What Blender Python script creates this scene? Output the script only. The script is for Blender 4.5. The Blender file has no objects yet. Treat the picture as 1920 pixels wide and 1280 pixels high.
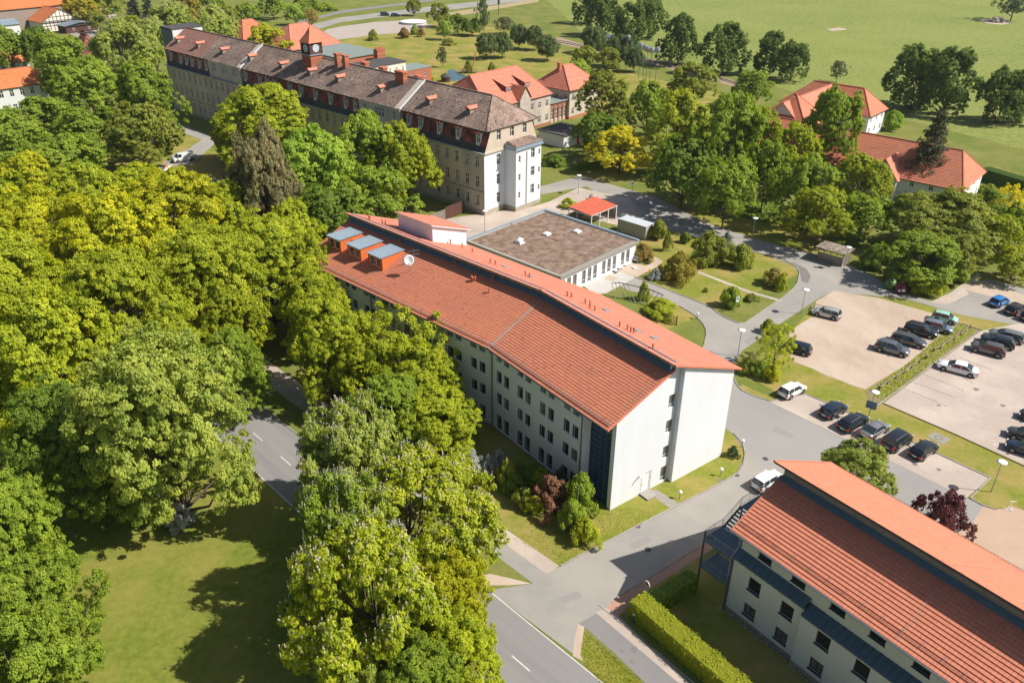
import bpy, math, random
import numpy as np
from mathutils import Matrix, Vector
R = math.radians
random.seed(7)
S = bpy.context.scene
COL = S.collection
# ---------------------------------------------------------------- camera
CAM_H, FPX, PITCH, ROLL = 57.0, 1544.75, R(29.2), R(0.43)
def cam_axes():
    f = Vector((0, math.cos(PITCH), -math.sin(PITCH))); u = Vector((0, math.sin(PITCH), math.cos(PITCH))); x = Vector((1, 0, 0))
    return x*math.cos(ROLL)+u*math.sin(ROLL), u*math.cos(ROLL)-x*math.sin(ROLL), f
AX, AU, AF = cam_axes()
cd = bpy.data.cameras.new('camera'); cam = bpy.data.objects.new('camera', cd); COL.objects.link(cam)
cd.sensor_width = 36; cd.lens = 36*FPX/1920; cd.clip_start = 1; cd.clip_end = 6000
m = Matrix.Identity(4)
for i, c in enumerate((AX, AU, -AF)):
    for j in range(3): m[j][i] = c[j]
m.translation = (0, 0, CAM_H)
cam.matrix_world = m
S.camera = cam
# ---------------------------------------------------------------- sky, sun, exposure
SUN_AZ, SUN_EL = R(100.5), R(46.8)
W = bpy.data.worlds.new('World'); S.world = W; W.use_nodes = True
nt = W.node_tree; bg = nt.nodes['Background']
sky = nt.nodes.new('ShaderNodeTexSky'); sky.sky_type = 'NISHITA'; sky.sun_disc = False
sky.sun_elevation = SUN_EL; sky.sun_rotation = SUN_AZ; sky.air_density = 1.0; sky.dust_density = 1.5
nt.links.new(sky.outputs[0], bg.inputs[0]); bg.inputs[1].default_value = 0.072
sl = bpy.data.lights.new('sun', 'SUN'); sun = bpy.data.objects.new('sun', sl); COL.objects.link(sun)
sl.energy = 4.75; sl.angle = R(0.5); sl.color = (1.0, 0.955, 0.89)
sd = Vector((math.sin(SUN_AZ)*math.cos(SUN_EL), math.cos(SUN_AZ)*math.cos(SUN_EL), math.sin(SUN_EL)))
sun.rotation_euler = sd.to_track_quat('Z', 'Y').to_euler(); sun.location = (150, -30, 200)
S.view_settings.view_transform = 'Standard'; S.view_settings.look = 'None'
S.view_settings.exposure = 0.52; S.view_settings.gamma = 1.0; S.view_settings.use_curve_mapping = False
S.render.engine = 'CYCLES'
S.cycles.max_bounces = 6; S.cycles.diffuse_bounces = 3; S.cycles.transmission_bounces = 3; S.cycles.transparent_max_bounces = 6
S.cycles.use_denoising = True
# ---------------------------------------------------------------- where a place seen in the survey photograph lies on the plane z
def G(px, py, z=0.0):
    d = AX*((px-960)/FPX) - AU*((py-640)/FPX) + AF
    t = (z-CAM_H)/d.z
    return Vector((d.x*t, d.y*t, z))
class Fr:                                  # a ground frame: x across, y along (compass az), z up
    def __init__(s, o, az):
        s.o = Vector((o[0], o[1], 0)); s.az = R(az); s.rz = -s.az
        s.x = Vector((math.cos(s.az), -math.sin(s.az), 0)); s.y = Vector((math.sin(s.az), math.cos(s.az), 0))
    def w(s, x, y, z=0.0): return s.o + s.x*x + s.y*y + Vector((0, 0, z))
    def l(s, p): q = p-s.o; return (q.dot(s.x), q.dot(s.y))
    def g(s, px, py, z=0.0): return s.l(G(px, py, z))
FA = Fr((10.3, 66.2), -37.2); FC = Fr((19.34, 52.98), -37.3); FO = Fr((-5.5, 152.2), -47.5)
# ---------------------------------------------------------------- helpers
def tag(o, label=None, cat=None, group=None, kind=None):
    if label: o['label'] = label
    if cat: o['category'] = cat
    if group: o['group'] = group
    if kind: o['kind'] = kind
    return o
def empty(name, loc, rz=0.0, label=None, cat=None, group=None):
    o = bpy.data.objects.new(name, None); COL.objects.link(o); o.location = loc; o.rotation_euler = (0, 0, rz)
    o.empty_display_size = .3
    return tag(o, label, cat, group)
def link(name, me, parent=None, loc=(0, 0, 0), rot=(0, 0, 0), scale=None):
    o = bpy.data.objects.new(name, me); COL.objects.link(o)
    if parent: o.parent = parent
    o.location = loc; o.rotation_euler = rot
    if scale: o.scale = scale
    return o
def copy_tree(o, parent=None):
    c = o.copy(); COL.objects.link(c); c.parent = parent
    for ch in o.children: copy_tree(ch, c)
    return c
class MB:
    def __init__(s, T=None): s.v = []; s.f = []; s.r = []; s.T = T; s.cur = None
    def add(s, vs, fs, rnd=None):
        b = len(s.v); T = s.T
        if T: vs = [(T[0]+p[0]*T[2]-p[1]*T[3], T[1]+p[0]*T[3]+p[1]*T[2], p[2]) for p in vs]
        s.v += [tuple(p) for p in vs]; s.f += [tuple(b+i for i in f) for f in fs]
        s.r += [random.random() if rnd is None else rnd]*len(fs)
    def quad(s, a, b, c, d, rnd=None): s.add([a, b, c, d], [(0, 1, 2, 3)], rnd)
    def poly(s, pts, rnd=None): s.add(pts, [tuple(range(len(pts)))], rnd)
    def box(s, x0, x1, y0, y1, z0, z1, rnd=None):
        s.add([(x0, y0, z0), (x1, y0, z0), (x1, y1, z0), (x0, y1, z0), (x0, y0, z1), (x1, y0, z1), (x1, y1, z1), (x0, y1, z1)],
              [(0, 3, 2, 1), (4, 5, 6, 7), (0, 1, 5, 4), (1, 2, 6, 5), (2, 3, 7, 6), (3, 0, 4, 7)], rnd)
    def prism(s, pts, z0, z1, rnd=None):   # pts (x, y) counter-clockwise; z may be lists
        n = len(pts); za = z0 if isinstance(z0, (list, tuple)) else [z0]*n; zb = z1 if isinstance(z1, (list, tuple)) else [z1]*n
        s.add([(p[0], p[1], za[i]) for i, p in enumerate(pts)]+[(p[0], p[1], zb[i]) for i, p in enumerate(pts)],
              [tuple(range(n-1, -1, -1)), tuple(range(n, 2*n))]+[(i, (i+1) % n, n+(i+1) % n, n+i) for i in range(n)], rnd)
    def tube(s, pts, rs, n=6, cap=True, rnd=None):
        pts = [Vector(p) for p in pts]
        if not isinstance(rs, (list, tuple)): rs = [rs]*len(pts)
        vs = []; a = None
        for i, p in enumerate(pts):
            d = (pts[min(i+1, len(pts)-1)]-pts[max(i-1, 0)]).normalized()
            if a is None: a = d.orthogonal().normalized()
            a = (a-d*a.dot(d)).normalized(); b = d.cross(a)
            for k in range(n):
                t = 2*math.pi*k/n; vs.append(p+(a*math.cos(t)+b*math.sin(t))*rs[i])
        fs = [(i*n+k, i*n+(k+1) % n, (i+1)*n+(k+1) % n, (i+1)*n+k) for i in range(len(pts)-1) for k in range(n)]
        if cap: fs += [tuple(range(n-1, -1, -1)), tuple((len(pts)-1)*n+k for k in range(n))]
        s.add(vs, fs, rnd)
    def beam(s, a, b, w, h, rnd=None):     # square bar between two points
        a = Vector(a); b = Vector(b); d = (b-a).normalized()
        up = Vector((0, 0, 1)) if abs(d.z) < .95 else Vector((0, 1, 0))
        x = d.cross(up).normalized()*w/2; y = x.cross(d).normalized()*h/2
        s.add([a-x-y, a+x-y, a+x+y, a-x+y, b-x-y, b+x-y, b+x+y, b-x+y],
              [(0, 3, 2, 1), (4, 5, 6, 7), (0, 1, 5, 4), (1, 2, 6, 5), (2, 3, 7, 6), (3, 0, 4, 7)], rnd)
    def lathe(s, prof, c=(0, 0, 0), n=12, rnd=None):
        vs = [(c[0]+r*math.cos(2*math.pi*k/n), c[1]+r*math.sin(2*math.pi*k/n), c[2]+z) for r, z in prof for k in range(n)]
        fs = [(i*n+k, i*n+(k+1) % n, (i+1)*n+(k+1) % n, (i+1)*n+k) for i in range(len(prof)-1) for k in range(n)]
        fs += [tuple(range(n-1, -1, -1)), tuple((len(prof)-1)*n+k for k in range(n))]
        s.add(vs, fs, rnd)
    def wall(s, P0, P1, z0, z1, holes=(), d=.16):   # inward is to the left of P0->P1
        L = math.hypot(P1[0]-P0[0], P1[1]-P0[1]); dx, dy = (P1[0]-P0[0])/L, (P1[1]-P0[1])/L; nx, ny = -dy, dx
        q = lambda a, z, e=0: (P0[0]+dx*a+nx*e, P0[1]+dy*a+ny*e, z)
        xs = sorted({0, L, *[h[0] for h in holes], *[h[1] for h in holes]}); zs = sorted({z0, z1, *[h[2] for h in holes], *[h[3] for h in holes]})
        for a, b in zip(xs, xs[1:]):
            for c, e in zip(zs, zs[1:]):
                m_ = ((a+b)/2, (c+e)/2)
                if any(h[0] < m_[0] < h[1] and h[2] < m_[1] < h[3] for h in holes): continue
                s.quad(q(a, c), q(b, c), q(b, e), q(a, e), .5)
        for a, b, c, e in holes:
            s.quad(q(a, c), q(a, c, d), q(b, c, d), q(b, c), .5); s.quad(q(a, e), q(b, e), q(b, e, d), q(a, e, d), .5)
            s.quad(q(a, c), q(a, e), q(a, e, d), q(a, c, d), .5); s.quad(q(b, c), q(b, c, d), q(b, e, d), q(b, e), .5)
    def tiles(s, e0, e1, t1, t0, course=.37, tw=.3, lip=.045):   # tiled slope: eave e0->e1, top t0->t1
        e0, e1, t0, t1 = map(Vector, (e0, e1, t0, t1))
        n = max(1, round(((t0+t1)/2-(e0+e1)/2).length/course)); dirn = (e1-e0).normalized()
        nrm = (e1-e0).cross((t0+t1)/2-(e0+e1)/2).normalized(); nrm = nrm if nrm.z > 0 else -nrm
        for k in range(n):
            a, b = e0.lerp(t0, k/n), e1.lerp(t1, k/n); c, d = e0.lerp(t0, (k+1)/n), e1.lerp(t1, (k+1)/n)
            L = (b-a).length; m_ = max(1, round(L/tw)); row = random.random()*.25
            for i in range(m_):
                l0, l1 = i/m_, (i+1)/m_
                p, q, r_, w = a.lerp(b, l0), a.lerp(b, l1), c.lerp(d, l1), c.lerp(d, l0)
                j = random.random()*lip*.22
                p2, q2 = p+nrm*(lip+j), q+nrm*(lip+j)
                s.add([p, q, q2, p2, r_+nrm*.004, w+nrm*.004], [(0, 1, 2, 3), (3, 2, 4, 5)], random.random()*.75+row if random.random() > .025 else random.choice((-.9, -.5, 1.5)))
    def mesh(s, name, mats, smooth=False, mi=None):
        me = bpy.data.meshes.new(name); me.from_pydata(s.v, [], s.f)
        at = me.attributes.new('rnd', 'FLOAT', 'FACE'); at.data.foreach_set('value', s.r)
        for m_ in (mats if isinstance(mats, (list, tuple)) else [mats]): me.materials.append(m_)
        if mi: me.polygons.foreach_set('material_index', mi)
        if smooth: me.polygons.foreach_set('use_smooth', [True]*len(me.polygons))
        me.update(); return me
    def build(s, name, mats, parent=None, smooth=False, **k): return link(name, s.mesh(name, mats, smooth), parent, **k)
# ---------------------------------------------------------------- materials
def mat(name, col, rough=.8, col2=None, ns=4.0, nf=.5, rnd=.0, bump=0., bs=None, metal=0., spec=.3, coords='world', col3=None, ns3=.1, n3=.5, objcol=False, stretch=None, coat=0., thr=None):
    M = bpy.data.materials.new(name); M.use_nodes = True; t = M.node_tree; N = t.nodes; L = t.links
    b = N['Principled BSDF']; b.inputs['Roughness'].default_value = rough; b.inputs['Metallic'].default_value = metal
    b.inputs['Specular IOR Level'].default_value = spec; b.inputs['Coat Weight'].default_value = coat; b.inputs['Coat Roughness'].default_value = .08
    if coords == 'world': src = N.new('ShaderNodeNewGeometry').outputs['Position']
    else: src = N.new('ShaderNodeTexCoord').outputs['Object']
    if stretch:
        mp = N.new('ShaderNodeMapping'); mp.inputs['Scale'].default_value = stretch[:3]
        if len(stretch) > 3: mp.inputs['Rotation'].default_value[2] = stretch[3]
        L.new(src, mp.inputs[0]); src = mp.outputs[0]
    out = None
    def noise(sc, det=5, r=.6):
        n = N.new('ShaderNodeTexNoise'); n.inputs['Scale'].default_value = sc; n.inputs['Detail'].default_value = det; n.inputs['Roughness'].default_value = r
        L.new(src, n.inputs['Vector']); return n.outputs['Fac']
    def ramp(f, lo, hi):
        m_ = N.new('ShaderNodeMapRange'); m_.inputs['From Min'].default_value = lo; m_.inputs['From Max'].default_value = hi
        L.new(f, m_.inputs['Value']); return m_.outputs[0]
    def mix(a, c, f):
        x = N.new('ShaderNodeMix'); x.data_type = 'RGBA'
        for i, v in ((6, a), (7, c)):
            if isinstance(v, tuple): x.inputs[i].default_value = (*v[:3], 1)
            else: L.new(v, x.inputs[i])
        if isinstance(f, float): x.inputs[0].default_value = f
        else: L.new(f, x.inputs[0])
        return x.outputs[2]
    base = tuple(col)
    if col2: base = mix(base, tuple(col2), ramp(noise(ns), .5-nf*.5, .5+nf*.5))
    if col3: base = mix(base, tuple(col3), ramp(noise(ns3, 4), *(thr or (.5-n3*.1, .5+n3*.25))))
    if rnd:
        a = N.new('ShaderNodeAttribute'); a.attribute_name = 'rnd'
        mr = N.new('ShaderNodeMapRange'); mr.clamp = False; mr.inputs['To Min'].default_value = 1-rnd; mr.inputs['To Max'].default_value = 1+rnd
        L.new(a.outputs['Fac'], mr.inputs[0]); h = N.new('ShaderNodeHueSaturation')
        if isinstance(base, tuple): h.inputs['Color'].default_value = (*base, 1)
        else: L.new(base, h.inputs['Color'])
        L.new(mr.outputs[0], h.inputs['Value']); base = h.outputs[0]
    if objcol:
        oi = N.new('ShaderNodeObjectInfo'); x = N.new('ShaderNodeMix'); x.data_type = 'RGBA'; x.blend_type = 'MULTIPLY'; x.inputs[0].default_value = 1
        if isinstance(base, tuple): x.inputs[6].default_value = (*base, 1)
        else: L.new(base, x.inputs[6])
        L.new(oi.outputs['Color'], x.inputs[7]); base = x.outputs[2]
    if isinstance(base, tuple): b.inputs['Base Color'].default_value = (*base, 1)
    else: L.new(base, b.inputs['Base Color'])
    if bump:
        bn = N.new('ShaderNodeBump'); bn.inputs['Strength'].default_value = 1; bn.inputs['Distance'].default_value = bump
        L.new(noise(bs or ns*3, 4, .7), bn.inputs['Height']); L.new(bn.outputs[0], b.inputs['Normal'])
    return M
def leafmat(name, col, col2, trans=.35, dark=.45, rough=.6):
    M = bpy.data.materials.new(name); M.use_nodes = True; t = M.node_tree; N = t.nodes; L = t.links; N.remove(N['Principled BSDF'])
    a = N.new('ShaderNodeAttribute'); a.attribute_name = 'rnd'; oi = N.new('ShaderNodeObjectInfo')
    tc = N.new('ShaderNodeTexCoord'); n = N.new('ShaderNodeTexNoise'); n.inputs['Scale'].default_value = 3.2; n.inputs['Detail'].default_value = 3
    L.new(tc.outputs['Object'], n.inputs['Vector'])
    ad = N.new('ShaderNodeMath'); ad.operation = 'ADD'; L.new(n.outputs['Fac'], ad.inputs[0]); L.new(a.outputs['Fac'], ad.inputs[1])
    mr = N.new('ShaderNodeMapRange'); mr.inputs[1].default_value = .5; mr.inputs[2].default_value = 1.5; L.new(ad.outputs[0], mr.inputs[0])
    mx = N.new('ShaderNodeMix'); mx.data_type = 'RGBA'; mx.inputs[6].default_value = (*col, 1); mx.inputs[7].default_value = (*col2, 1); L.new(mr.outputs[0], mx.inputs[0])
    ml = N.new('ShaderNodeMix'); ml.data_type = 'RGBA'; ml.blend_type = 'MULTIPLY'; ml.inputs[0].default_value = 1; L.new(mx.outputs[2], ml.inputs[6]); L.new(oi.outputs['Color'], ml.inputs[7])
    d = N.new('ShaderNodeBsdfPrincipled'); d.inputs['Roughness'].default_value = rough; d.inputs['Specular IOR Level'].default_value = .35
    tr = N.new('ShaderNodeBsdfTranslucent'); ms = N.new('ShaderNodeMixShader'); ms.inputs[0].default_value = trans
    hs = N.new('ShaderNodeHueSaturation'); hs.inputs['Value'].default_value = 1.5; hs.inputs['Saturation'].default_value = 1.1; L.new(ml.outputs[2], hs.inputs['Color'])
    L.new(ml.outputs[2], d.inputs['Base Color']); L.new(hs.outputs[0], tr.inputs[0]); L.new(d.outputs[0], ms.inputs[1]); L.new(tr.outputs[0], ms.inputs[2])
    L.new(ms.outputs[0], N['Material Output'].inputs['Surface'])
    return M
def glass(name, col, rough=.08, spec=.8):
    return mat(name, col, rough, col2=tuple(c*.4 for c in col), ns=.6, nf=.5, spec=spec)
M = {}
M['grass'] = mat('grass', (.165, .20, .035), 1, (.09, .13, .022), 1.4, .45, bump=.08, bs=5, col3=(.25, .215, .07), ns3=.11, n3=1.2, spec=.1)
M['lawn'] = mat('lawn', (.23, .24, .035), 1, (.14, .175, .024), 1.5, .4, bump=.06, bs=6, col3=(.38, .26, .10), ns3=.16, n3=1., spec=.1)
M['meadow'] = mat('meadow', (.25, .275, .07), 1, (.13, .18, .04), .45, .35, bump=.5, bs=.9, col3=(.27, .28, .08), ns3=.02, n3=1.6, spec=.1)
M['parkgrass'] = mat('park_grass', (.20, .22, .035), 1, (.10, .14, .018), 1.3, .4, bump=.06, bs=6, col3=(.28, .235, .06), ns3=.09, n3=.9, spec=.1)  # mottled grass colour of the whole park lawn
M['asphalt'] = mat('asphalt', (.225, .215, .205), .9, (.185, .178, .17), .35, .5, bump=.004, bs=30, col3=(.23, .215, .195), ns3=.12, n3=1., spec=.25)
M['road'] = mat('road_asphalt', (.235, .225, .213), .9, (.18, .173, .166), .9, .35, bump=.004, bs=20, col3=(.26, .245, .225), ns3=.5, n3=1.2, coords='obj', stretch=(1, .04, 1))
M['asphalt2'] = mat('asphalt_light', (.30, .28, .25), .9, (.25, .235, .21), .5, .5, bump=.004, bs=30, col3=(.35, .315, .27), ns3=.1, n3=1.)
M['pavers'] = mat('pavers', (.47, .385, .32), .9, (.40, .33, .275), 1.3, .6, bump=.004, bs=12, col3=(.52, .43, .355), ns3=.15, rnd=.08)
M['sand'] = mat('packed_sand', (.46, .355, .27), 1, (.36, .275, .205), .7, .6, bump=.01, bs=10, col3=(.52, .42, .335), ns3=.16, n3=1., stretch=(1, .45, 1, .5))
M['dirt'] = mat('dirt', (.27, .21, .12), 1, (.16, .15, .06), 1.5, .6, bump=.03, bs=5)
M['kerb'] = mat('kerb_stone', (.36, .33, .29), .9, (.26, .24, .21), 3, .6, rnd=.12)
M['white_line'] = mat('road_paint', (.62, .60, .56), .7, (.42, .41, .38), 3, .6)
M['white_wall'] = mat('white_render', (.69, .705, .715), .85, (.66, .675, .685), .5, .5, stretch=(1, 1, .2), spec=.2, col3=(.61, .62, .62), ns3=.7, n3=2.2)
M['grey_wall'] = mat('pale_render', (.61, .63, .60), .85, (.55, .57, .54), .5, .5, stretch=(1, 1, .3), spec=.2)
M['cream_wall'] = mat('cream_render', (.70, .66, .56), .85, (.62, .58, .49), .4, .5, spec=.2)
M['tan_wall'] = mat('tan_render', (.58, .49, .40), .9, (.46, .385, .31), .5, .6, stretch=(1, 1, .3), col3=(.38, .33, .28), ns3=.3, n3=.7, spec=.2)
M['tile_red'] = mat('red_roof_tile', (.52, .185, .10), .75, (.48, .165, .09), 1.2, .6, rnd=.09, col3=(.44, .165, .10), ns3=.2, n3=.8, spec=.25)
M['tile_orange'] = mat('orange_roof_tile', (.60, .215, .125), .72, (.55, .19, .11), 1.5, .6, rnd=.07, spec=.25)
M['tile_bright'] = mat('bright_orange_roof', (.58, .20, .075), .75, (.50, .165, .06), 1.2, .5, rnd=.12, spec=.2)
M['tile_salmon'] = mat('salmon_roof_tile', (.58, .215, .14), .8, (.51, .18, .115), 1, .5, rnd=.1, spec=.2)
M['tile_brown'] = mat('weathered_brown_roof_tile', (.26, .18, .14), .9, (.16, .12, .10), 1.4, .7, rnd=.3, col3=(.34, .245, .19), ns3=.22, n3=.8, spec=.15)
M['tile_mansard'] = mat('dark_red_mansard_tile', (.38, .105, .07), .85, (.22, .065, .05), 1.2, .7, rnd=.35, col3=(.06, .04, .04), ns3=.5, n3=.7, spec=.2)
M['tile_scarlet'] = mat('scarlet_sheet_roof', (.56, .13, .07), .7, (.49, .11, .06), 1, .5, rnd=.06)
M['brick'] = mat('red_brick', (.42, .15, .085), .9, (.33, .11, .06), 3, .6, rnd=.2)
M['orange_render'] = mat('orange_dormer_render', (.62, .15, .04), .8, (.55, .13, .035), 1, .5)
M['zinc'] = mat('zinc_sheet', (.34, .41, .46), .42, (.27, .33, .37), 1.2, .6, metal=.35, spec=.5)
M['bluemetal'] = mat('blue_grey_flashing', (.10, .15, .18), .5, (.07, .11, .135), 1, .6, spec=.4)
M['wood'] = mat('weathered_boards', (.33, .27, .22), .85, (.19, .155, .13), 2, .7, rnd=.28)
M['brown_wood'] = mat('dark_brown_boards', (.11, .05, .035), .8, (.075, .035, .025), 2, .6, rnd=.25)
M['grey_wood'] = mat('grey_boards', (.30, .26, .22), .9, (.21, .18, .15), 2, .6, rnd=.2)
M['moss_roof'] = mat('moss_covered_roof', (.20, .125, .085), 1, (.10, .07, .045), 2.2, .7, bump=.04, bs=4, col3=(.36, .26, .20), ns3=.8, n3=1.2)
M['felt'] = mat('dark_roofing_felt', (.085, .08, .078), .9, (.06, .056, .055), .8, .6)
M['green_sheet'] = mat('grey_green_sheet_roof', (.24, .28, .25), .6, (.19, .225, .20), .6, .5)
M['stone'] = mat('base_stone', (.40, .345, .27), .95, (.24, .21, .165), 1.8, .7, rnd=.2, bump=.01, bs=5)
M['frame_white'] = mat('white_frame', (.70, .70, .68), .5)
M['frame_grey'] = mat('blue_grey_frame', (.36, .43, .47), .5)
M['frame_dark'] = mat('dark_brown_frame', (.045, .032, .028), .5)
M['frame_blue'] = mat('blue_frame', (.04, .11, .20), .4)
M['pane'] = glass('window_glass', (.030, .036, .038))
M['pane_blue'] = glass('glass_wall', (.05, .085, .12))
M['curtain'] = mat('curtained_glass', (.20, .19, .155), .25, (.05, .05, .045), 1.5, .5, spec=.7)
M['metal'] = mat('galvanised_steel', (.38, .39, .40), .45, (.28, .29, .30), 3, .6, metal=.5, spec=.5)
M['darkmetal'] = mat('dark_steel', (.05, .065, .075), .5, spec=.4)
M['white'] = mat('white_plastic', (.78, .78, .76), .4, spec=.5)
M['bark'] = mat('bark', (.13, .10, .075), .95, (.065, .05, .04), 3, .7, bump=.02, bs=6, coords='obj')
M['water'] = mat('pond_water', (.06, .13, .14), .05, (.05, .10, .09), .1, .5, spec=.8)
M['terracotta'] = mat('terracotta', (.52, .17, .09), .8, (.42, .13, .07), 2, .5)
M['blue_paint'] = mat('blue_shutter', (.12, .28, .42), .5)  # even blue for the sign symbols and the garden figure's legs
# ---------------------------------------------------------------- the ground
def sheet(name, pts, m_, z, px=True, kind='structure'):
    vs = [G(*p) if px else Vector((p[0], p[1], 0)) for p in pts]
    me = bpy.data.meshes.new(name); me.from_pydata([(v.x, v.y, z) for v in vs], [], [tuple(range(len(vs)))]); me.materials.append(m_)
    if me.polygons[0].normal.z < 0: me.flip_normals()
    return tag(link(name, me), kind=kind)
def zc(ox, oy, s, pts): return [(ox+x/s, oy+y/s) for x, y in pts]
def kerb(pts, w=.14, h=.11, px=True, name='kerb', m_=None, seg=1.0, z0=0.0):
    P = [G(*p) if px else Vector((p[0], p[1], 0)) for p in pts]; mb = MB()
    for a, b in zip(P, P[1:]):
        n = max(1, round((b-a).length/seg))
        for i in range(n):
            p, q = a.lerp(b, i/n), a.lerp(b, (i+1)/n); d = (q-p).normalized()*.012
            mb.beam((p+d)+Vector((0, 0, z0+h/2-.05)), (q-d)+Vector((0, 0, z0+h/2-.05)), w, h+.1)
    return tag(mb.build(name, m_ or M['kerb']), kind='structure')
FR = Fr((-1.7, 54.7), -44)
rw = lambda L: [tuple(FR.w(x, y)[:2]) for y, x in L]       # (along, across) in the road frame
sheet('ground', [(-3000, -300), (3000, -300), (3000, 3500), (-3000, 3500)], M['grass'], 0, px=False)
sheet('park_ground', rw([(-60, -7.2), (175, -7.2), (175, -90), (-60, -90)]), M['parkgrass'], .005, px=False)
sheet('meadow', [(1300, -60), (960, -60), (1090, 60), (1180, 100), (1400, 150), (1560, 190), (1700, 225), (1960, 290), (2400, 380), (2600, -60)], M['meadow'], .006)
sheet('lawn_patch', [(640, 70), (820, 40), (1000, 60), (1100, 120), (1420, 190), (1250, 220), (1100, 210), (800, 160), (640, 100)], M['lawn'], .005)
sheet('lawn_patch', rw([(-14, 6.9), (46, 6.9), (46, 22), (10, 24), (4, 48), (-40, 48), (-40, 6.0)]), M['lawn'], .004, px=False)
sheet('lawn_patch', [(1395, 700), (1560, 545), (1900, 600), (1960, 950), (1830, 960), (1500, 760)], M['lawn'], .007)
sheet('lawn_patch', [(1200, 640), (1600, 470), (1500, 420), (1250, 370), (1190, 430), (1230, 500)], M['lawn'], .0075)
sheet('lawn_patch', [(160, 240), (330, 230), (470, 330), (430, 420), (150, 330)], M['lawn'], .006)
# main road along the row of trees
me = bpy.data.meshes.new('road'); me.from_pydata([(-7.1, -60, 0), (0, -60, 0), (0, 180, 0), (-7.1, 180, 0)], [], [(0, 1, 2, 3)]); me.materials.append(M['road'])
tag(link('road', me, None, FR.w(0, 0, .010), (0, 0, FR.rz)), kind='structure')
side = [(915, 1106), (1003, 1093), (1026, 1074), (1051, 1061), (1080, 1045), (1189, 989), (1280, 942), (1324, 920), (1382, 887), (1397, 853), (1388, 826), (1360, 802), (1330, 760), (1300, 690), (1320, 645)] + \
       [(1324, 618), (1307, 595), (1274, 574), (1250, 560), (1180, 545), (1090, 500), (1130, 470), (1190, 519), (1245, 541), (1320, 570), (1347, 588), (1384, 606), (1398, 605), (1463, 561)] + \
       [(1495, 532), (1499, 512), (1482, 494), (1431, 477), (1330, 452), (1235, 425), (1180, 405), (1150, 380), (1100, 350), (1015, 365), (1012, 350), (1090, 330), (1230, 370), (1330, 420), (1430, 452), (1500, 470), (1560, 482), (1640, 520), (1680, 545), (1745, 565), (1850, 522), (1960, 550), (1960, 620), (1800, 590), (1700, 560), (1559, 547), (1532, 561), (1466, 605), (1428, 632), (1391, 658), (1374, 685), (1376, 709), (1391, 732), (1431, 748), (1600, 830), (1666, 862), (1812, 933), (1844, 947), (1880, 970), (1960, 1000), (2100, 1100), (2300, 1500), (1900, 1400)] + \
       [(1500, 1050), (1420, 1000), (1340, 1003), (1157, 1118), (1137, 1139), (1085, 1168), (1074, 1225)]
sheet('side_road', side, M['asphalt2'], .016)
sheet('side_road', [(1374, 685), (1376, 709), (1391, 732), (1431, 748), (1600, 830), (1812, 933), (1844, 947), (1840, 1010), (1600, 1000), (1440, 880), (1400, 850), (1365, 800), (1330, 700)], mat('drive_asphalt', (.29, .272, .25), .9, (.245, .23, .215), .4, .5, bump=.004, bs=30, col3=(.33, .305, .27), ns3=.1, n3=1.), .021)
# repairs, stains, covers and drains in the asphalt
M['patch'] = mat('asphalt_patch', (.275, .257, .235), .9, (.24, .225, .21), 1.5, .5)
M['stain'] = mat('oil_stain', (.16, .13, .115), .8, (.22, .19, .17), 3, .5)
for P_ in ([(1180, 1020), (1212, 1004), (1222, 1013), (1190, 1030)], [(1455, 800), (1490, 815), (1482, 822), (1446, 806)], [(1050, 1120), (1085, 1108), (1092, 1118), (1058, 1131)], [(1395, 640), (1412, 628), (1420, 634), (1404, 647)], [(1590, 520), (1618, 531), (1610, 537), (1582, 526)]): sheet('asphalt_patch', P_, M['patch'], .0245)
def disc(name, px, py, r, m_, z, n=14):
    c = G(px, py); sheet(name, [(c.x+r*(1+.25*math.sin(3*k+px))*math.cos(2*math.pi*k/n), c.y+r*(1+.25*math.sin(2*k+py))*math.sin(2*math.pi*k/n)) for k in range(n)] if name == 'stain' else [(c.x+r*math.cos(2*math.pi*k/n), c.y+r*math.sin(2*math.pi*k/n)) for k in range(n)], m_, z, px=False)
for x, y, r in ((1190, 1217, .28), (1167, 1220, .16), (1185, 1240, .2), (1540, 760, .3), (1575, 790, .35), (1715, 870, .3), (1760, 880, .25), (1830, 730, .35), (1880, 760, .3), (1760, 760, .25), (1350, 900, .3)): disc('stain', x, y, r, M['stain'], .0285)
for x, y in ((1529, 501), (1215, 1030), (1435, 860), (1355, 700)): disc('manhole_cover', x, y, .34, M['felt'], .0275)
for x, y in ((1382, 891), (1196, 987), (1210, 1116)):
    c = G(x, y); mb = MB()
    for k in range(5): mb.box(c.x-.25, c.x+.25, c.y-.22+k*.09, c.y-.18+k*.09, .022, .04)
    tag(mb.build('drain_grate', M['darkmetal']), kind='structure')
# footpath beside the road, paved strip and asphalt strip
sheet('footpath', rw([(-1.9, 3.6), (-1.9, 5.3), (160, 3.6), (160, 2.1)]), M['asphalt2'], .013, px=False)
sheet('footpath', rw([(-1.9, 5.32), (-1.9, 7.0), (14, 6.6), (160, 5.0), (160, 3.62)]), M['pavers'], .014, px=False)
sheet('footpath', [(1083, 1169), (1117, 1148), (1190, 1210), (1268, 1276), (1370, 1360), (1300, 1360), (1210, 1280), (1150, 1222), (1096, 1175)], M['asphalt'], .0135)
sheet('footpath', [(1117, 1148), (1140, 1137), (1157, 1153), (1294, 1280), (1400, 1380), (1372, 1362), (1268, 1276), (1190, 1210)], M['pavers'], .018)
sheet('footpath', [(1136, 1138), (1166, 1112), (1345, 996), (1360, 1012), (1310, 1045), (1195, 1120), (1160, 1155)], mat('orange_pavers', (.46, .27, .19), .9, (.36, .21, .15), 2, .6), .022)
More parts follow.
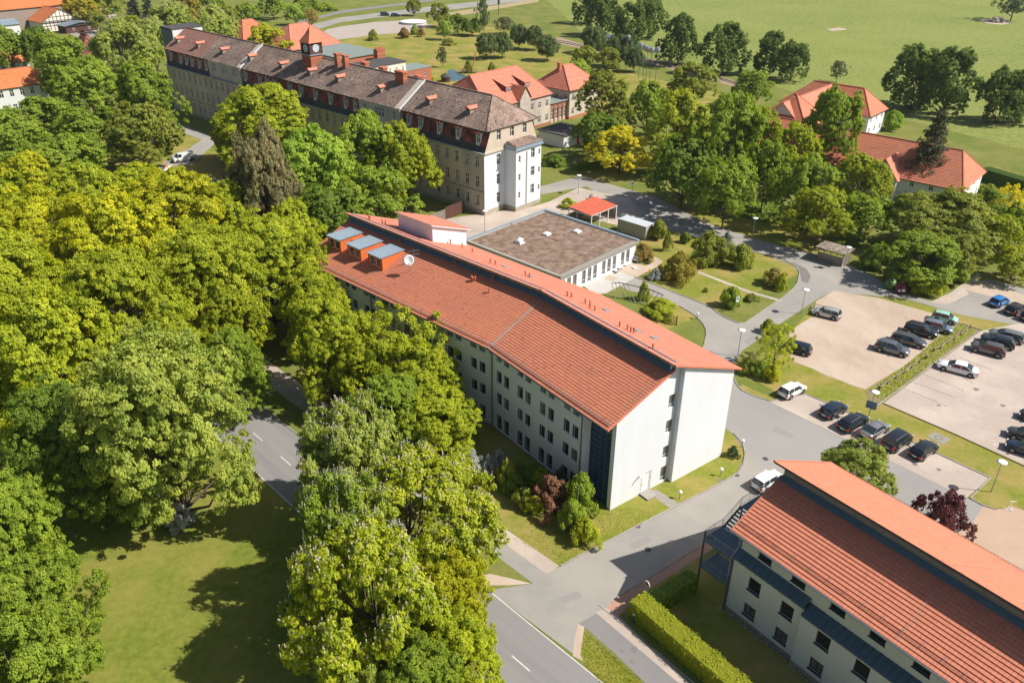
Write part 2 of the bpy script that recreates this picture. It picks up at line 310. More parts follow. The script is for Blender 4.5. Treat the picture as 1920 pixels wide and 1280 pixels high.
sheet('road_verge', rw([(-9.0, 2.7), (-9.8, .35), (-16, .2), (-60, .2), (-60, .8), (-16, 2.1)]), M['lawn'], .012, px=False)
sheet('road_verge', zc(1060, 1040, 5.334, [(125, 685), (190, 720), (170, 860), (150, 1000), (180, 1060), (75, 1010), (85, 860)]), M['sand'], .020)
sheet('road_verge', zc(640, 850, 2.977, [(790, 680), (830, 670), (960, 700), (1060, 725), (940, 735), (800, 735)]), M['sand'], .020)
sheet('line_marking', rw([(-60, -.05), (1.2, -.05), (1.2, .07), (-60, .07)]), M['white_line'], .0215, px=False)
sheet('line_marking', rw([(9, -7.0), (60, -7.0), (60, -6.88), (9, -6.88)]), M['white_line'], .0215, px=False)
for k in range(-8, 22):
    sheet('lane_dash', rw([(k*6.3-2.2, -3.55), (k*6.3, -3.55), (k*6.3, -3.42), (k*6.3-2.2, -3.42)]), M['white_line'], .0215, px=False)
# path by the old hospital, the van on it
sheet('path', [(285, 330), (320, 292), (352, 280), (378, 262), (318, 240), (325, 228), (345, 236), (400, 256), (470, 300), (520, 350), (505, 352), (405, 268), (380, 290), (345, 318), (350, 333), (440, 336), (440, 344), (300, 340)], M['asphalt2'], .012)
sheet('yard', [(690, 425), (805, 425), (905, 412), (965, 400), (1013, 383), (1100, 358), (1180, 378), (1210, 400), (1160, 420), (1050, 380), (950, 420), (880, 445), (860, 470)], M['pavers'], .019)
sheet('yard', [(700, 432), (860, 407), (1015, 385), (1085, 352), (1180, 372), (1205, 400), (1170, 425), (1050, 400), (900, 460), (860, 475)], M['pavers'], .0165)
sheet('dry_grass', [(345, 322), (395, 288), (420, 300), (470, 315), (430, 335), (360, 330)], mat('dry_grass', (.36, .27, .09), 1, (.27, .22, .06), 1, .6), .009)
# garden paths, patio
sheet('patio', zc(1080, 380, 5.82, [(60, 890), (420, 730), (560, 790), (650, 815), (330, 990), (200, 1000)]), mat('pale_concrete', (.50, .47, .43), .9, (.42, .40, .36), .8, .5), .024)
sheet('patio', zc(1080, 380, 5.82, [(380, 740), (560, 640), (760, 690), (860, 640), (790, 590), (830, 570), (950, 640), (900, 690), (660, 815), (560, 790)]), M['sand'], .023)
sheet('patio_inlay', zc(1080, 380, 5.82, [(300, 820), (370, 790), (460, 825), (400, 860)]), mat('inlay', (.42, .33, .24), .9), .029)
sheet('garden_path', zc(1080, 380, 5.82, [(1300, 760), (1340, 748), (1700, 885), (1760, 905), (1740, 920), (1690, 900)]), M['pavers'], .018)
sheet('garden_path', zc(1280, 430, 2.977, [(75, 240), (95, 235), (270, 305), (380, 345), (555, 395), (540, 402), (370, 355), (260, 312)]), M['pavers'], .0185)
sheet('garden_path', zc(1080, 850, 6.4, [(870, 470), (955, 425), (1235, 600), (1130, 660)]), M['kerb'], .014)
sheet('cobble_strip', zc(1280, 430, 2.977, [(520, 178), (600, 190), (650, 230), (665, 290), (700, 300), (715, 260), (690, 220), (620, 185)]), mat('cobbles', (.22, .20, .18), .9, (.14, .13, .12), 3, .6), .020)
# parking areas
sheet('gravel_parking', zc(1280, 430, 2.977, [(845, 342), (1100, 385), (1380, 465), (1560, 520), (1420, 600), (1330, 690), (1240, 760), (1020, 892), (950, 872), (860, 835), (800, 815), (730, 780), (610, 735), (600, 700), (640, 640), (595, 600), (600, 570), (660, 525), (720, 490), (735, 430), (745, 400)]), M['sand'], .020)
sheet('paved_parking', zc(1280, 430, 2.977, [(1120, 972), (1400, 760), (1672, 565), (2100, 480), (2600, 700), (2600, 1500), (1905, 1320), (1700, 1225)]), M['pavers'], .022)
sheet('parking_bays', [(1440, 752), (1512, 740), (1589, 773), (1626, 792), (1710, 829), (1755, 850), (1857, 896), (1812, 933), (1666, 862), (1600, 830), (1535, 798)], M['pavers'], .026)
sheet('brick_yard', [(1844, 947), (1870, 955), (1895, 948), (1960, 970), (2300, 1100), (2300, 1500), (1950, 1200), (1820, 1045), (1790, 1000), (1820, 985)], mat('sand_pavers', (.47, .33, .235), .9, (.40, .28, .20), .5, .6, rnd=0), .024)
sheet('planting_strip', zc(1280, 430, 2.977, [(1020, 900), (1230, 770), (1420, 610), (1540, 520), (1670, 565), (1400, 760), (1120, 970), (1060, 1010)]), M['dirt'], .0245)
sheet('dry_strip', zc(1280, 430, 2.977, [(1580, 340), (1650, 280), (1720, 300), (1910, 370), (1910, 420), (1780, 390)]), M['sand'], .0225)
sheet('footpath', zc(1280, 430, 2.977, [(1380, 408), (1500, 350), (1650, 240), (1665, 255), (1580, 340), (1600, 360), (1480, 420)]), M['pavers'], .023)
sheet('manhole_slab', zc(1280, 430, 2.977, [(1365, 1155), (1410, 1130), (1495, 1170), (1455, 1202)]), M['kerb'], .03)
mh = MB()
c_ = G(*zc(1280, 430, 2.977, [(1430, 1162)])[0])
for k in range(20):
    a, b = 2*math.pi*k/20, 2*math.pi*(k+1)/20
    mh.beam((c_.x+.42*math.cos(a), c_.y+.42*math.sin(a), .04), (c_.x+.42*math.cos(b), c_.y+.42*math.sin(b), .04), .06, .03)
tag(mh.build('manhole_ring', M['dirt']), kind='structure')
# dotted bay lines on the paved parking: small dark setts, one row per bay line
for (a, b) in (((1345, 900-90), (1570, 900)), ((1290, 855), (1525, 940)), ((1215, 880), (1475, 988)), ((1480, 775), (1620, 860)), ((1545, 715), (1725, 785))):
    p, q = [G(*t) for t in zc(1280, 430, 2.977, [a, b])]; mb = MB(); n = int((q-p).length/.34); d = (q-p).normalized()
    for i in range(n):
        c = p+(q-p)*(i+.5)/n; mb.beam(c-d*.07+Vector((0, 0, .028)), c+d*.07+Vector((0, 0, .028)), .13, .02)
    tag(mb.build('bay_line_setts', M['felt']), kind='structure')
for a, b in (((1395, 1020), (1418, 1030)), ((1735, 1205), (1745, 1195)), ((1785, 1155), (1800, 1145)), ((1480, 392), (1492, 386)), ((1510, 376), (1523, 370)), ((1535, 362), (1548, 355)), ((1557, 350), (1568, 343))):
    p, q = [G(*t) for t in zc(1280, 430, 2.977, [a, b])]; d = (q-p).normalized(); n = Vector((-d.y, d.x, 0))*.1
    sheet('line_marking', [tuple((p+n)[:2]), tuple((q+n)[:2]), tuple((q-n)[:2]), tuple((p-n)[:2])], M['white_line'], .0285, px=False)
# kerbs
kerb([(1051, 1061), (1080, 1045), (1189, 989), (1280, 942), (1324, 920), (1360, 901), (1382, 887), (1393, 872), (1397, 853), (1395, 838), (1388, 826), (1375, 812)])
kerb([(1376, 709), (1382, 722), (1391, 732), (1410, 741), (1431, 748), (1445, 752), (1512, 739), (1589, 772.6), (1626, 791), (1710, 828), (1755, 849), (1857, 896), (1819, 934), (1844, 948), (1868, 955)])
kerb([(1190, 519), (1245, 541), (1320, 570), (1335, 577), (1347, 588), (1365, 598), (1384, 606), (1398, 605), (1463, 561), (1483, 546), (1495, 532), (1499, 512), (1494, 502), (1482, 494), (1465, 485), (1431, 477), (1330, 452)])
kerb([(1274, 574), (1295, 586), (1307, 595), (1317, 605), (1324, 618), (1324, 632), (1320, 645)])
kerb(zc(1280, 430, 2.977, [(1120, 972), (1500, 1135), (1905, 1320), (2100, 1400)]), m_=M['dirt'])
kerb(zc(1280, 430, 2.977, [(1540, 522), (1672, 565)]), m_=M['dirt'])
kerb(zc(1280, 430, 2.977, [(1055, 1005), (1240, 870), (1400, 750), (1560, 640), (1665, 568)]), w=.12)
kerb([(1157, 1119), (1250, 1062), (1345, 1003)], h=.06)
kerb(rw([(-7.6, 6.1), (-16, 5.6), (-40, 3.5)]), px=False, h=.06)
kerb(rw([(1.5, .12), (40, .12), (100, .12)]), px=False, h=.07)
# far setting: roads, railway, gravel yard, pond
sheet('far_road', [(560, 52), (640, 33), (700, 26), (830, 10), (990, -6), (1100, -25), (1100, -18), (995, 1), (860, 17), (760, 27), (640, 42), (575, 62)], M['asphalt2'], .02)
sheet('far_road', [(560, 45), (640, 25), (800, 4), (900, -14), (900, -17), (800, 0), (640, 20), (560, 40)], M['asphalt'], .02)
sheet('reed_strip', [(830, 26), (1010, -2), (1010, 4), (860, 30)], mat('dry_reeds', (.40, .31, .17), 1, (.3, .24, .12), .5, .6), .021)
sheet('gravel_yard', [(615, 55), (640, 50), (700, 42), (770, 38), (812, 48), (780, 60), (700, 66), (640, 74), (600, 84), (590, 70)], mat('grey_gravel', (.42, .36, .31), 1, (.34, .29, .25), .3, .6), .018)
sheet('railway_bed', [(1035, 72), (1050, 71), (1090, 82), (1190, 105), (1260, 118), (1330, 137), (1420, 165), (1400, 168), (1320, 148), (1250, 128), (1180, 112), (1090, 92), (1040, 80)], mat('track_ballast', (.27, .19, .13), 1, (.36, .27, .19), .8, .6), .014)
sheet('pond', zc(700, 100, 4, [(560, 125), (600, 120), (640, 150), (690, 165), (700, 185), (660, 200), (600, 212), (570, 195), (555, 160)]), M['water'], .02)
sheet('bare_earth', [(1835, 38), (1870, 35), (1900, 42), (1880, 47), (1850, 44)], M['sand'], .02)
sheet('bare_earth', [(1550, 55), (1575, 52), (1590, 56), (1560, 59)], M['sand'], .02)
sheet('stream', [(1110, 60), (1140, 64), (1200, 80), (1250, 100), (1220, 100), (1150, 75)], M['water'], .02)
rl = MB()
for off in (0, 3):
    P = [G(x, y+off) for x, y in ((1035, 74), (1090, 85), (1190, 107), (1260, 121), (1330, 140), (1400, 162))]
    for a, b in zip(P, P[1:]): rl.beam(a+Vector((0, 0, .12)), b+Vector((0, 0, .12)), .12, .16)
r_ = tag(rl.build('railway_track', M['darkmetal']), 'rusty railway track crossing the far grassland on its ballast bed', 'railway track')
sheet('farm_road', [(140, 60), (168, 50), (205, 28), (218, 28), (212, 50), (190, 62), (165, 72)], M['sand'], .02)
sheet('farm_road', [(120, 60), (160, 52), (200, 70), (165, 80), (135, 66)], M['asphalt2'], .022)
sheet('back_garden', zc(1280, 430, 2.977, [(-280, -140), (-180, -150), (0, -100), (60, -60), (-60, -40)]), M['lawn'], .01)
# ---------------------------------------------------------------- windows shared by the buildings
_wm = {}
def win_meshes(w, h, fm, pm, vb=(), hb=(), fw=.06):
    k = (round(w, 2), round(h, 2), fm, pm, vb, hb)
    if k in _wm: return _wm[k]
    f = MB()
    f.box(0, w, 0, .07, 0, fw); f.box(0, w, 0, .07, h-fw, h); f.box(0, fw, 0, .07, fw, h-fw); f.box(w-fw, w, 0, .07, fw, h-fw)
    for a in vb: f.box(a*w-fw/2, a*w+fw/2, .003, .067, fw, h-fw)
    for a in hb: f.box(fw, w-fw, .006, .064, a*h-fw/2, a*h+fw/2)
    p = MB(); p.box(fw, w-fw, .035, .045, fw, h-fw)
    _wm[k] = (f.mesh('window', M[fm]), p.mesh('pane', M[pm])); return _wm[k]
def win(parent, P0, P1, s, z, w, h, fm='frame_white', pm='pane', vb=(), hb=(), T=None, d=.12, fw=.06):
    L = math.hypot(P1[0]-P0[0], P1[1]-P0[1]); dx, dy = (P1[0]-P0[0])/L, (P1[1]-P0[1])/L
    x, y, a = P0[0]+dx*s-dy*d, P0[1]+dy*s+dx*d, math.atan2(dy, dx)
    if T: x, y, a = T[0]+x*T[2]-y*T[3], T[1]+x*T[3]+y*T[2], a+math.atan2(T[3], T[2])
    f, p = win_meshes(w, h, fm, pm, vb, hb, fw)
    o = link('window', f, parent, (x, y, z), (0, 0, a)); link('pane', p, o); return o
def facade(parent, mb, P0, P1, z0, z1, ws, d=.16, T=None, **k):   # ws: (s, z, w, h[, kw])
    mb.wall(P0, P1, z0, z1, [(w[0], w[0]+w[2], w[1], w[1]+w[3]) for w in ws], d)
    for w in ws:
        kk = dict(k); kk.update(w[4] if len(w) > 4 else {}); win(parent, P0, P1, w[0], w[1], w[2], w[3], T=T or mb.T, d=d-.05, **kk)
def sills(mb, P0, P1, ws, t=.05, o=.07):
    L = math.hypot(P1[0]-P0[0], P1[1]-P0[1]); dx, dy = (P1[0]-P0[0])/L, (P1[1]-P0[1])/L
    for w in ws:
        a, b = w[0]-.06, w[0]+w[2]+.06; z = w[1]
        p = [(P0[0]+dx*a+dy*o, P0[1]+dy*a-dx*o), (P0[0]+dx*b+dy*o, P0[1]+dy*b-dx*o), (P0[0]+dx*b-dy*.1, P0[1]+dy*b+dx*.1), (P0[0]+dx*a-dy*.1, P0[1]+dy*a+dx*.1)]
        mb.prism(p, z-t, z+.004)
# ---------------------------------------------------------------- the long bent apartment building
K = math.tan(R(5.15)); kc, ks = math.cos(R(10.3)), math.sin(R(10.3))
TB = (-1.05+1.05*kc, 19.6+1.05*ks, kc, ks)
yA = lambda x: 19.6+(x+1.05)*K
yB = lambda x: -(x+1.05)*K
ap = empty('apartment_building', FA.w(0, 0), FA.rz, 'long white apartment building with a bent red tiled roof in two levels', 'building')
LB = 36.0
rowsz = [(1.0, 1.45), (3.95, 1.45), (6.9, 1.45), (9.75, .72)]
mw = MB(); sm = MB(); pl = MB()
# facade, section A
P0, P1 = (-1.05, yA(-1.05)), (-1.05, 3.6)
ws = []
for c in (18.45, 14.5, 10.55, 6.6):
    for e in (0, -1.4):
        s = P0[1]-(c+e)-.1
        for r, (z, h) in enumerate(rowsz):
            if r == 0: ws.append((s, .42, 1.0, 2.0, dict(hb=(.26,), vb=(.3,), pm='pane')))
            else: ws.append((s, z-.05, 1.0, h+.12, dict(vb=(.3,), pm='curtain' if (int(c)+r+int(e)) % 3 == 0 else 'pane')))
facade(ap, mw, P0, P1, .3, 10.95, ws, fm='frame_grey', fw=.05, d=.12); sills(sm, P0, P1, ws)
pl.wall((-1.02, yA(-1.05)), (-1.02, 3.6), 0, .3)
mw.wall((-1.05, 3.6), (0, 3.6), 0, 10.95)
mw.wall((0, .55), (0, 0), 0, 11.2)                                     # corner pier
# gable wall lit by the sun, recess strip and projecting block
rf = lambda x: 11.27+.414*(x+.3)                                       # underside of the low roof above x
def slope_wall(mb, x0, x1, y, ztop, flip=False, zb=0):
    n = max(1, int((x1-x0)/1.2))
    for i in range(n):
        a, b = x0+(x1-x0)*i/n, x0+(x1-x0)*(i+1)/n
        mb.quad((a, y, zb), (b, y, zb), (b, y, ztop(b)), (a, y, ztop(a)), .5)
rh = lambda x: 15.35-.39*(x-6.9)
slope_wall(mw, 0, 6.9, 0, rf)
strip = [(.05, z, 1.05, h, dict(hb=(.22,), vb=(), pm='curtain')) for z, h in ((.25, 1.95), (3.3, 1.6), (6.6, 1.6), (9.75, 1.6))]
facade(ap, mw, (6.9, .0), (8.5, .0), 0, 14.6, [(s+.3, z, 1.1, h, k) for s, z, w, h, k in strip], fm='frame_white')
slope_wall(mw, 6.9, 8.5, .002, lambda x: rh(x), zb=14.6)
mw.quad((8.5, .0, 0), (8.5, -.62, 0), (8.5, -.62, rh(8.5)), (8.5, .0, rh(8.5)), .5)
slope_wall(mw, 8.5, 16.6, -.62, rh)
mw.wall((16.6, -.62), (16.6, yA(16.6)), 0, 11.4)
# section B walls
mb = MB(TB); mb.r = mw.r
P0b, P1b = (-1.05, LB), (-1.05, 0)
wsb = []
for i in range(9):
    c = 1.0+i*3.95
    for e in (.0, 1.4):
        s = LB-(c+e)-.92
        if s < .3: continue
        for r, (z, h) in enumerate(rowsz):
            wsb.append((s, .42 if r == 0 else z, 1.0, 2.0 if r == 0 else h, dict(vb=(.3,), hb=(.26,) if r == 0 else (), pm='curtain' if (i*3+r) % 4 == 0 else 'pane')))
mwb = MB(TB)
facade(ap, mwb, P0b, P1b, .3, 10.95, wsb, fm='frame_grey', fw=.05, T=TB, d=.12); smb = MB(TB); sills(smb, P0b, P1b, wsb)
mwb.wall((16.6, yB(16.6)), (16.6, LB), 0, 11.4)
slope_wall(mwb, -1.05, 7.3, LB, rf); slope_wall(mwb, 7.3, 16.6, LB, rh)
plb = MB(TB); plb.wall((-1.02, LB), (-1.02, 0), 0, .3)
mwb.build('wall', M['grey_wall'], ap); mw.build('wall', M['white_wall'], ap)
s_ = sm.build('window_sills', M['frame_white'], ap); s_['kind'] = 'stuff'
s_ = smb.build('window_sills', M['frame_white'], ap); s_['kind'] = 'stuff'
pl.build('plinth', M['kerb'], ap); plb.build('plinth', M['kerb'], ap)
# blue glazed stair strip
gp = MB(); gp.box(.12, .16, .55, 3.6, .2, 10.9); gp.build('glass_wall', M['pane_blue'], ap)
gf = MB()
for y in np.linspace(.55, 3.6, 5): gf.box(.02, .1, y-.04, y+.04, .2, 10.9)
for z in np.linspace(.2, 10.9, 17): gf.box(.03, .11, .55, 3.6, z-.035, z+.035)
gf.build('glass_wall_frame', M['frame_blue'], ap)
# door, railing and small items on the gable
dd = MB(); dd.box(4.35, 5.35, -.03, .0, .25, 2.3); d_ = dd.build('door', M['frame_white'], ap)
hd = MB(); hd.box(4.45, 4.5, -.06, -.03, 1.15, 1.35); hd.build('handle', M['darkmetal'], d_)
dp = MB(); dp.box(4.2, 5.6, -1.3, -.02, 0, .22); dp.tube([(5.62, -.1, 0), (5.62, -.1, 2.7)], .03); dp.tube([(5.62, -.1, 2.7), (5.0, -.1, 2.65)], .025)
dp.build('door_step', M['kerb'], ap)
lt = MB(); lt.tube([(3.9, -.02, 2.6), (3.7, -.35, 2.75), (3.45, -.5, 2.55)], .07, 8); lt.build('wall_lamp', M['metal'], ap)
# roofs
def roof_low(mbx, T):
    pass
ex, ez, tx, tz = -1.5, 10.86, 7.35, 14.52
rfA = MB(); rfA.tiles((ex, -.3, ez), (ex, yA(ex)-.08, ez), (tx, yA(tx)-.08, tz), (tx, -.3, tz), .36, .3, .04)
rfA_o = rfA.build('roof_tiles', M['tile_red'], ap); rfA_o['kind'] = 'stuff'
rfB = MB(TB); rfB.tiles((ex, yB(ex)+.08, ez), (ex, LB+.3, ez), (tx, LB+.3, tz), (tx, yB(tx)+.08, tz), .36, .3, .04)
rfB_o = rfB.build('roof_tiles', M['tile_red'], ap); rfB_o['kind'] = 'stuff'
hx, hz, lx, lz = 6.55, 15.62, 17.4, 11.42
rhA = MB(); rhA.tiles((lx, yA(lx), lz), (lx, -.95, lz), (hx, -.95, hz), (hx, yA(hx), hz), .36, .3, .035)
rhA_o = rhA.build('roof_tiles', M['tile_salmon'], ap); rhA_o['kind'] = 'stuff'
rhB = MB(TB); rhB.tiles((lx, LB+.4, lz), (lx, yB(lx), lz), (hx, yB(hx), hz), (hx, LB+.4, hz), .36, .3, .035)
rhB_o = rhB.build('roof_tiles', M['tile_salmon'], ap); rhB_o['kind'] = 'stuff'
u = MB()
def undr(mb_, x0, z0, x1, z1, y0a, y0b, y1a, y1b, t=.18, off=.02):
    mb_.add([(x0, y0a, z0-off), (x1, y0b, z1-off), (x1, y1b, z1-off), (x0, y1a, z0-off), (x0, y0a, z0-off-t), (x1, y0b, z1-off-t), (x1, y1b, z1-off-t), (x0, y1a, z0-off-t)],
            [(0, 1, 2, 3), (7, 6, 5, 4), (0, 4, 5, 1), (1, 5, 6, 2), (2, 6, 7, 3), (3, 7, 4, 0)], .5)
undr(u, ex, ez, tx, tz, -.28, -.28, yA(ex), yA(tx)); undr(u, hx+.02, hz, lx, lz, -.93, -.93, yA(hx), yA(lx))
u.build('roof_deck', M['kerb'], ap)
u = MB(TB); undr(u, ex, ez, tx, tz, yB(ex), yB(tx), LB+.28, LB+.28); undr(u, hx+.02, hz, lx, lz, yB(hx), yB(lx), LB+.38, LB+.38); u.build('roof_deck', M['kerb'], ap)
# verge edge tiles in bright orange, hung on the gable sides
vg = MB()
for (x0, z0, x1, z1, y) in ((ex, ez, tx, tz, -.32), (hx, hz, lx, lz, -.98)):
    n = round(math.hypot(x1-x0, z1-z0)/.36)
    for i in range(n):
        a, b = i/n, (i+1)/n; xa, za, xb, zb = x0+(x1-x0)*a, z0+(z1-z0)*a, x0+(x1-x0)*b, z0+(z1-z0)*b
        vg.add([(xa, y, za-.14), (xb, y, zb-.14), (xb, y, zb+.07), (xa, y, za+.07), (xa, y+.16, za+.07), (xb, y+.16, zb+.07)], [(0, 1, 2, 3), (3, 2, 5, 4)])
vg.build('verge_tiles', M['tile_orange'], ap)
# clerestory: upright boards above a blue flashing
for T, a, b, e in ((None, 0, 1, 0), (TB, 1, 0, 0)):
    Y0 = (lambda x: -.2) if T is None else (lambda x: yB(x)); Y1 = (lambda x: yA(x)) if T is None else (lambda x: LB)
    y0, y1 = Y0(7.35), Y1(7.35)
    cl = MB(T); n = int((y1-y0)/.24)
    for i in range(n):
        ya, yb = y0+(y1-y0)*i/n, y0+(y1-y0)*(i+1)/n; o = .03*(i % 2)
        cl.quad((7.22+o, ya+.01, 14.75), (7.22+o, yb-.01, 14.75), (7.22+o, yb-.01, 15.36), (7.22+o, ya+.01, 15.36))
    c_o = cl.build('clerestory_boards', M['wood'], ap); c_o['kind'] = 'stuff'
    fl = MB(T); fl.quad((6.75, y0, 14.36), (6.75, y1, 14.36), (7.2, y1, 14.78), (7.2, y0, 14.78)); fl.box(7.27, 7.5, y0, y1, 14.3, 15.4); fl.build('flashing', M['bluemetal'], ap)
mw2 = MB(); mw2.quad((7.3, -.02, 14.2), (8.5, -.02, 14.2), (8.5, -.02, 14.9), (7.3, -.02, 15.25)); mw2.build('wall', M['white_wall'], ap)
# kink valley sheet, gutters, downpipes, snow guard, lightning rods
vs = MB(); vs.beam((ex, yA(ex), ez+.06), (tx, yA(tx), tz+.06), .22, .05); vs.build('valley_sheet', M['kerb'], ap)
vs = MB(); vs.beam((hx, yA(hx), hz+.05), (lx, yA(lx), lz+.05), .3, .08); vs.build('ridge_tiles', M['tile_orange'], ap)
gt = MB(); gt.tube([(ex-.06, -.3, ez-.05), (ex-.06, yA(ex), ez-.05)], .075, 6); gt.build('gutter', M['darkmetal'], ap)
gt = MB(TB); gt.tube([(ex-.06, yB(ex), ez-.05), (ex-.06, LB+.3, ez-.05)], .075, 6); gt.build('gutter', M['darkmetal'], ap)
for T, y in ((None, 19.3), (None, 3.75), (TB, 21.5)):
    p = MB(T); p.tube([(ex-.06, y, ez-.1), (-1.25, y, ez-.6), (-1.16, y, ez-.9), (-1.16, y, .1)], .06, 6); p.build('downpipe', M['darkmetal'], ap)
for T, y0, y1 in ((None, -.1, yA(-1)), (TB, yB(-1), LB)):
    sg = MB(T); zf = lambda x: ez+(x-ex)*.414
    for dx, dz in ((.42, .14), (.42, .24), (.62, .30)): sg.tube([(ex+dx, y0, zf(ex+dx)+dz), (ex+dx, y1, zf(ex+dx)+dz)], .018, 4)
    y = y0
    while y < y1: sg.tube([(ex+.4, y, zf(ex+.4)), (ex+.42, y, zf(ex+.42)+.26), (ex+.62, y, zf(ex+.62)+.3), (ex+.8, y, zf(ex+.8))], .014, 3); y += .55
    g_ = sg.build('snow_guard', M['metal'], ap)
lr = MB(); zf = lambda x: ez+(x-ex)*.414+.1
lr.tube([(ex+.3, .35, zf(ex+.3)), (tx-.3, .35, zf(tx-.3))], .015, 4); lr.tube([(ex+.3, 18.7, zf(ex+.3)), (tx-.3, 19.6, zf(tx-.3))], .015, 4)
lr.build('lightning_wire', M['metal'], ap)
lr = MB(TB); lr.tube([(ex+.3, 13.2, zf(ex+.3)), (tx-.3, 13.2, zf(tx-.3))], .02, 4); lr.tube([(ex+.3, 25.5, zf(ex+.3)), (1.9, 23, zf(1.9))], .02, 4); lr.build('lightning_wire', M['metal'], ap)
# roof vents
vm = MB(); vm.lathe([(.09, 0), (.09, .55), (.15, .56), (.15, .62), (.07, .7)], n=8); VM = vm.mesh('roof_vent', M['terracotta'])
zl = lambda x: ez+(x-ex)*.414; zh = lambda x: hz-(x-hx)*.387
def vent(x, y, T=None, s=1.0):
    z = (zl(x) if x < 7 else zh(x))-.02
    if T: x, y = T[0]+x*T[2]-y*T[3], T[1]+x*T[3]+y*T[2]
    link('roof_vent', VM, ap, (x, y, z), scale=(s, s, s))
for x, y in ((9.6, 19.0), (9.9, 18.6), (10.4, 16.7), (10.6, 16.1), (9.6, 15.0), (9.7, 14.3), (8.9, 9.4), (9.3, 8.6), (9.5, 7.8), (9.2, 8.0), (7.6, 3.2)): vent(x, y)
for x, y in ((10.6, 11.3), (10.7, 10.5), (11.2, 5.8), (11.0, 4.9), (5.6, 9.7), (5.5, 9.4), (5.7, 9.2), (5.0, 6.1), (4.1, 31.7), (4.0, 32.1), (4.3, 32.5), (3.9, 31.2), (4.9, 28.2), (4.9, 27.9), (8.2, 32.6), (8.3, 33.0), (8.9, 30.8), (9.1, 30.4), (12.9, 21.2), (13.5, 19.5), (13.2, 17.2), (6.8, 13.9), (6.7, 24.5), (6.8, 7.2)): vent(x, y, TB)
# skylights on the high roof
for x, y, T in ((12.2, 15.0, None), (10.9, 8.6, None), (11.9, 9.9, TB), (11.8, 5.4, TB), (11.5, 6.6, None)):
    sk = MB(T); z = zh(x)
    sk.add([(x-.45, y-.35, zh(x-.45)+.12), (x+.45, y-.35, zh(x+.45)+.12), (x+.45, y+.35, zh(x+.45)+.12), (x-.45, y+.35, zh(x-.45)+.12), (x-.45, y-.35, zh(x-.45)-.05), (x+.45, y-.35, zh(x+.45)-.05), (x+.45, y+.35, zh(x+.45)-.05), (x-.45, y+.35, zh(x-.45)-.05)],
           [(0, 1, 2, 3), (0, 4, 5, 1), (1, 5, 6, 2), (2, 6, 7, 3), (3, 7, 4, 0)]); sk.build('skylight', M['zinc'], ap)
# three dormers
for y0 in (22.55, 27.0, 31.4):
    y1 = y0+2.9; x0 = 1.95; z0, z1 = zl(x0), zl(x0)+1.75; xe = 5.95; z1e = zl(xe)+.12
    D = MB(TB); D.add([(x0, y0, z0), (xe, y0, zl(xe)), (xe, y0, z1e), (x0, y0, z1)], [(0, 1, 2, 3)]); D.add([(x0, y1, z0), (xe, y1, zl(xe)), (xe, y1, z1e), (x0, y1, z1)], [(3, 2, 1, 0)])
    ww = [(.3, z0+.3, 1.0, 1.25, dict()), (1.55, z0+.3, 1.0, 1.25, dict())]
    dorm = D.build('dormer', M['orange_render'], ap)
    Fm = MB(TB); facade(dorm, Fm, (x0, y1), (x0, y0), z0-.05, z1, ww, d=.1, fm='frame_white', pm='pane', fw=.09); Fm.build('dormer_front', M['orange_render'], dorm)
    zr = MB(TB); n = 6
    for i in range(n):
        a, b = y0-.12+(y1-y0+.24)*i/n, y0-.12+(y1-y0+.24)*(i+1)/n
        undr(zr, x0-.22, z1+.09, xe, z1e+.09, a+.012, a+.012, b-.012, b-.012, t=.07, off=0)
        zr.beam((x0-.22, a, z1+.12), (xe, a, z1e+.12), .03, .06)
    zr.build('dormer_roof', M['zinc'], dorm)
# raised stair head with its own sloping roof
zp = lambda x: 16.85-.36*(x-9.6)
pw = MB(TB); ya, yb = 21.55, 28.6
for y in (ya, yb): pw.quad((10.0, y, 13.2), (16.3, y, 11.4), (16.3, y, zp(16.3)-.1), (10.0, y, zp(10)-.1), .5)
pw.quad((10.0, ya, 13.2), (10.0, yb, 13.2), (10.0, yb, zp(10)-.1), (10.0, ya, zp(10)-.1), .5); pw.quad((16.3, ya, 11), (16.3, yb, 11), (16.3, yb, zp(16.3)-.1), (16.3, ya, zp(16.3)-.1), .5)
pw.build('stair_head_wall', M['white_wall'], ap)
win(ap, (10, ya), (16.3, ya), 2.0, 13.6, .9, .75, T=TB, d=-.03)
pr = MB(TB); pr.tiles((16.9, yb+.3, zp(16.9)), (16.9, ya-.35, zp(16.9)), (9.6, ya-.35, zp(9.6)), (9.6, yb+.3, zp(9.6)), .36, .3, .035); p_ = pr.build('roof_tiles', M['tile_salmon'], ap); p_['kind'] = 'stuff'
pd = MB(TB); undr(pd, 9.6, zp(9.6), 16.9, zp(16.9), ya-.33, ya-.33, yb+.28, yb+.28, t=.14); pd.build('roof_deck', M['frame_white'], ap)
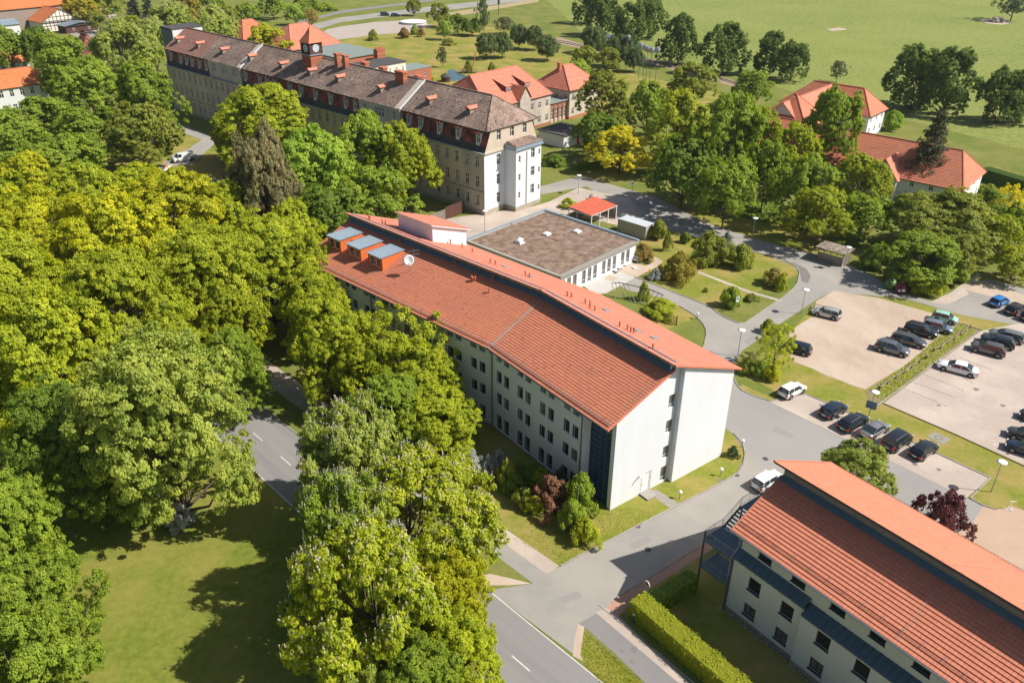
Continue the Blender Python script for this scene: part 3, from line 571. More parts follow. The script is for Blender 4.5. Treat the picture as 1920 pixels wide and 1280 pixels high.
# satellite dish and aerial stand on the roof: things of their own
def bw(x, y, z): x, y = TB[0]+x*TB[2]-y*TB[3], TB[1]+x*TB[3]+y*TB[2]; return FA.w(x, y, z)
dz = zl(3.3)
sdh = empty('satellite_dish', bw(3.3, 18.7, dz), 0, 'white satellite dish on a short mast on the red roof', 'satellite dish')
p = MB(); p.tube([(0, 0, 0), (0, 0, 1.7)], .04); p.build('mast', M['metal'], sdh)
p = MB(); p.lathe([(.02, 0), (.3, .03), (.55, .11), (.72, .2), (.72, .22), (.5, .12), (.02, .04)], n=20)
link('dish', p.mesh('dish', M['white'], True), sdh, (0, -.1, 1.7), (R(58), 0, R(-12)))
p = MB(); p.tube([(0, -.15, 1.3), (0, -.85, 1.55)], .02); p.box(-.05, .05, -.9, -.8, 1.5, 1.62); p.build('feed_arm', M['metal'], sdh)
ant = empty('roof_aerial', bw(4.7, 19.4, zl(4.7)), .4, 'thin metal television aerial above the satellite dish', 'aerial')
p = MB(); p.tube([(0, 0, 0), (0, 0, 1.9)], .025, 5); p.build('mast', M['metal'], ant)
p = MB()
for z in (1.3, 1.8):
    p.tube([(-.8, 0, z), (.8, 0, z)], .015, 4)
    for k in range(7): p.tube([(-.7+k*.23, -.25, z), (-.7+k*.23, .25, z)], .01, 3)
p.build('dipoles', M['metal'], ant)
# ---------------------------------------------------------------- building in the lower right: cream walls, red tile courses
cb = empty('cream_building', FC.w(0, 0), FC.rz, 'cream building with orange tiled roof, metal ledge and outside stair', 'building')
LC = -44.0
ez2, sl2 = 9.42, .5; zc2 = lambda x: ez2+(x+.6)*sl2; zh2 = lambda x: 13.95-(x-4.6)*.475
wl = MB(); pn = MB(); st = MB(); sc = MB()
wy = [-2.35, -5.65, -9.3, -12.7, -16.2, -19.7, -23.2, -26.7, -30, -33.5, -37, -40.5]
def seg(y0, y1, x, zt):
    a = []
    for c in wy:
        if y1 < c-.7 and c+.7 < y0:
            a.append((y0-c-.62, 4.05, 1.24, 1.42, dict(vb=(), pm='pane'))); a.append((y0-c-.62, 1.15, 1.24, 1.3, dict(vb=(.5,), pm='curtain')))
    facade(cb, wl, (x, y0), (x, y1), .55, zt, a, fm='frame_dark', d=.2, fw=.08); sills(sc, (x, y0), (x, y1), a, t=.09, o=.1)
ends = [(0, -7.1, 0, 6.3), (-7.1, -18.9, -.3, 5.85), (-18.9, -30, 0, 6.3), (-30, LC, -.3, 5.85)]
for y0, y1, x, zt in ends:
    seg(y0, y1, x, zt)
    n = max(1, int((y0-y1)/.62))
    for i in range(n):                                                  # standing seam ledge panels
        a, b = y0+(y1-y0)*i/n, y0+(y1-y0)*(i+1)/n
        lp = MB(); lp.add([(x-.1, a-.01, zt), (x-.1, b+.01, zt), (.8, b+.01, zt+.55), (.8, a-.01, zt+.55), (x-.1, a-.01, zt-.16), (x-.1, b+.01, zt-.16)], [(0, 1, 2, 3), (0, 4, 5, 1)])
        lp.beam((x-.1, a, zt+.02), (.8, a, zt+.57), .025, .05); lp.build('ledge_panel', M['bluemetal'], cb)
wl.quad((0, -7.1, .55), (-.3, -7.1, .55), (-.3, -7.1, 5.85), (0, -7.1, 6.3)); wl.quad((-.3, -18.9, .55), (0, -18.9, .55), (0, -18.9, 6.3), (-.3, -18.9, 5.85))
a = []
for c in wy[:]: a.append((-c-.66, 7.15, 1.32, 1.35, dict(vb=(.5,), pm='pane')))
facade(cb, wl, (.8, 0), (.8, LC), 6.3, 9.9, a, fm='frame_dark', d=.18, fw=.08); sills(sc, (.8, 0), (.8, LC), a, t=.06, o=.08)
n = 8
for i in range(n):                                                      # gable end
    a_, b_ = 5.4*i/n, 5.4*(i+1)/n; zz = lambda x: zc2(x)-.25 if x > .8 else 6.4
    wl.quad((a_, 0, 0), (b_, 0, 0), (b_, 0, zc2(b_)-.25 if b_ > .75 else 6.4), (a_, 0, zc2(a_)-.25 if a_ > .6 else 6.4), .5)
wl.quad((5.4, 0, 0), (13.6, 0, 0), (13.6, 0, zh2(13.6)-.3), (5.4, 0, zh2(5.4)-.3), .5); wl.wall((13.6, 0), (13.6, LC), 0, 9.4)
wl.build('wall', M['cream_wall'], cb)
o = sc.build('window_sills', M['darkmetal'], cb); o['kind'] = 'stuff'
for (y0, y1, x, zt) in ends: pn.box(x-.06, x+.1, y1+.002, y0-.002, 0, .55)
pn.build('plinth', M['stone'], cb)
# stones along the foot of the wall
for i in range(150):
    y = .3-i*.14*2; y += random.uniform(-.05, .05)
    if y < -34: break
    x = -.12 if y > -7.1 else -.42
    st.lathe([(.03, 0), (.12, .03), (.13, .09), (.05, .14)], (x-random.random()*.25, y, 0), n=6)
o = st.build('foot_stones', M['stone'], cb); o['kind'] = 'stuff'
# tiles: the ones that show largest are single parts, the rest of the slope is one mass
yv = .42
N0 = round(math.hypot(5.9, 5.9*sl2)/.375); nrm = Vector((-sl2, 0, 1)).normalized(); tw = .31
tm = MB(); L_ = math.hypot(5.9, 5.9*sl2)/N0
tm.add([(0, 0, 0), (0, tw-.012, 0), (0, tw-.012, .085), (0, 0, .085), (L_+.05, tw-.012, .01), (L_+.05, 0, .01), (0, tw*.5, .095), (L_+.05, tw*.5, .02)],
       [(0, 3, 6), (0, 6, 1), (1, 6, 2), (3, 5, 7, 6), (6, 7, 4, 2), (0, 5, 3), (1, 2, 4)], .5)
tmeshes = []
for k in range(6):
    tm.r = [.15+k*.14]*len(tm.f); tmeshes.append(tm.mesh('roof_tile', M['tile_orange']))
rest = MB(); cnt = 0; ang = -math.atan(sl2)
for r in range(N0):
    x = -.6+5.9*r/N0; z = zc2(x)
    for c in range(int((yv-LC)/tw)):
        y = yv-(c+1)*tw; single = (r < 6 and 12 <= c < 62)
        if single and cnt < 300:
            link('roof_tile', tmeshes[random.randrange(6)], cb, (x, y, z), (0, ang, 0)); cnt += 1
        else:
            p = lambda a, b, h: (x+a*math.cos(ang)+h*math.sin(ang), y+b, z-a*math.sin(ang)+h*math.cos(ang))
            e = L_+.05; w_ = tw-.012
            rest.add([p(0, 0, 0), p(0, w_, 0), p(0, w_, .085), p(0, 0, .085), p(e, w_, .01), p(e, 0, .01), p(0, w_*.5, .095), p(e, w_*.5, .02)], [(0, 3, 6), (0, 6, 1), (1, 6, 2), (3, 5, 7, 6), (6, 7, 4, 2)])
o = rest.build('roof_tiles', M['tile_orange'], cb); o['kind'] = 'stuff'
h_ = MB(); h_.tiles((14.4, LC, zh2(14.4)), (14.4, .95, zh2(14.4)), (4.6, .95, zh2(4.6)), (4.6, LC, zh2(4.6)), .37, .3, .03); o = h_.build('roof_tiles', M['tile_orange'], cb); o['kind'] = 'stuff'
u = MB(); undr(u, -.58, zc2(-.58), 5.3, zc2(5.3), LC, LC, .4, .4, t=.2, off=.02); undr(u, 4.65, zh2(4.65), 14.4, zh2(14.4), LC, LC, .93, .93, t=.2, off=.02); u.build('roof_deck', M['darkmetal'], cb)
vg = MB()
n = 18
for i in range(n):
    xa, xb = -.6+5.9*i/n, -.6+5.9*(i+1)/n; vg.add([(xa, .45, zc2(xa)-.12), (xb, .45, zc2(xb)-.12), (xb, .45, zc2(xb)+.09), (xa, .45, zc2(xa)+.09), (xa, .3, zc2(xa)+.09), (xb, .3, zc2(xb)+.09)], [(0, 1, 2, 3), (3, 2, 5, 4)])
for i in range(26):
    xa, xb = 4.6+9.8*i/26, 4.6+9.8*(i+1)/26; vg.add([(xa, .98, zh2(xa)-.12), (xb, .98, zh2(xb)-.12), (xb, .98, zh2(xb)+.07), (xa, .98, zh2(xa)+.07), (xa, .82, zh2(xa)+.07), (xb, .82, zh2(xb)+.07)], [(0, 1, 2, 3), (3, 2, 5, 4)])
vg.build('verge_tiles', M['tile_orange'], cb)
for k in range(5):                                                      # horizontal boards of the raised roof strip
    b = MB(); b.box(5.32+.02*(k % 2), 5.4, LC, .2, 12.62+k*.17, 12.62+k*.17+.15); b.build('clerestory_board', M['wood'], cb)
fl = MB(); fl.quad((4.85, .25, zc2(4.85)+.1), (4.85, LC, zc2(4.85)+.1), (5.33, LC, 12.64), (5.33, .25, 12.64)); fl.box(5.4, 5.6, LC, .18, 12.2, 13.45); fl.build('flashing', M['bluemetal'], cb)
gt = MB(); gt.tube([(-.68, .45, ez2-.04), (-.68, LC, ez2-.04)], .09, 6); gt.build('gutter', M['metal'], cb)
for y in (.25, -18.6):
    p = MB(); p.tube([(-.68, y, ez2-.1), (.1, y, ez2-.5), (.7, y, ez2-.8), (.72, y, 6.9), (-.15, y, 6.2), (-.15, y, .1)], .06, 6); p.build('downpipe', M['metal'], cb)
sg = MB(); xg = -.6+.75
for dz in (.12, .24): sg.tube([(xg, .3, zc2(xg)+dz), (xg, LC, zc2(xg)+dz)], .013, 3)
y = .3
while y > LC: sg.tube([(xg, y, zc2(xg)), (xg, y, zc2(xg)+.26)], .006, 3); y -= .3
y = -.4
while y > LC: sg.tube([(xg, y, zc2(xg)+.25), (xg+.45, y, zc2(xg+.45)+.05)], .02, 3); y -= 1.55
sg.build('snow_guard', M['darkmetal'], cb)
sg = MB(); y = .3; xg = 14.1
for dz in (.1, .2): sg.tube([(xg, .3, zh2(xg)+dz), (xg, LC, zh2(xg)+dz)], .013, 3)
while y > LC: sg.tube([(xg, y, zh2(xg)), (xg, y, zh2(xg)+.22)], .012, 3); y -= .3
sg.build('snow_guard', M['darkmetal'], cb)
lr = MB(); lr.tube([(-.4, -14.4, zc2(-.4)+.1), (4.8, -14.4, zc2(4.8)+.12)], .012, 3); lr.tube([(4.7, -14.4, zh2(4.7)+.08), (14, -16.5, zh2(14)+.08)], .012, 3); lr.build('lightning_wire', M['metal'], cb)
link('roof_vent', VM, cb, (2.4, -24.8, zc2(2.4)), scale=(1.3, 1.3, 1.1))
# outside stair with two balconies
def rail(mb_, pts, h=1.0, r=.022, gap=.14):
    for a, b in zip(pts, pts[1:]):
        a, b = Vector(a), Vector(b); n = max(1, int((b-a).length/gap)); U = Vector((0, 0, 1))
        mb_.tube([a+U*h, b+U*h], r, 4); mb_.tube([a+U*.1, b+U*.1], r*.8, 4)
        for i in range(n+1): p = a.lerp(b, i/n); mb_.tube([p+U*.02, p+U*h], .009 if i % 8 else .022, 3)
for z in (5.88, 2.8): stp = MB(); stp.box(-.2, 2.35, .05, 3.4, z, z+.12); stp.build('balcony_floor', M['bluemetal'], cb)
for i in range(7):
    s1 = MB(); x = 2.45+i*.31; s1.box(x, x+.27, .9, 3.3, 6.0+i*.185, 6.04+i*.185); s1.build('stair_tread', M['metal'], cb)
ld = MB(); ld.box(4.65, 7.9, .05, 3.3, 7.22, 7.32); ld.build('landing', M['bluemetal'], cb)
for pts_ in ([(2.3, 3.35, 6), (-.15, 3.35, 6), (-.15, .05, 6)], [(2.4, 3.35, 6.0), (4.7, 3.35, 7.3), (7.9, 3.35, 7.3), (7.9, .1, 7.3)], [(2.3, 3.3, 2.92), (-.1, 3.3, 2.92), (-.1, .05, 2.92)]):
    rl_ = MB(); rail(rl_, pts_); rl_.build('railing', M['metal'], cb)
po = MB()
for x, y, z in ((-.1, 3.3, 7), (-.1, .15, 4), (2.35, 3.3, 6), (4.7, 3.2, 7.2), (7.8, 3.2, 7.2), (7.8, .2, 7.2)): po.beam((x, y, 0), (x, y, z), .12, .12)
po.beam((2.4, .9, 5.95), (4.65, .9, 7.25), .06, .24); po.beam((2.4, 3.3, 5.95), (4.65, 3.3, 7.25), .06, .24)
po.build('stair_frame', M['darkmetal'], cb)
# ---------------------------------------------------------------- flat roofed clinic annex
FF = Fr(G(1052, 518, 3.9)[:2], -47.0)
x1f, y1f = FF.g(1200, 450, 3.9)[0], FF.g(1025, 393, 3.9)[1]
fb = empty('flat_roofed_annex', FF.w(0, 0), FF.rz, 'low white annex with a brown mossy flat roof and long windows', 'building')
LX, LY = x1f, y1f+.3
w_ = MB(); P0, P1 = (0, .35), (LX-.4, .35); ws = []
s = .5
while s < LX-2:
    for e in (0, 1.45, 2.9):
        if s+e < LX-1.6: ws.append((s+e, .35, .95, 2.45, dict(hb=(.28,), pm='curtain')))
    s += 5.2
facade(fb, w_, P0, P1, 0, 3.3, ws, fm='frame_white'); w_.wall((LX-.4, .35), (LX-.4, LY-.3), 0, 3.3); w_.wall((.3, LY-.3), (.3, .35), 0, 3.3); w_.wall((LX-.4, LY-.3), (.3, LY-.3), 0, 3.3)
w_.build('wall', M['white_wall'], fb)
r_ = MB(); r_.box(.5, LX-.7, .75, LY-.7, 3.3, 3.72); r_.build('roof', M['moss_roof'], fb)
e_ = MB(); e_.box(0, LX, 0, .72, 3.35, 3.78); e_.box(LX-.72, LX, .72, LY, 3.35, 3.80); e_.box(0, .5, .72, LY, 3.35, 3.78); e_.box(.5, LX-.72, LY-.7, LY, 3.35, 3.79)
e_.build('roof_edge', M['kerb'], fb)
e_ = MB(); e_.box(LX-.55, LX+.02, 0, LY+.02, 3.803, 4.02); e_.box(-.02, LX-.55, LY-.35, LY+.02, 3.803, 4.02); e_.build('parapet_cap', M['zinc'], fb)
for i in range(3): p = MB(); p.box(LX-.6, LX+.07, LY*(.2+.3*i), LY*(.2+.3*i)+.12, 4.024, 4.06); p.build('parapet_joint', M['darkmetal'], fb)
for px, py, tilt in ((975, 453, 1), (1025, 437, 0), (1082, 432, 0)):
    x, y = FF.g(px, py, 4.0); sk = MB(); sk.box(x-.6, x+.6, y-.6, y+.6, 3.7, 3.95); s_ = sk.build('skylight', M['frame_white'], fb)
    dm = MB()
    for i in range(6):
        a, b = math.pi/2*i/6, math.pi/2*(i+1)/6
    dm.add([(-.55, -.55, 0), (.55, -.55, 0), (.55, .55, 0), (-.55, .55, 0), (-.35, -.35, .16), (.35, -.35, .16), (.35, .35, .16), (-.35, .35, .16)], [(0, 1, 5, 4), (1, 2, 6, 5), (2, 3, 7, 6), (3, 0, 4, 7), (4, 5, 6, 7)])
    dm.build('skylight_lid', M['white'], s_, loc=(x-(.55 if tilt else 0), y, 3.97)).rotation_euler = (0, R(-28) if tilt else 0, 0)
    if tilt: s_.children[0].location = (x-.1, y, 4.3)
for px, py in ((1010, 405), (960, 420), (935, 435), (1060, 415), (1110, 440), (1000, 470), (920, 450), (1045, 450)):
    x, y = FF.g(px, py, 3.9); link('roof_vent', VM, fb, (x, y, 3.7), scale=(.8, .8, .7))
# ---------------------------------------------------------------- the old hospital with the clock tower
oh = empty('old_hospital', FO.w(0, 0), FO.rz, 'long old hospital with brown mansard roof, clock tower and white end wall', 'building')
LO, WO = 122.5, 15.2
w_ = MB(); ws = []
ys = [2.0+2.78*i for i in range(44)]
for i, c in enumerate(ys):
    if c > LO-1: break
    s = LO-c-.5
    for j, (z, h) in enumerate(((1.7, 2.0), (5.4, 2.1), (9.3, 2.1))):
        ws.append((s, z, 1.0, h, dict(vb=(.5,), hb=(.62,), pm='pane' if (i+j) % 3 else 'curtain')))
facade(oh, w_, (0, LO), (0, 0), .9, 12, ws, fm='frame_white', d=.18, fw=.09)
w_.wall((WO, LO), (0, LO), .9, 12); w_.wall((WO, 0), (WO, LO), .9, 12)
w_.build('wall', M['tan_wall'], oh)
o = MB(); sills(o, (0, LO), (0, 0), ws, o=.1); o = o.build('window_sills', M['stone'], oh); o['kind'] = 'stuff'
w_ = MB(); kw = dict(vb=(.5,), hb=(.62,))
g = [(3.4, z, 1.1, 2.1, kw) for z in (1.7, 5.4, 9.3)]
facade(oh, w_, (0, 0), (WO, 0), .9, 12, g, fm='frame_white', d=.2, fw=.09)
t0, t1, ty = 5.7, 13.0, -2.95
facade(oh, w_, (t0, ty), (t1, ty), .9, 12.1, [(4.3, z, 1.1, 1.9, kw) for z in (2.6, 6.2, 9.8)]+[(.75, z, .55, 1.3, dict(hb=(.5,))) for z in (2.5, 6.1, 9.7)]+[(6.5, z, .5, 1.1, dict(hb=(.5,))) for z in (2.9, 6.5, 10.1)], fm='frame_white', d=.2, fw=.08)
w_.wall((t0, 0), (t0, ty), .9, 12.1); w_.wall((t1, ty), (t1, 0), .9, 12.1)
w_.build('end_wall', M['white_wall'], oh)
p = MB(); p.box(-.08, WO+.08, -.08, LO+.05, 0, .9); p.box(t0-.08, t1+.08, ty-.08, -.085, 0, .903); p.build('plinth', M['stone'], oh)
dp = MB(); dp.box(t0+2.9, t0+3.15, ty-.12, ty-.002, .9, 11.5); dp.build('downpipe', M['stone'], oh)
tr = MB(); tr.box(t0-.35, t1+.35, ty-.35, 0, 12.1, 12.35); tr.box(t0-.2, t1+.2, ty-.2, 0, 12.35, 12.9); tr.build('tower_cornice', M['zinc'], oh)
tr = MB(); tr.tiles((t0-.3, ty-.3, 12.92), (t1+.3, ty-.3, 12.92), (t1-.4, -.05, 13.35), (t0+.6, -.05, 13.35), .3, .3, .04); tr.build('tower_roof', M['tile_brown'], oh)
tr = MB(); tr.poly([(t0-.3, ty-.3, 12.92), (t0+.6, -.05, 13.35), (t0-.3, -.05, 12.92)]); tr.poly([(t1+.3, ty-.3, 12.92), (t1+.3, -.05, 12.92), (t1-.4, -.05, 13.35)]); tr.build('tower_roof', M['felt'], oh)
c = MB()
for (a, b) in (((-.35, -.35), (-.0, LO+.1)), ): c.box(a[0], a[1]+.35, -.35, LO+.2, 12.0, 12.14); c.box(-.5, 0, -.5, LO+.2, 12.143, 12.24)
c.build('cornice', M['zinc'], oh)
c = MB(); c.box(-.12, -.002, -.1, LO, 4.35, 4.6); c.box(-.1, WO+.1, -.3, .0, 12.0, 12.3); c.build('string_course', M['tan_wall'], oh)
c = MB(); c.box(-.14, -.002, 0, LO, 4.6, 4.66); c.build('string_course_cap', M['bluemetal'], oh)
# attic gable wall at the end
gx = [(0.2, 12.3), (WO-.2, 12.3), (WO-1.9, 16.4), (1.9, 16.4)]
w_ = MB(); facade(oh, w_, (1.9, -.02), (WO-1.9, -.02), 12.3, 16.4, [(x-1.9-.55, 14.0 if x < 9 else 14.0, 1.1, 1.9, kw) for x in (4.0, 7.7, 11.3)], fm='frame_white', d=.2, fw=.09)
w_.poly([(.2, -.02, 12.3), (1.9, -.02, 12.3), (1.9, -.02, 16.4)]); w_.poly([(WO-.2, -.02, 12.3), (WO-1.9, -.02, 16.4), (WO-1.9, -.02, 12.3)])
w_.build('attic_wall', mat('attic_render', (.55, .46, .35), .9, (.46, .38, .29), .5, .6), oh)
# mansard: dark tiled slopes between rendered attic bays
bays = [(24.0, 37.2), (84.0, 99.2)]
segs = [(0.0, 24.0), (37.2, 84.0), (99.2, LO)]
mx = lambda z: .25+(z-12.3)*.30
ms = MB(); lo_ = MB()
for a, b in segs:
    ms.tiles((mx(13.4), b, 13.4), (mx(13.4), a, 13.4), (mx(16.4), a, 16.4), (mx(16.4), b, 16.4), .3, .28, .035)
    lo_.quad((mx(12.3)-.1, b, 12.25), (mx(12.3)-.1, a, 12.25), (mx(13.4), a, 13.42), (mx(13.4), b, 13.42), .5)
ms.quad((WO-.25, 0, 12.3), (WO-.25, LO, 12.3), (WO-1.5, LO, 16.4), (WO-1.5, 0, 16.4)); ms.quad((.3, LO, 12.3), (WO-.3, LO, 12.3), (WO-1.5, LO, 16.4), (1.5, LO, 16.4))
o = ms.build('mansard_tiles', M['tile_mansard'], oh); o['kind'] = 'stuff'; lo_.build('mansard_foot', M['felt'], oh)
for a, b in bays:
    w_ = MB(); L = b-a; ww = []
    for k, f in enumerate((.14, .42, .5, .58, .86) if L < 14 else (.13, .2, .45, .52, .76, .83)): ww.append((L*f-.4, 13.9, .85, 1.9, dict(vb=(.5,), hb=(.6,))))
    facade(oh, w_, (.05, b), (.05, a), 12.3, 16.35, ww, fm='frame_white', d=.15, fw=.09)
    for y in (a, b): w_.poly([(.05, y, 12.3), (.05, y, 16.35), (1.6, y, 16.35), (.4, y, 12.3)])
    w_.build('attic_bay_wall', M['tan_wall'], oh)
# top roof, hipped at the near end
re, rr = 16.3, 21.0; RX = 7.6; y0r = 4.9
tr = MB(); tr.tiles((.35, LO+.3, re), (.35, 104.0, re), (RX, 104.0, rr), (RX, LO+.3, rr), .38, .32, .05); o = tr.build('roof_tiles', mat('reddish_old_tile', (.36, .19, .14), .9, (.26, .13, .10), 1.2, .6, rnd=.25), oh); o['kind'] = 'stuff'
tr = MB(); tr.tiles((.35, 104.0, re), (.35, -.4, re), (RX, y0r, rr), (RX, 104.0, rr), .38, .32, .05); tr.tiles((.35, -.4, re), (WO-.35, -.4, re), (RX, y0r, rr), (RX, y0r, rr), .38, .32, .05)
o = tr.build('roof_tiles', M['tile_brown'], oh); o['kind'] = 'stuff'
tr = MB(); tr.tiles((WO-.35, -.4, re), (WO-.35, LO+.3, re), (RX, LO+.3, rr), (RX, y0r, rr), .7, .9, .05); tr.poly([(.5, LO, re), (WO-.5, LO, re), (RX, LO, rr)]); tr.build('rear_roof', M['tile_brown'], oh)
c = MB()
for a, b in (((.35, -.4, re), (RX, y0r, rr)), ((WO-.35, -.4, re), (RX, y0r, rr)), ((RX, y0r, rr), (RX, LO, rr))):
    A_, B_ = Vector(a), Vector(b); n = int((B_-A_).length/.45)
    for i in range(n): c.beam(A_.lerp(B_, i/n)+Vector((0, 0, .08)), A_.lerp(B_, (i+.92)/n)+Vector((0, 0, .1)), .26, .14)
o = c.build('ridge_tiles', M['tile_brown'], oh); o['kind'] = 'stuff'
sf = MB(); sf.box(.3, WO-.3, -.3, LO, re-.16, re-.03); sf.build('eaves_board', M['darkmetal'], oh)
for y in (24.2, 84.2):                                                  # firewall strips with a pale cap
    zr_ = lambda x: re+(x-.35)*(rr-re)/(RX-.35)
    f_ = MB(); f_.beam((.3, y, zr_(.3)+.1), (RX, y, zr_(RX)+.1), .3, .3); f_.build('firewall_cap', M['white_wall'], oh)
    f_ = MB(); f_.beam((.3, y+1.0, zr_(.3)+.04), (RX, y+1.0, zr_(RX)+.04), 1.5, .14); f_.build('firewall_strip', M['tan_wall'], oh)
# attic windows with little hoods on the mansard
hm = MB(); hm.add([(0, 0, 0), (0, 1.3, 0), (.75, 1.2, .28), (.75, .1, .28), (.05, .2, .22), (.05, 1.1, .22)], [(0, 1, 2, 3), (0, 3, 4), (1, 5, 2)]); hm.box(0, .75, .1, 1.2, -.1, 0); HM = hm.mesh('window_hood', M['terracotta'])
bx = MB(); bx.box(.1, .9, 0, .07, 0, 1.9); bx.box(.1, .9, 1.03, 1.1, 0, 1.9); bx.box(0, .1, .1, 1.0, -.45, 0); bx.add([(0, .1, -.02), (0, 1, -.02), (.6, 1, .1), (.6, .1, .1)], [(0, 1, 2, 3)]); BX = bx.mesh('window_box', M['grey_wall'])
for y in (2.0, 7.5, 12.8, 18.3, 21.8, 39.2, 42.6, 48.1, 53.7, 59.3, 63.8, 70.0, 73.2, 76.3, 82.6, 101.2, 104.8, 108.5, 111.5, 114.7, 120.2):
    x = .35; b_ = link('attic_window', BX, oh, (x, y-.55, 13.85)); link('hood', HM, b_, (-.3, -.1, 1.98))
    f, q = win_meshes(.9, 1.85, 'frame_white', 'pane', (.5,), (.6,), .08); o = link('frame', f, b_, (.2, 1.0, 0), (0, 0, -math.pi/2)); link('pane', q, b_, (.2, 1.0, 0), (0, 0, -math.pi/2))
# roof dormers
dm = MB(); dm.box(-1.2, .6, -.62, .62, -.9, .75); DM = dm.mesh('roof_dormer', M['tile_brown'])
dr = MB(); dr.add([(-1.5, -.9, .72), (-1.5, 0, 1.18), (-1.5, .9, .72), (1.6, -.9, .72), (1.6, 0, 1.18), (1.6, .9, .72)], [(0, 3, 4, 1), (1, 4, 5, 2), (0, 1, 2), (3, 5, 4), (0, 2, 5, 3)]); DR = dr.mesh('dormer_roof', M['tile_salmon'])
dwm = MB(); dwm.box(-1.24, -1.2, -.45, .45, -.3, .6); DW = dwm.mesh('dormer_window', M['bluemetal'])
for y in (6.9, 18.3, 33.5, 48.1, 58.6, 69.9, 83.5, 96.3, 108.6, 119.5):
    o = link('roof_dormer', DM, oh, (3.9, y, 18.3)); link('dormer_roof', DR, o); link('dormer_window', DW, o)
# chimneys
for x, y, h, ly in ((6.2, 30.2, 1.9, 2.6), (6.6, 49.5, 2.4, 1.0), (6.6, 52.4, 2.4, 1.0), (9.2, 46, 1.4, 1.6), (9.4, 40, 1.2, 1.6), (9.2, 28.2, 1.0, 1.4)):
    zb = rr-abs(x-RX)*.64
    c = MB(); n = 12
    for k in range(n): c.box(x-.55-.01*(k % 2), x+.55+.01*(k % 2), y-ly/2-.01*(k % 2), y+ly/2+.01*(k % 2), zb-.8+(h+.8)*k/n, zb-.8+(h+.8)*(k+.94)/n)
    o = c.build('chimney', M['brick'], oh); cc = MB(); cc.box(x-.7, x+.7, y-ly/2-.15, y+ly/2+.15, zb+h, zb+h+.3); cc.build('chimney_cap', M['terracotta'], o)
# clock tower on the ridge
cx_, cy_ = 6.0, 61.2
c = MB()
for k in range(16): c.box(cx_-1.7, cx_+1.7, cy_-1.7-.012*(k % 2), cy_+1.7+.012*(k % 2), 18.6+k*.2, 18.6+k*.2+.19)
ct = c.build('clock_tower', M['brick'], oh)
c = MB(); c.box(cx_-1.95, cx_+1.95, cy_-1.95, cy_+1.95, 21.8, 21.98); c.build('tower_ledge', M['zinc'], ct)
c = MB(); c.box(cx_-1.6, cx_+1.6, cy_-1.6, cy_+1.6, 21.98, 24.5)
for k in (-1, 1):
    for j in (-1, 1): c.box(cx_+k*1.6-.15, cx_+k*1.6+.15, cy_+j*1.6-.15, cy_+j*1.6+.15, 21.981, 24.5)
c.build('clock_stage', M['brown_wood'], ct)
c = MB(); c.add([(cx_-2.0, cy_-2.0, 24.5), (cx_+2.0, cy_-2.0, 24.5), (cx_+2.0, cy_+2.0, 24.5), (cx_-2.0, cy_+2.0, 24.5), (cx_-.8, cy_-.8, 26.3), (cx_+.8, cy_-.8, 26.3), (cx_+.8, cy_+.8, 26.3), (cx_-.8, cy_+.8, 26.3), (cx_, cy_, 27.8)],
      [(0, 1, 5, 4), (1, 2, 6, 5), (2, 3, 7, 6), (3, 0, 4, 7), (4, 5, 8), (5, 6, 8), (6, 7, 8), (7, 4, 8), (3, 2, 1, 0)]); c.build('spire_roof', M['tile_red'], ct)
c = MB(); c.tube([(cx_, cy_, 27.7), (cx_, cy_, 30.2)], [.07, .03], 5); c.lathe([(.02, -.15), (.14, 0), (.02, .15)], (cx_, cy_, 28.6), 8); c.build('spire_rod', M['darkmetal'], ct)
cf = MB(); cf.lathe([(1.0, 0), (1.0, .05), (.02, .05)], n=28); CFm = cf.mesh('clock_face', mat('clock_dial', (.42, .52, .58), .5, (.36, .46, .52), 2, .5))
ch = MB()
for k in range(12):
    a = math.pi*k/6; ch.beam((.72*math.cos(a), .72*math.sin(a), .07), (.9*math.cos(a), .9*math.sin(a), .07), .08, .02)
ch.beam((0, 0, .09), (.62*math.cos(4.4), .62*math.sin(4.4), .09), .1, .02); ch.beam((0, 0, .09), (.45*math.cos(-.4), .45*math.sin(-.4), .09), .1, .02)
for k in range(28):
    a, b = 2*math.pi*k/28, 2*math.pi*(k+1)/28; ch.beam((1.0*math.cos(a), 1.0*math.sin(a), .05), (1.0*math.cos(b), 1.0*math.sin(b), .05), .07, .06)
CHm = ch.mesh('clock_hands', M['white'])
for loc, rot in (((cx_-1.61, cy_, 23.3), (math.pi/2, 0, -math.pi/2)), ((cx_, cy_-1.61, 23.3), (math.pi/2, 0, 0))):
    o = link('clock_face', CFm, ct, loc, rot, (.82, .82, 1)); link('clock_hands', CHm, o)
# grey lift block at the far end of the hospital
lb = MB(); lb.box(3.5, 12.5, LO+.6, LO+6.5, 0, 20.6); o = lb.build('lift_block', M['bluemetal'], oh)
lb = MB(); lb.box(3.3, 12.7, LO+.4, LO+6.7, 20.6, 21.1); lb.build('lift_block_roof', M['felt'], o)
lb = MB(); lb.box(3.55, 12.45, LO+.2, LO+.58, 16.5, 20.55); lb.build('lift_block_render', M['grey_wall'], o)
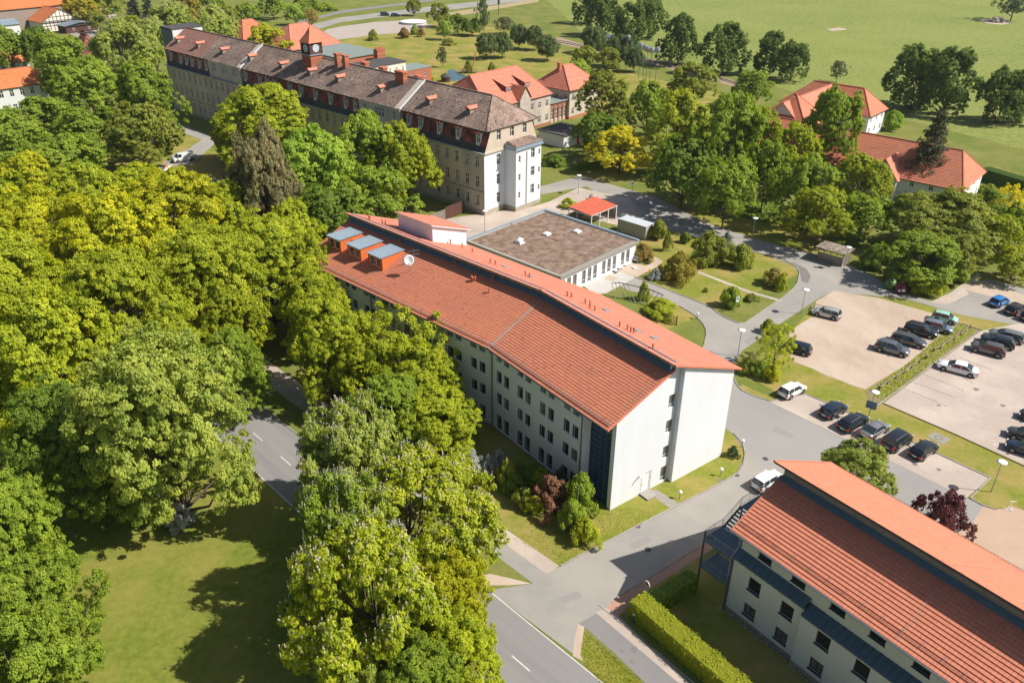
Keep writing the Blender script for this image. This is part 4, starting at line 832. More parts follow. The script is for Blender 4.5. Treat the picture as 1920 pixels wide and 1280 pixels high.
# ---------------------------------------------------------------- simple houses in local frames
def house(name, label, cat, fr, x0, x1, y0, y1, h, rh_, wm, rm, ridge='y', hip=(0, 0), over=.4, faces=None, fw=(1.0, 1.4), rowsw=((1.0, 1.4),), step=2.6, fm='frame_white', wpar=None, group=None, course=.42, chim=None, plinth=None, skip=()):
    """rectangular house; ridge along 'x' or 'y'; hip = run of the hip at the low and high end (0 = gable)"""
    e = empty(name, fr.w((x0+x1)/2, (y0+y1)/2), fr.rz, label, cat, group)
    a, b = (x1-x0)/2, (y1-y0)/2; w = MB(); faces = faces or {}
    sides = {'y-': ((-a, -b), (a, -b)), 'x+': ((a, -b), (a, b)), 'y+': ((a, b), (-a, b)), 'x-': ((-a, b), (-a, -b))}
    for k, (P, Q) in sides.items():
        L = math.hypot(Q[0]-P[0], Q[1]-P[1]); ws = []
        if k not in skip:
            n = max(1, int(L/step)); 
            for i in range(n):
                for z, hh in rowsw: ws.append((L*(i+.5)/n-fw[0]/2, z, fw[0], hh, dict(vb=(.5,), hb=(.65,))))
        facade(e, w, P, Q, 0, h, ws, fm=fm, d=.12, fw=.08)
    gables = MB()
    A, B, SW = (a, b, False) if ridge == 'y' else (b, a, True)
    tr_ = lambda x, y, z: (y, x, z) if SW else (x, y, z)
    if rh_ > 0:
        k = rh_/A; eo = over*k; zt = h+rh_; r0, r1 = -B+hip[0]-(over if not hip[0] else 0), B-hip[1]+(over if not hip[1] else 0)
        ya, yb = -B-over, B+over
        t = MB(); T_ = lambda *p, **q: t.tiles(*[tr_(*x) for x in p], course, .9, .05)
        T_((-A-over, yb, h-eo), (-A-over, ya, h-eo), (0, r0, zt), (0, r1, zt)); T_((A+over, ya, h-eo), (A+over, yb, h-eo), (0, r1, zt), (0, r0, zt))
        if hip[0]: T_((-A-over, ya, h-eo), (A+over, ya, h-eo), (0, r0, zt), (0, r0, zt))
        else: w.poly([tr_(-A, -B, h), tr_(A, -B, h), tr_(0, -B, zt)])
        if hip[1]: T_((A+over, yb, h-eo), (-A-over, yb, h-eo), (0, r1, zt), (0, r1, zt))
        else: w.poly([tr_(-A, B, h), tr_(A, B, h), tr_(0, B, zt)])
        t.build('roof', rm, e)
        rt = MB(); rt.beam(tr_(0, r0, zt+.06), tr_(0, r1, zt+.06), .3, .14)
        for s_, hh in ((-1, hip[0]), (1, hip[1])):
            if hh:
                for q in (-1, 1): rt.beam(tr_(q*(A+over), ya if s_ < 0 else yb, h-eo+.06), tr_(0, r0 if s_ < 0 else r1, zt+.06), .24, .12)
        rt.build('ridge_tiles', rm, e)
        u = MB(); u.box(-a-over+.05, a+over-.05, -b-over+.05, b+over-.05, h-eo-.16, h-eo-.04); u.build('eaves_board', M['darkmetal'], e)
    else:
        r = MB(); r.box(-a-over, a+over, -b-over, b+over, h, h+.25); r.build('roof', rm, e)
    w.build('wall', wm, e)
    if plinth:
        p = MB(); p.box(-a-.05, a+.05, -b-.05, b+.05, 0, .7); p.build('plinth', plinth, e)
    if chim:
        for cx, cy, ch_ in chim:
            c = MB(); c.box(cx-.45, cx+.45, cy-.45, cy+.45, h+rh_*.4, h+rh_+ch_); o = c.build('chimney', M['brick'], e); c = MB(); c.box(cx-.55, cx+.55, cy-.55, cy+.55, h+rh_+ch_, h+rh_+ch_+.2); c.build('chimney_cap', M['terracotta'], o)
    return e
# red roofed villa behind the hospital
h1 = house('red_roofed_villa', 'tan villa with big salmon tiled roof and two dormers behind the hospital end', 'house', FO, 38, 61.7, 35.8, 55.5, 8.2, 6.0, M['tan_wall'], M['tile_salmon'], 'x', (3.5, 2.5), rowsw=((1.2, 1.7), (5.0, 1.6)), step=2.9, plinth=M['brick'])
def wedge_dormer(par, x, y, z, w, l, hgt, rm, ang):
    d = MB(); d.box(-w/2, w/2, 0, .6, -.6, hgt-.3); o = d.build('dormer', M['tile_mansard'], par, loc=(x, y, z), rot=(0, 0, ang))
    d = MB(); d.add([(-w/2-.2, -.25, hgt), (w/2+.2, -.25, hgt), (w/2+.2, l, hgt+l*.28), (-w/2-.2, l, hgt+l*.28), (-w/2-.2, -.25, hgt-.2), (w/2+.2, -.25, hgt-.2)], [(0, 1, 2, 3), (0, 4, 5, 1)]); d.build('dormer_roof', rm, o)
    d = MB(); d.add([(-w/2, 0, -.6), (-w/2, 0, hgt-.15), (-w/2, l, hgt+l*.28-.15)], [(0, 1, 2)]); d.add([(w/2, 0, -.6), (w/2, 0, hgt-.15), (w/2, l, hgt+l*.28-.15)], [(2, 1, 0)]); d.build('dormer_cheek', M['tile_mansard'], o)
    f, p = win_meshes(w*.7, hgt*.65, 'frame_white', 'pane', (.33, .66), (.6,), .07); link('dormer_window', f, o, (-w*.35, -.08, .1)); link('dormer_pane', p, o, (-w*.35, -.08, .1))
wedge_dormer(h1, -1.5, -6.9, 10.1, 2.0, 4.5, 1.5, M['tile_salmon'], 0); wedge_dormer(h1, 5.6, -6.9, 10.1, 2.0, 4.5, 1.5, M['tile_salmon'], 0)
gb = MB(); gb.box(-1.0, 2.9, -10.6, -9.0, 0, 8.6); gb.add([(-1.0, -10.6, 8.6), (2.9, -10.6, 8.6), (.95, -10.6, 11.4), (-1.0, -7, 8.6), (2.9, -7, 8.6), (.95, -5, 11.4)], [(0, 1, 2)]); gb.build('gabled_bay', M['tan_wall'], h1)
for s_ in (.55, 1.75):
    for z_ in (1.3, 5.2, 8.0): win(h1, (-1.0, -10.6), (2.9, -10.6), s_+.3, z_, .75, 1.3, vb=(.5,), d=-.03)
gb = MB(); gb.tiles((-1.3, -5.5, 8.5), (-1.3, -10.9, 8.5), (.95, -10.9, 11.6), (.95, -5, 11.6), .42, .9, .04); gb.tiles((3.2, -10.9, 8.5), (3.2, -5.5, 8.5), (.95, -5, 11.6), (.95, -10.9, 11.6), .42, .9, .04); gb.build('bay_roof', M['tile_red'], h1)
h2 = house('hipped_roof_house', 'square tan house with hipped red roof and chimney behind the trees', 'house', FO, 68.9, 81.5, 35.2, 47.5, 8.3, 4.6, M['tan_wall'], M['tile_salmon'], 'x', (4.5, 4.5), rowsw=((1.2, 1.7), (5.0, 1.6)), step=3, chim=[(-3, .5, .6)], plinth=M['brick'], over=.7)
h3 = empty('arcade_wing', FO.w(65.4, 41), FO.rz, 'low flat roofed wing with arched white windows between two red roofed houses', 'building')
w_ = MB(); ws = [(.6+i*1.75, .9, 1.05, 2.9, dict(vb=(.5,), hb=(.3, .62))) for i in range(4)]
facade(h3, w_, (-3.6, -4.9), (3.9, -4.9), 0, 5.2, ws, fm='frame_white', d=.2, fw=.1); w_.wall((3.9, -4.9), (3.9, 3), 0, 5.2); w_.build('wall', M['tan_wall'], h3)
p = MB(); 
for i in range(5): p.box(-3.45+i*1.75-.2, -3.45+i*1.75+.2, -5.05, -4.91, 0, 4.6)
p.box(-3.6, 3.9, -5.03, -4.91, 4.6, 5.1)
for i in range(4):
    for k in range(7):
        a, b = math.pi*k/7, math.pi*(k+1)/7; cxx = -2.48+i*1.75; p.beam((cxx+.62*math.cos(a), -4.98, 3.75+.62*math.sin(a)), (cxx+.62*math.cos(b), -4.98, 3.75+.62*math.sin(b)), .14, .16)
p.build('brick_arches', M['brick'], h3)
p = MB(); p.box(-3.9, 4.2, -5.4, 5, 5.2, 5.45); p.build('roof', M['green_sheet'], h3)
h4 = house('utility_building', 'small white utility block with dark flat roof beside the tall hospital end', 'building', FO, 46.3, 55.3, 18.4, 26.6, 3.0, 0, M['white_wall'], M['felt'], over=.35, skip=('x-', 'x+', 'y+', 'y-'))
dd = MB(); dd.box(.6, 1.6, -4.16, -4.1, .1, 2.1); dd.build('door', mat('red_door', (.35, .03, .03), .6), h4)
dd = MB(); dd.box(-.2, .3, -4.16, -4.1, 1.9, 2.3); dd.box(2.2, 2.5, -4.16, -4.1, 1.2, 1.6); dd.build('vents', M['darkmetal'], h4)
house('green_roofed_annex', 'brick annex with wide pale green flat roof behind the clock tower', 'building', FO, 60, 78, 124, 147, 5.6, 0, M['brick'], M['green_sheet'], over=.4, step=3.5, skip=('x+', 'y+'))
house('clinic_block', 'beige block with black flat roof behind the hospital chimneys', 'building', FO, 46, 61, 93.2, 101.5, 8.8, 0, M['cream_wall'], M['felt'], over=.3, fw=(.6, 1.4), rowsw=((6.2, 1.4),), step=2.2, skip=('x+', 'y+', 'x-'))
house('brick_block', 'red brick block with grey flat roof beside the garden', 'building', FO, 61.2, 71.5, 93.4, 101, 5.8, 0, M['brick'], M['green_sheet'], over=.12, fw=(.9, 1.5), rowsw=((3.4, 1.5),), step=4, skip=('x+', 'y+'))
house('low_brick_wing', 'low flat wing with brick walls beyond the green roof', 'building', FO, 78.5, 84, 132, 140, 3.4, 0, M['brick'], M['green_sheet'], over=.2, skip=('x+', 'y+', 'y-', 'x-'))
c = MB(); q = FO.g(712, 108, 5)
for k in range(14): c.box(-1.7-.02*(k % 2), 1.7+.02*(k % 2), -1-.02*(k % 2), 1+.02*(k % 2), k*.55, k*.55+.53)
bc = empty('brick_chimney', FO.w(*q), FO.rz, 'broad freestanding brick chimney stack behind the beige block', 'chimney'); c.build('shaft', M['brick'], bc)
c = MB()
for k in range(6): c.lathe([(.3, 7.7), (.26, 8.3)], (-1.3+k*.52, 0, 0), 8)
c.build('chimney_pots', M['terracotta'], bc)
house('pyramid_roof_house', 'large house with broad pale orange hipped roof behind the clock tower', 'house', FO, 61.5, 82, 154.8, 176, 5.0, 6.2, M['tan_wall'], M['tile_salmon'], 'x', (7, 6), over=.8, rowsw=((1, 1.5),), step=4)
house('twin_gable_house', 'red roofed hall joined behind the pyramid roofed house', 'house', FO, 57, 73, 178, 197, 5.0, 6.2, M['tan_wall'], M['tile_red'], 'x', (6, 6), over=.8, rowsw=((1, 1.5),), step=4)
# orange roofed grey house on the left
FH = Fr(G(107, 150, 7.5)[:2], -47.5)
house('grey_townhouse', 'grey house with bright orange hipped roof at the park edge', 'house', FH, -21.5, -.3, .3, 10.5, 7.4, 3.6, M['grey_wall'], M['tile_bright'], 'x', (4.5, 4.5), over=.4, rowsw=((1.0, 1.8), (4.8, 1.8)), step=2.4, fw=(1.1, 1.8), plinth=M['brick'])
house('brown_roofed_cottage', 'cottage with red brown hipped roof between chestnut trees', 'house', Fr(G(170, 100, 3.5)[:2], -47.5), -3, 7, 0, 9, 3.5, 5.5, M['tan_wall'], M['tile_mansard'], 'y', (5, 0), over=.4, skip=('x+', 'y+'))
house('hidden_orange_house', 'orange roofed house glimpsed between crowns left of the hospital', 'house', Fr(G(285, 75, 4)[:2], -47.5), -5, 5, 0, 9, 4, 4, M['cream_wall'], M['tile_bright'], 'y', (0, 0), over=.4, skip=('x+', 'y+'))
house('white_cottage', 'white cottage with orange roof among trees above the grey townhouse', 'house', Fr(G(25, 120, 2.5)[:2], -47.5), -5, 5, 0, 8, 3, 3, M['white_wall'], M['tile_bright'], 'x', (0, 0), over=.3)
# farm in the top left corner
FM = Fr(G(*zc(0, 0, 5.82, [(455, 245)])[0], 4)[:2], -50)
hb_ = house('half_timbered_barn', 'half timbered barn with orange roof and pale gable', 'barn', FM, 0, 16, 0, 13, 4, 4.6, M['cream_wall'], M['tile_bright'], 'y', (0, 0), over=.5, skip=('x+', 'x-', 'y+', 'y-'))
tb = MB()
for i in range(11): x = -8+i*1.6; zt = 4+4.6*(1-abs(x)/8); tb.box(x-.09, x+.09, -6.6, -6.51, .5, max(zt, 4.1))
for z in (2.2, 4.0, 5.6): L = 8 if z <= 4 else 8*(1-(z-4)/4.6); tb.box(-L, L, -6.6, -6.512, z-.09, z+.09)
tb.build('timber_frame', M['brown_wood'], hb_)
hs = house('brown_shed', 'dark brown boarded shed with grey roof and two white windows', 'shed', FM, 4.5, 17.5, -11, -3.5, 3.0, .9, M['brown_wood'], M['zinc'], 'y', (0, 0), over=.5, rowsw=((1, 1.2),), step=4.5, skip=('x+', 'x-', 'y+'))
house('tall_barn', 'tall barn with long orange roof and timber upper wall behind the half timbered gable', 'barn', FM, -14, 19, 14, 27, 8.6, 4.0, M['wood'], M['tile_bright'], 'x', (0, 0), over=.5, skip=('x+', 'x-', 'y+', 'y-'))
house('farm_outbuilding', 'low grey farm building with pale sheet roof', 'building', FM, -22, -9, 0, 9, 4.4, 1.5, M['grey_wall'], M['zinc'], 'x', (0, 0), over=.4, rowsw=((1.2, 1.2),), step=6)
house('red_farmhouse', 'red roofed farmhouse at the top corner of the farm', 'house', FM, -34, -16, 12, 24, 6.5, 5, M['cream_wall'], M['tile_red'], 'y', (0, 0), over=.4, step=5)
# red roofed school complex on the right
FP = Fr(G(1805, 350, 6)[:2], -49.5)
s1 = house('long_red_roofed_house', 'long white house with red ribbed tile roof and half hipped end', 'house', FP, 0, 15.5, 0, 44, 5.6, 5.2, M['white_wall'], M['tile_red'], 'y', (3.2, 0), over=.5, rowsw=((1, 1.4), (3.9, 1.3)), step=3.6, fw=(.9, 1.4), course=.55)
gy = FP.g(1683, 300, 7)[1]-22; GT = (0, gy+6.2, 1, 0)
cg = MB(GT); cg.add([(-9.4, -9, 5.2), (-9.4, -3.4, 5.2), (-9.4, -6.2, 8.8), (-3.6, -6.2, 8.8), (-9.4, -9, 0), (-9.4, -3.4, 0), (-7.7, -9, 0), (-7.7, -3.4, 0), (-7.7, -9, 5.2), (-7.7, -3.4, 5.2)], [(0, 1, 2), (4, 5, 1, 0), (4, 0, 8, 6), (5, 7, 9, 1)]); cg.build('cross_gable', M['white_wall'], s1)
cg = MB(GT); cg.tiles((-9.9, -9.4, 4.9), (-6.8, -9.4, 4.9), (-3.2, -6.2, 9.0), (-9.9, -6.2, 9.0), .45, .6, .05); cg.tiles((-6.8, -3, 4.9), (-9.9, -3, 4.9), (-9.9, -6.2, 9.0), (-3.2, -6.2, 9.0), .45, .6, .05); cg.build('cross_gable_roof', M['tile_salmon'], s1)
FQ = Fr(G(*zc(1400, 130, 6.4, [(1495, 540)])[0], 6.5)[:2], -48.5)
s2 = house('hipped_red_house', 'two storey white house with hipped red roof at the meadow edge', 'house', FQ, .5, 11.5, .5, 24, 6.3, 4.9, M['white_wall'], M['tile_red'], 'y', (4.5, 6), over=.6, rowsw=((1, 1.4), (3.9, 1.3)), step=3.6, fw=(.9, 1.4), course=.55)
house('salmon_cross_wing', 'salmon roofed cross wing joining the two red roofed houses', 'house', FQ, -22, 6, 8, 19, 6.0, 5.0, M['white_wall'], M['tile_salmon'], 'x', (0, 0), over=.6, skip=('x+', 'x-', 'y+'), course=.55)
house('pyramid_red_house', 'white house with steep pyramid shaped red roof behind the linden trees', 'house', FQ, -24, -11.5, 6, 19.5, 6.2, 6.2, M['white_wall'], M['tile_red'], 'y', (6.5, 6.5), over=.6, skip=('x+', 'y+'), course=.55)
# ---------------------------------------------------------------- small structures
def at(o, px, py, z=0): return G(px, py, z)
# red roofed bin shelter
c = Fr(G(1112, 412)[:2], -47)
cs = empty('bin_shelter', c.w(0, 0), c.rz, 'open shelter with bright red sheet roof and grey board fence', 'shelter')
fr_ = [c.g(1067, 391, 2.9), c.g(1111, 404, 2.9), c.g(1159, 383, 2.9), c.g(1110, 371, 2.9)]
xs_ = [p[0] for p in fr_]; ys_ = [p[1] for p in fr_]; xa, xb, ya, yb = min(xs_)+.2, max(xs_)-.2, min(ys_)+.2, max(ys_)-.2
r_ = MB(); r_.tiles((xa, ya, 2.75), (xb, ya, 2.75), (xb, yb, 3.15), (xa, yb, 3.15), .5, .5, .03); r_.build('roof', M['tile_scarlet'], cs)
r_ = MB(); r_.box(xa, xb, ya, yb, 2.62, 2.72)
for x in np.linspace(xa+.15, xb-.15, 4):
    for y in (ya+.12, yb-.12): r_.beam((x, y, 0), (x, y, 2.65), .13, .13)
r_.build('frame', M['white'], cs)
n = int((yb-ya)/.16)
bm_ = MB(); bm_.box(0, .03, 0, .145, 0, 1.6); BRD = bm_.mesh('board', M['grey_wood'])
for i in range(n): link('board', BRD, cs, (xb-.05, ya+i*.16, .05))
n = int((xb-xa)/.16)
for i in range(n): link('board', BRD, cs, (xa+i*.16, yb-.02, .05), (0, 0, math.pi/2))
# container
cc = Fr(G(1163, 446)[:2], -47)
ct_ = empty('storage_container', G(1193, 414, 2.6)*1.0-Vector((0, 0, 2.6)), FO.rz+math.pi/2, 'beige corrugated container standing in tree shade beside the annex', 'container')
L2, W2, H2 = 6.1, 2.6, 2.5
b = MB(); k = 34
for i in range(k):
    a_, b_ = -L2/2+L2*i/k, -L2/2+L2*(i+1)/k; o = .05*(i % 2)
    b.quad((a_, -W2/2+o, .12), (b_, -W2/2+o, .12), (b_, -W2/2+o, H2), (a_, -W2/2+o, H2)); b.quad((a_, -W2/2, .12), (a_, -W2/2+.05, .12), (a_, -W2/2+.05, H2), (a_, -W2/2, H2)); b.quad((a_, W2/2-o, .12), (b_, W2/2-o, .12), (b_, W2/2-o, H2), (a_, W2/2-o, H2))
for x in (-L2/2, L2/2): b.quad((x, -W2/2, .12), (x, W2/2, .12), (x, W2/2, H2), (x, -W2/2, H2))
b.build('walls', mat('beige_paint', (.40, .36, .27), .6), ct_)
b = MB(); b.box(-L2/2-.04, L2/2+.04, -W2/2-.04, W2/2+.04, H2, H2+.1); b.build('roof', mat('pale_roof_sheet', (.52, .55, .56), .5, (.46, .48, .49), 1, .5), ct_)
b = MB()
for x in (-L2/2, L2/2):
    for y in (-W2/2, W2/2): b.box(x-.07, x+.07, y-.07, y+.07, 0, H2-.002)
b.build('corner_posts', M['zinc'], ct_); b = MB(); b.box(.9, 2.3, -W2/2-.3, -W2/2-.05, .7, 1.1); b.build('window_box', M['white'], ct_)
# timber shelter by the drive
tf = Fr(G(1561, 497)[:2], -38)
ts = empty('timber_shelter', G(1561, 489), R(-42.5), 'old timber shelter with patchy flat roof and upright board walls', 'shelter')
BR2 = MB(); BR2.box(0, .14, 0, .03, 0, 1.55); BR2 = BR2.mesh('board', M['grey_wood'])
for i in range(28): link('board', BR2, ts, (-2.2+i*.158, -1.5, .05+random.random()*.04))
for i in range(19): link('board', BR2, ts, (2.2, -1.5+i*.158, .05), (0, 0, math.pi/2))
b = MB()
for x in (-2.2, 0, 2.2):
    for y in (-1.5, 1.5): b.beam((x, y, 0), (x, y, 2.35), .12, .12)
b.beam((-2.4, -1.5, 2.05), (2.4, -1.5, 2.05), .08, .12); b.build('frame', M['grey_wood'], ts)
b = MB(); b.box(-2.7, 2.7, -1.9, 1.9, 2.38, 2.48); b.build('roof', mat('patchy_roof', (.34, .28, .22), .9, (.11, .085, .07), 1.4, .3), ts)
# ---------------------------------------------------------------- cars
M['tyre'] = mat('tyre_rubber', (.02, .02, .02), .85); M['rim'] = mat('alloy_rim', (.42, .42, .43), .3, metal=.7, spec=.5)
M['carglass'] = mat('car_glass', (.022, .03, .035), .04, spec=.9); M['tail'] = mat('tail_lamp', (.42, .015, .012), .25, spec=.6); M['head'] = mat('head_lamp', (.62, .64, .66), .12, spec=.8)
M['plate'] = mat('number_plate', (.72, .72, .70), .5); M['trim'] = mat('black_trim', (.025, .025, .027), .6)
_pc = {}
def paint(col, metal=.3):
    k = (col, metal)
    if k not in _pc: _pc[k] = mat('car_paint', col, .28, metal=metal, spec=.5, coat=.8)
    return _pc[k]
_ty = MB(); _ty.lathe([(.20, -.10), (.30, -.11), (.325, -.07), (.325, .07), (.30, .11), (.20, .10)], n=16); TY = _ty.mesh('tyre', M['tyre'])
_ri = MB(); _ri.lathe([(.215, -.09), (.215, .085), (.19, .10), (.17, .07), (.05, .085), (.01, .09)], n=14)
for k in range(5):
    a = 2*math.pi*k/5; _ri.beam((.04*math.cos(a), .04*math.sin(a), .09), (.2*math.cos(a), .2*math.sin(a), .1), .06, .03)
RI = _ri.mesh('rim', M['rim'])
#            L, W, H, hood z, belt z, (rear glass base x, roof rear x, roof front x, windscreen base x), deck z
STY = {'hatch': (4.1, 1.74, 1.48, .92, .96, (-1.98, -1.62, .35, 1.05), .93), 'small': (3.6, 1.64, 1.46, .90, .95, (-1.72, -1.35, .35, 1.0), .92),
       'estate': (4.65, 1.80, 1.48, .90, .95, (-2.22, -1.75, .30, 1.25), .94), 'suv': (4.5, 1.86, 1.60, 1.02, 1.06, (-2.16, -1.6, .30, 1.2), 1.03),
       'sedan': (4.95, 1.86, 1.43, .88, .93, (-1.85, -.95, .35, 1.25), 1.0), 'boxy': (4.35, 1.82, 1.82, 1.05, 1.10, (-2.12, -2.02, .75, 1.35), 1.08),
       'van': (4.9, 1.92, 1.95, 1.12, 1.15, (-2.42, -2.35, 1.15, 1.75), 1.14), 'coupe': (4.4, 1.80, 1.38, .86, .92, (-1.95, -.75, .30, 1.15), .96)}
def car(label, px, py, az, style, col, metal=.3, dark_roof=False, rails=False, cat='car', group=None, name='parked_car', tail_open=False):
    L, Wd, H, zh_, zb, (a0, a1, a2, a3), zd = STY[style]
    e = empty(name, G(px, py, .024), math.pi/2-R(az), label, cat, group); pm = paint(col, metal); hw = Wd/2
    xs = [-L/2, -L/2+.06, -L/2+.28, -L/2+.75, a0+.6, -.4, .3, a3-.15, a3+.1, L/2-.55, L/2-.2, L/2-.05, L/2]
    b = MB(); rings = []
    for i, x in enumerate(xs):
        t = abs(x)/(L/2); w = hw*(1-.03*t**2-.13*max(0, (t-.86)/.14)**2); zl_ = .20+.10*max(0, (t-.85)/.15)
        if x < a0+.3: zt = zd-.16*max(0, (t-.93)/.07)-.01
        elif x <= a3: zt = zb
        else: f = (x-a3)/(L/2-a3); zt = zb+(zh_-.17-zb)*f**1.6-.14*max(0, (f-.85)/.15)
        zm = (zl_+zt)/2
        rings.append([(x, -w*.86, zl_), (x, -w*.985, zl_+.12), (x, -w, zm), (x, -w*.985, zt-.16), (x, -w*.90, zt-.03), (x, -w*.6, zt+.012), (x, 0, zt+.03), (x, w*.6, zt+.012), (x, w*.90, zt-.03), (x, w*.985, zt-.16), (x, w, zm), (x, w*.985, zl_+.12), (x, w*.86, zl_)])
    n = 13; vs = [p for r in rings for p in r]; fs = [(i*n+k, i*n+k+1, (i+1)*n+k+1, (i+1)*n+k) for i in range(len(xs)-1) for k in range(n-1)]
    fs += [tuple(range(n-1, -1, -1)), tuple((len(xs)-1)*n+k for k in range(n))]; fs = [tuple(reversed(f)) for f in fs]
    b.add(vs, fs, .5); b.build('body', pm, e, smooth=True)
    wb = hw*.90; wr = hw*.72 if style not in ('boxy', 'van') else hw*.80
    zr = H-.05
    g = MB(); P = [(a0, wb, zb-.03), (a1, wr, zr), (a2, wr, zr), (a3, wb, zb-.03)]
    mid = (a1+a2)/2
    ring = lambda x, w, z: [(x, -w, z), (x, w, z)]
    g.add([(a0, -wb, zb-.03), (a0, wb, zb-.03), (a3, wb, zb-.03), (a3, -wb, zb-.03), (a1, -wr, zr), (a1, wr, zr), (a2, wr, zr), (a2, -wr, zr), (a0+.02, 0, zb), (a3+.1, 0, zb), (a1-.04, 0, zr+.01), (a2+.06, 0, zr+.01)],
          [(0, 4, 10, 8), (8, 10, 5, 1), (1, 5, 6, 2), (2, 6, 11, 9), (9, 11, 7, 3), (3, 7, 4, 0)], .5)
    g.build('windows', M['carglass'], e)
    if style == 'van':
        cg_ = MB(); x_ = .55; o_ = .015; cg_.add([(a0-o_, -wb-o_, zb-.03), (a0-o_, wb+o_, zb-.03), (x_, wb+o_, zb-.03), (x_, -wb-o_, zb-.03), (a1-o_, -wr-o_, zr+o_), (a1-o_, wr+o_, zr+o_), (x_, wr+o_, zr+o_), (x_, -wr-o_, zr+o_)], [(0, 4, 5, 1), (1, 5, 6, 2), (3, 7, 4, 0), (4, 7, 6, 5), (2, 6, 7, 3)], .5); cg_.build('cargo_panels', pm, e)
    r = MB(); rx = [a1-.06, a1+.12, mid, a2-.1, a2+.1]; hz_ = [zr-.005, zr+.04, zr+.055, zr+.04, zr-.005]; rr_ = []
    for x, z in zip(rx, hz_): rr_.append([(x, -wr-.03, z-.045), (x, -wr*.8, z), (x, 0, z+.012), (x, wr*.8, z), (x, wr+.03, z-.045)])
    vs = [p for q in rr_ for p in q]; r.add(vs, [(i*5+k, (i+1)*5+k, (i+1)*5+k+1, i*5+k+1) for i in range(4) for k in range(4)], .5); r.build('roof', paint((.02, .02, .022), 0) if dark_roof else pm, e, smooth=True)
    pl_ = MB()
    for s in (-1, 1):
        for xb, xt in ((a0+.06, a1+.02), (a0+.55, a1+.42) if style in ('estate', 'suv', 'boxy', 'van') else (a0+.2, a1+.1), ((a1+a2)/2-.1+.0, (a1+a2)/2), (a3-.06, a2)):
            pl_ = MB(); pl_.beam((xb, s*(wb+.005), zb-.04), (xt, s*(wr+.008), zr), .055, .02); pl_.build('pillar', pm, e)
    if rails:
        for s in (-1, 1): q = MB(); q.tube([(a1+.1, s*(wr-.05), zr+.04), (a1+.2, s*(wr-.05), zr+.11), (a2-.2, s*(wr-.05), zr+.11), (a2, s*(wr-.05), zr+.03)], .022, 5); q.build('roof_rail', M['rim'], e)
    for s in (-1, 1):
        for x in (-L/2+.82, L/2-.86):
            sc = 1.08 if style in ('suv', 'boxy', 'van') else 1.0
            wa = MB(); wa.lathe([(.40*sc, 0), (.40*sc, .012), (.01, .012)], n=18); link('wheel_arch', wa.mesh('wheel_arch', M['trim']), e, (x, s*(hw*.985), .34*sc), (-s*math.pi/2, 0, 0))
            wh = link('wheel', TY, e, (x, s*(hw-.085), .325*sc), (-s*math.pi/2, 0, 0), (sc, sc, 1)); link('rim', RI, wh, (0, 0, .012))
        q = MB(); q.box(L/2-.32, L/2-.04, *sorted((s*hw*.52, s*hw*.88)), zh_-.30, zh_-.16); q.build('headlight', M['head'], e)
        q = MB(); q.box(-L/2-.012, -L/2+.16, *sorted((s*hw*.58, s*hw*.93)), zd-.34, zd-.14)
        if style in ('van', 'boxy', 'suv'): q = MB(); q.box(-L/2-.012, -L/2+.14, *sorted((s*hw*.66, s*hw*.95)), zd-.34, zd-.06)
        q.build('tail_light', M['tail'], e)
        q = MB(); q.box(a3-.42, a3-.24, *sorted((s*(hw-.02), s*(hw+.17))), zb-.02, zb+.12); q.build('mirror', pm, e)
    q = MB(); q.box(-L/2-.02, -L/2+.02, -.26, .26, .52, .64); q.build('number_plate', M['plate'], e); q = MB(); q.box(L/2-.02, L/2+.02, -.26, .26, .34, .45); q.build('number_plate', M['plate'], e)
    q = MB(); q.box(-L/2-.03, -L/2+.15, -hw*.8, hw*.8, .26, .42); q.box(L/2-.15, L/2+.025, -hw*.7, hw*.7, .46, .60); q.build('bumper_trim', M['trim'], e)
    return e
BAY = 52.8; LOT = 128.5
blk, dgr, nav = (.02, .021, .025), (.085, .09, .095), (.02, .03, .055)
car('white compact off-roader at the end of the bays beside the grass strip', 1484, 738, 54, 'hatch', (.72, .72, .70), 0, group='cars in the bays by the drive', dark_roof=False)
car('dark blue hatchback in the bays by the drive, second from the white one', 1561, 775, BAY, 'hatch', nav, group='cars in the bays by the drive')
car('black estate with silver roof rails below the tilted sign board', 1598, 798, BAY, 'estate', blk, rails=True, group='cars in the bays by the drive')
car('silver grey coupe between two black cars in the bays', 1638, 812, BAY, 'coupe', (.30, .29, .29), .5, group='cars in the bays by the drive')
car('boxy black van car with silver roof rails in the bays', 1680, 834, BAY, 'boxy', blk, rails=True, group='cars in the bays by the drive')
car('black hatchback with bright red tail lights beside the empty paved bays', 1730, 850, BAY, 'hatch', blk, group='cars in the bays by the drive')
car('silver hatchback standing alone at the top of the sandy car park', 1549, 593, 302, 'hatch', (.50, .50, .48), .5)
car('dark car half hidden behind the willow bush on the sand', 1492, 659, 300, 'hatch', (.01, .02, .03))
car('grey off-roader nearest in the row on the sand', 1671, 660, 123, 'suv', (.17, .18, .19), .5, rails=True, group='row of cars on the sand')
car('brownish grey estate next to the grey off-roader on the sand', 1702, 644, 123, 'estate', (.12, .115, .115), .5, group='row of cars on the sand')
car('big black estate with silver rails in the row on the sand', 1725, 626, 123, 'suv', blk, rails=True, group='row of cars on the sand')
car('pale blue grey people carrier between the black estate and the mint car', 1757, 619, 123, 'hatch', (.24, .30, .34), .5, group='row of cars on the sand')
car('mint green small car with pale fabric roof at the end of the row', 1770, 602, 123, 'small', (.30, .56, .45), 0, group='row of cars on the sand')
car('grey estate with its tail towards the paved car park, furthest of three', 1885, 636, 305, 'estate', (.24, .235, .225), .5, group='three cars behind the rail')
car('dark grey off-roader squeezed between two grey cars behind the rail', 1868, 647, 305, 'suv', (.03, .035, .04), .4, group='three cars behind the rail')
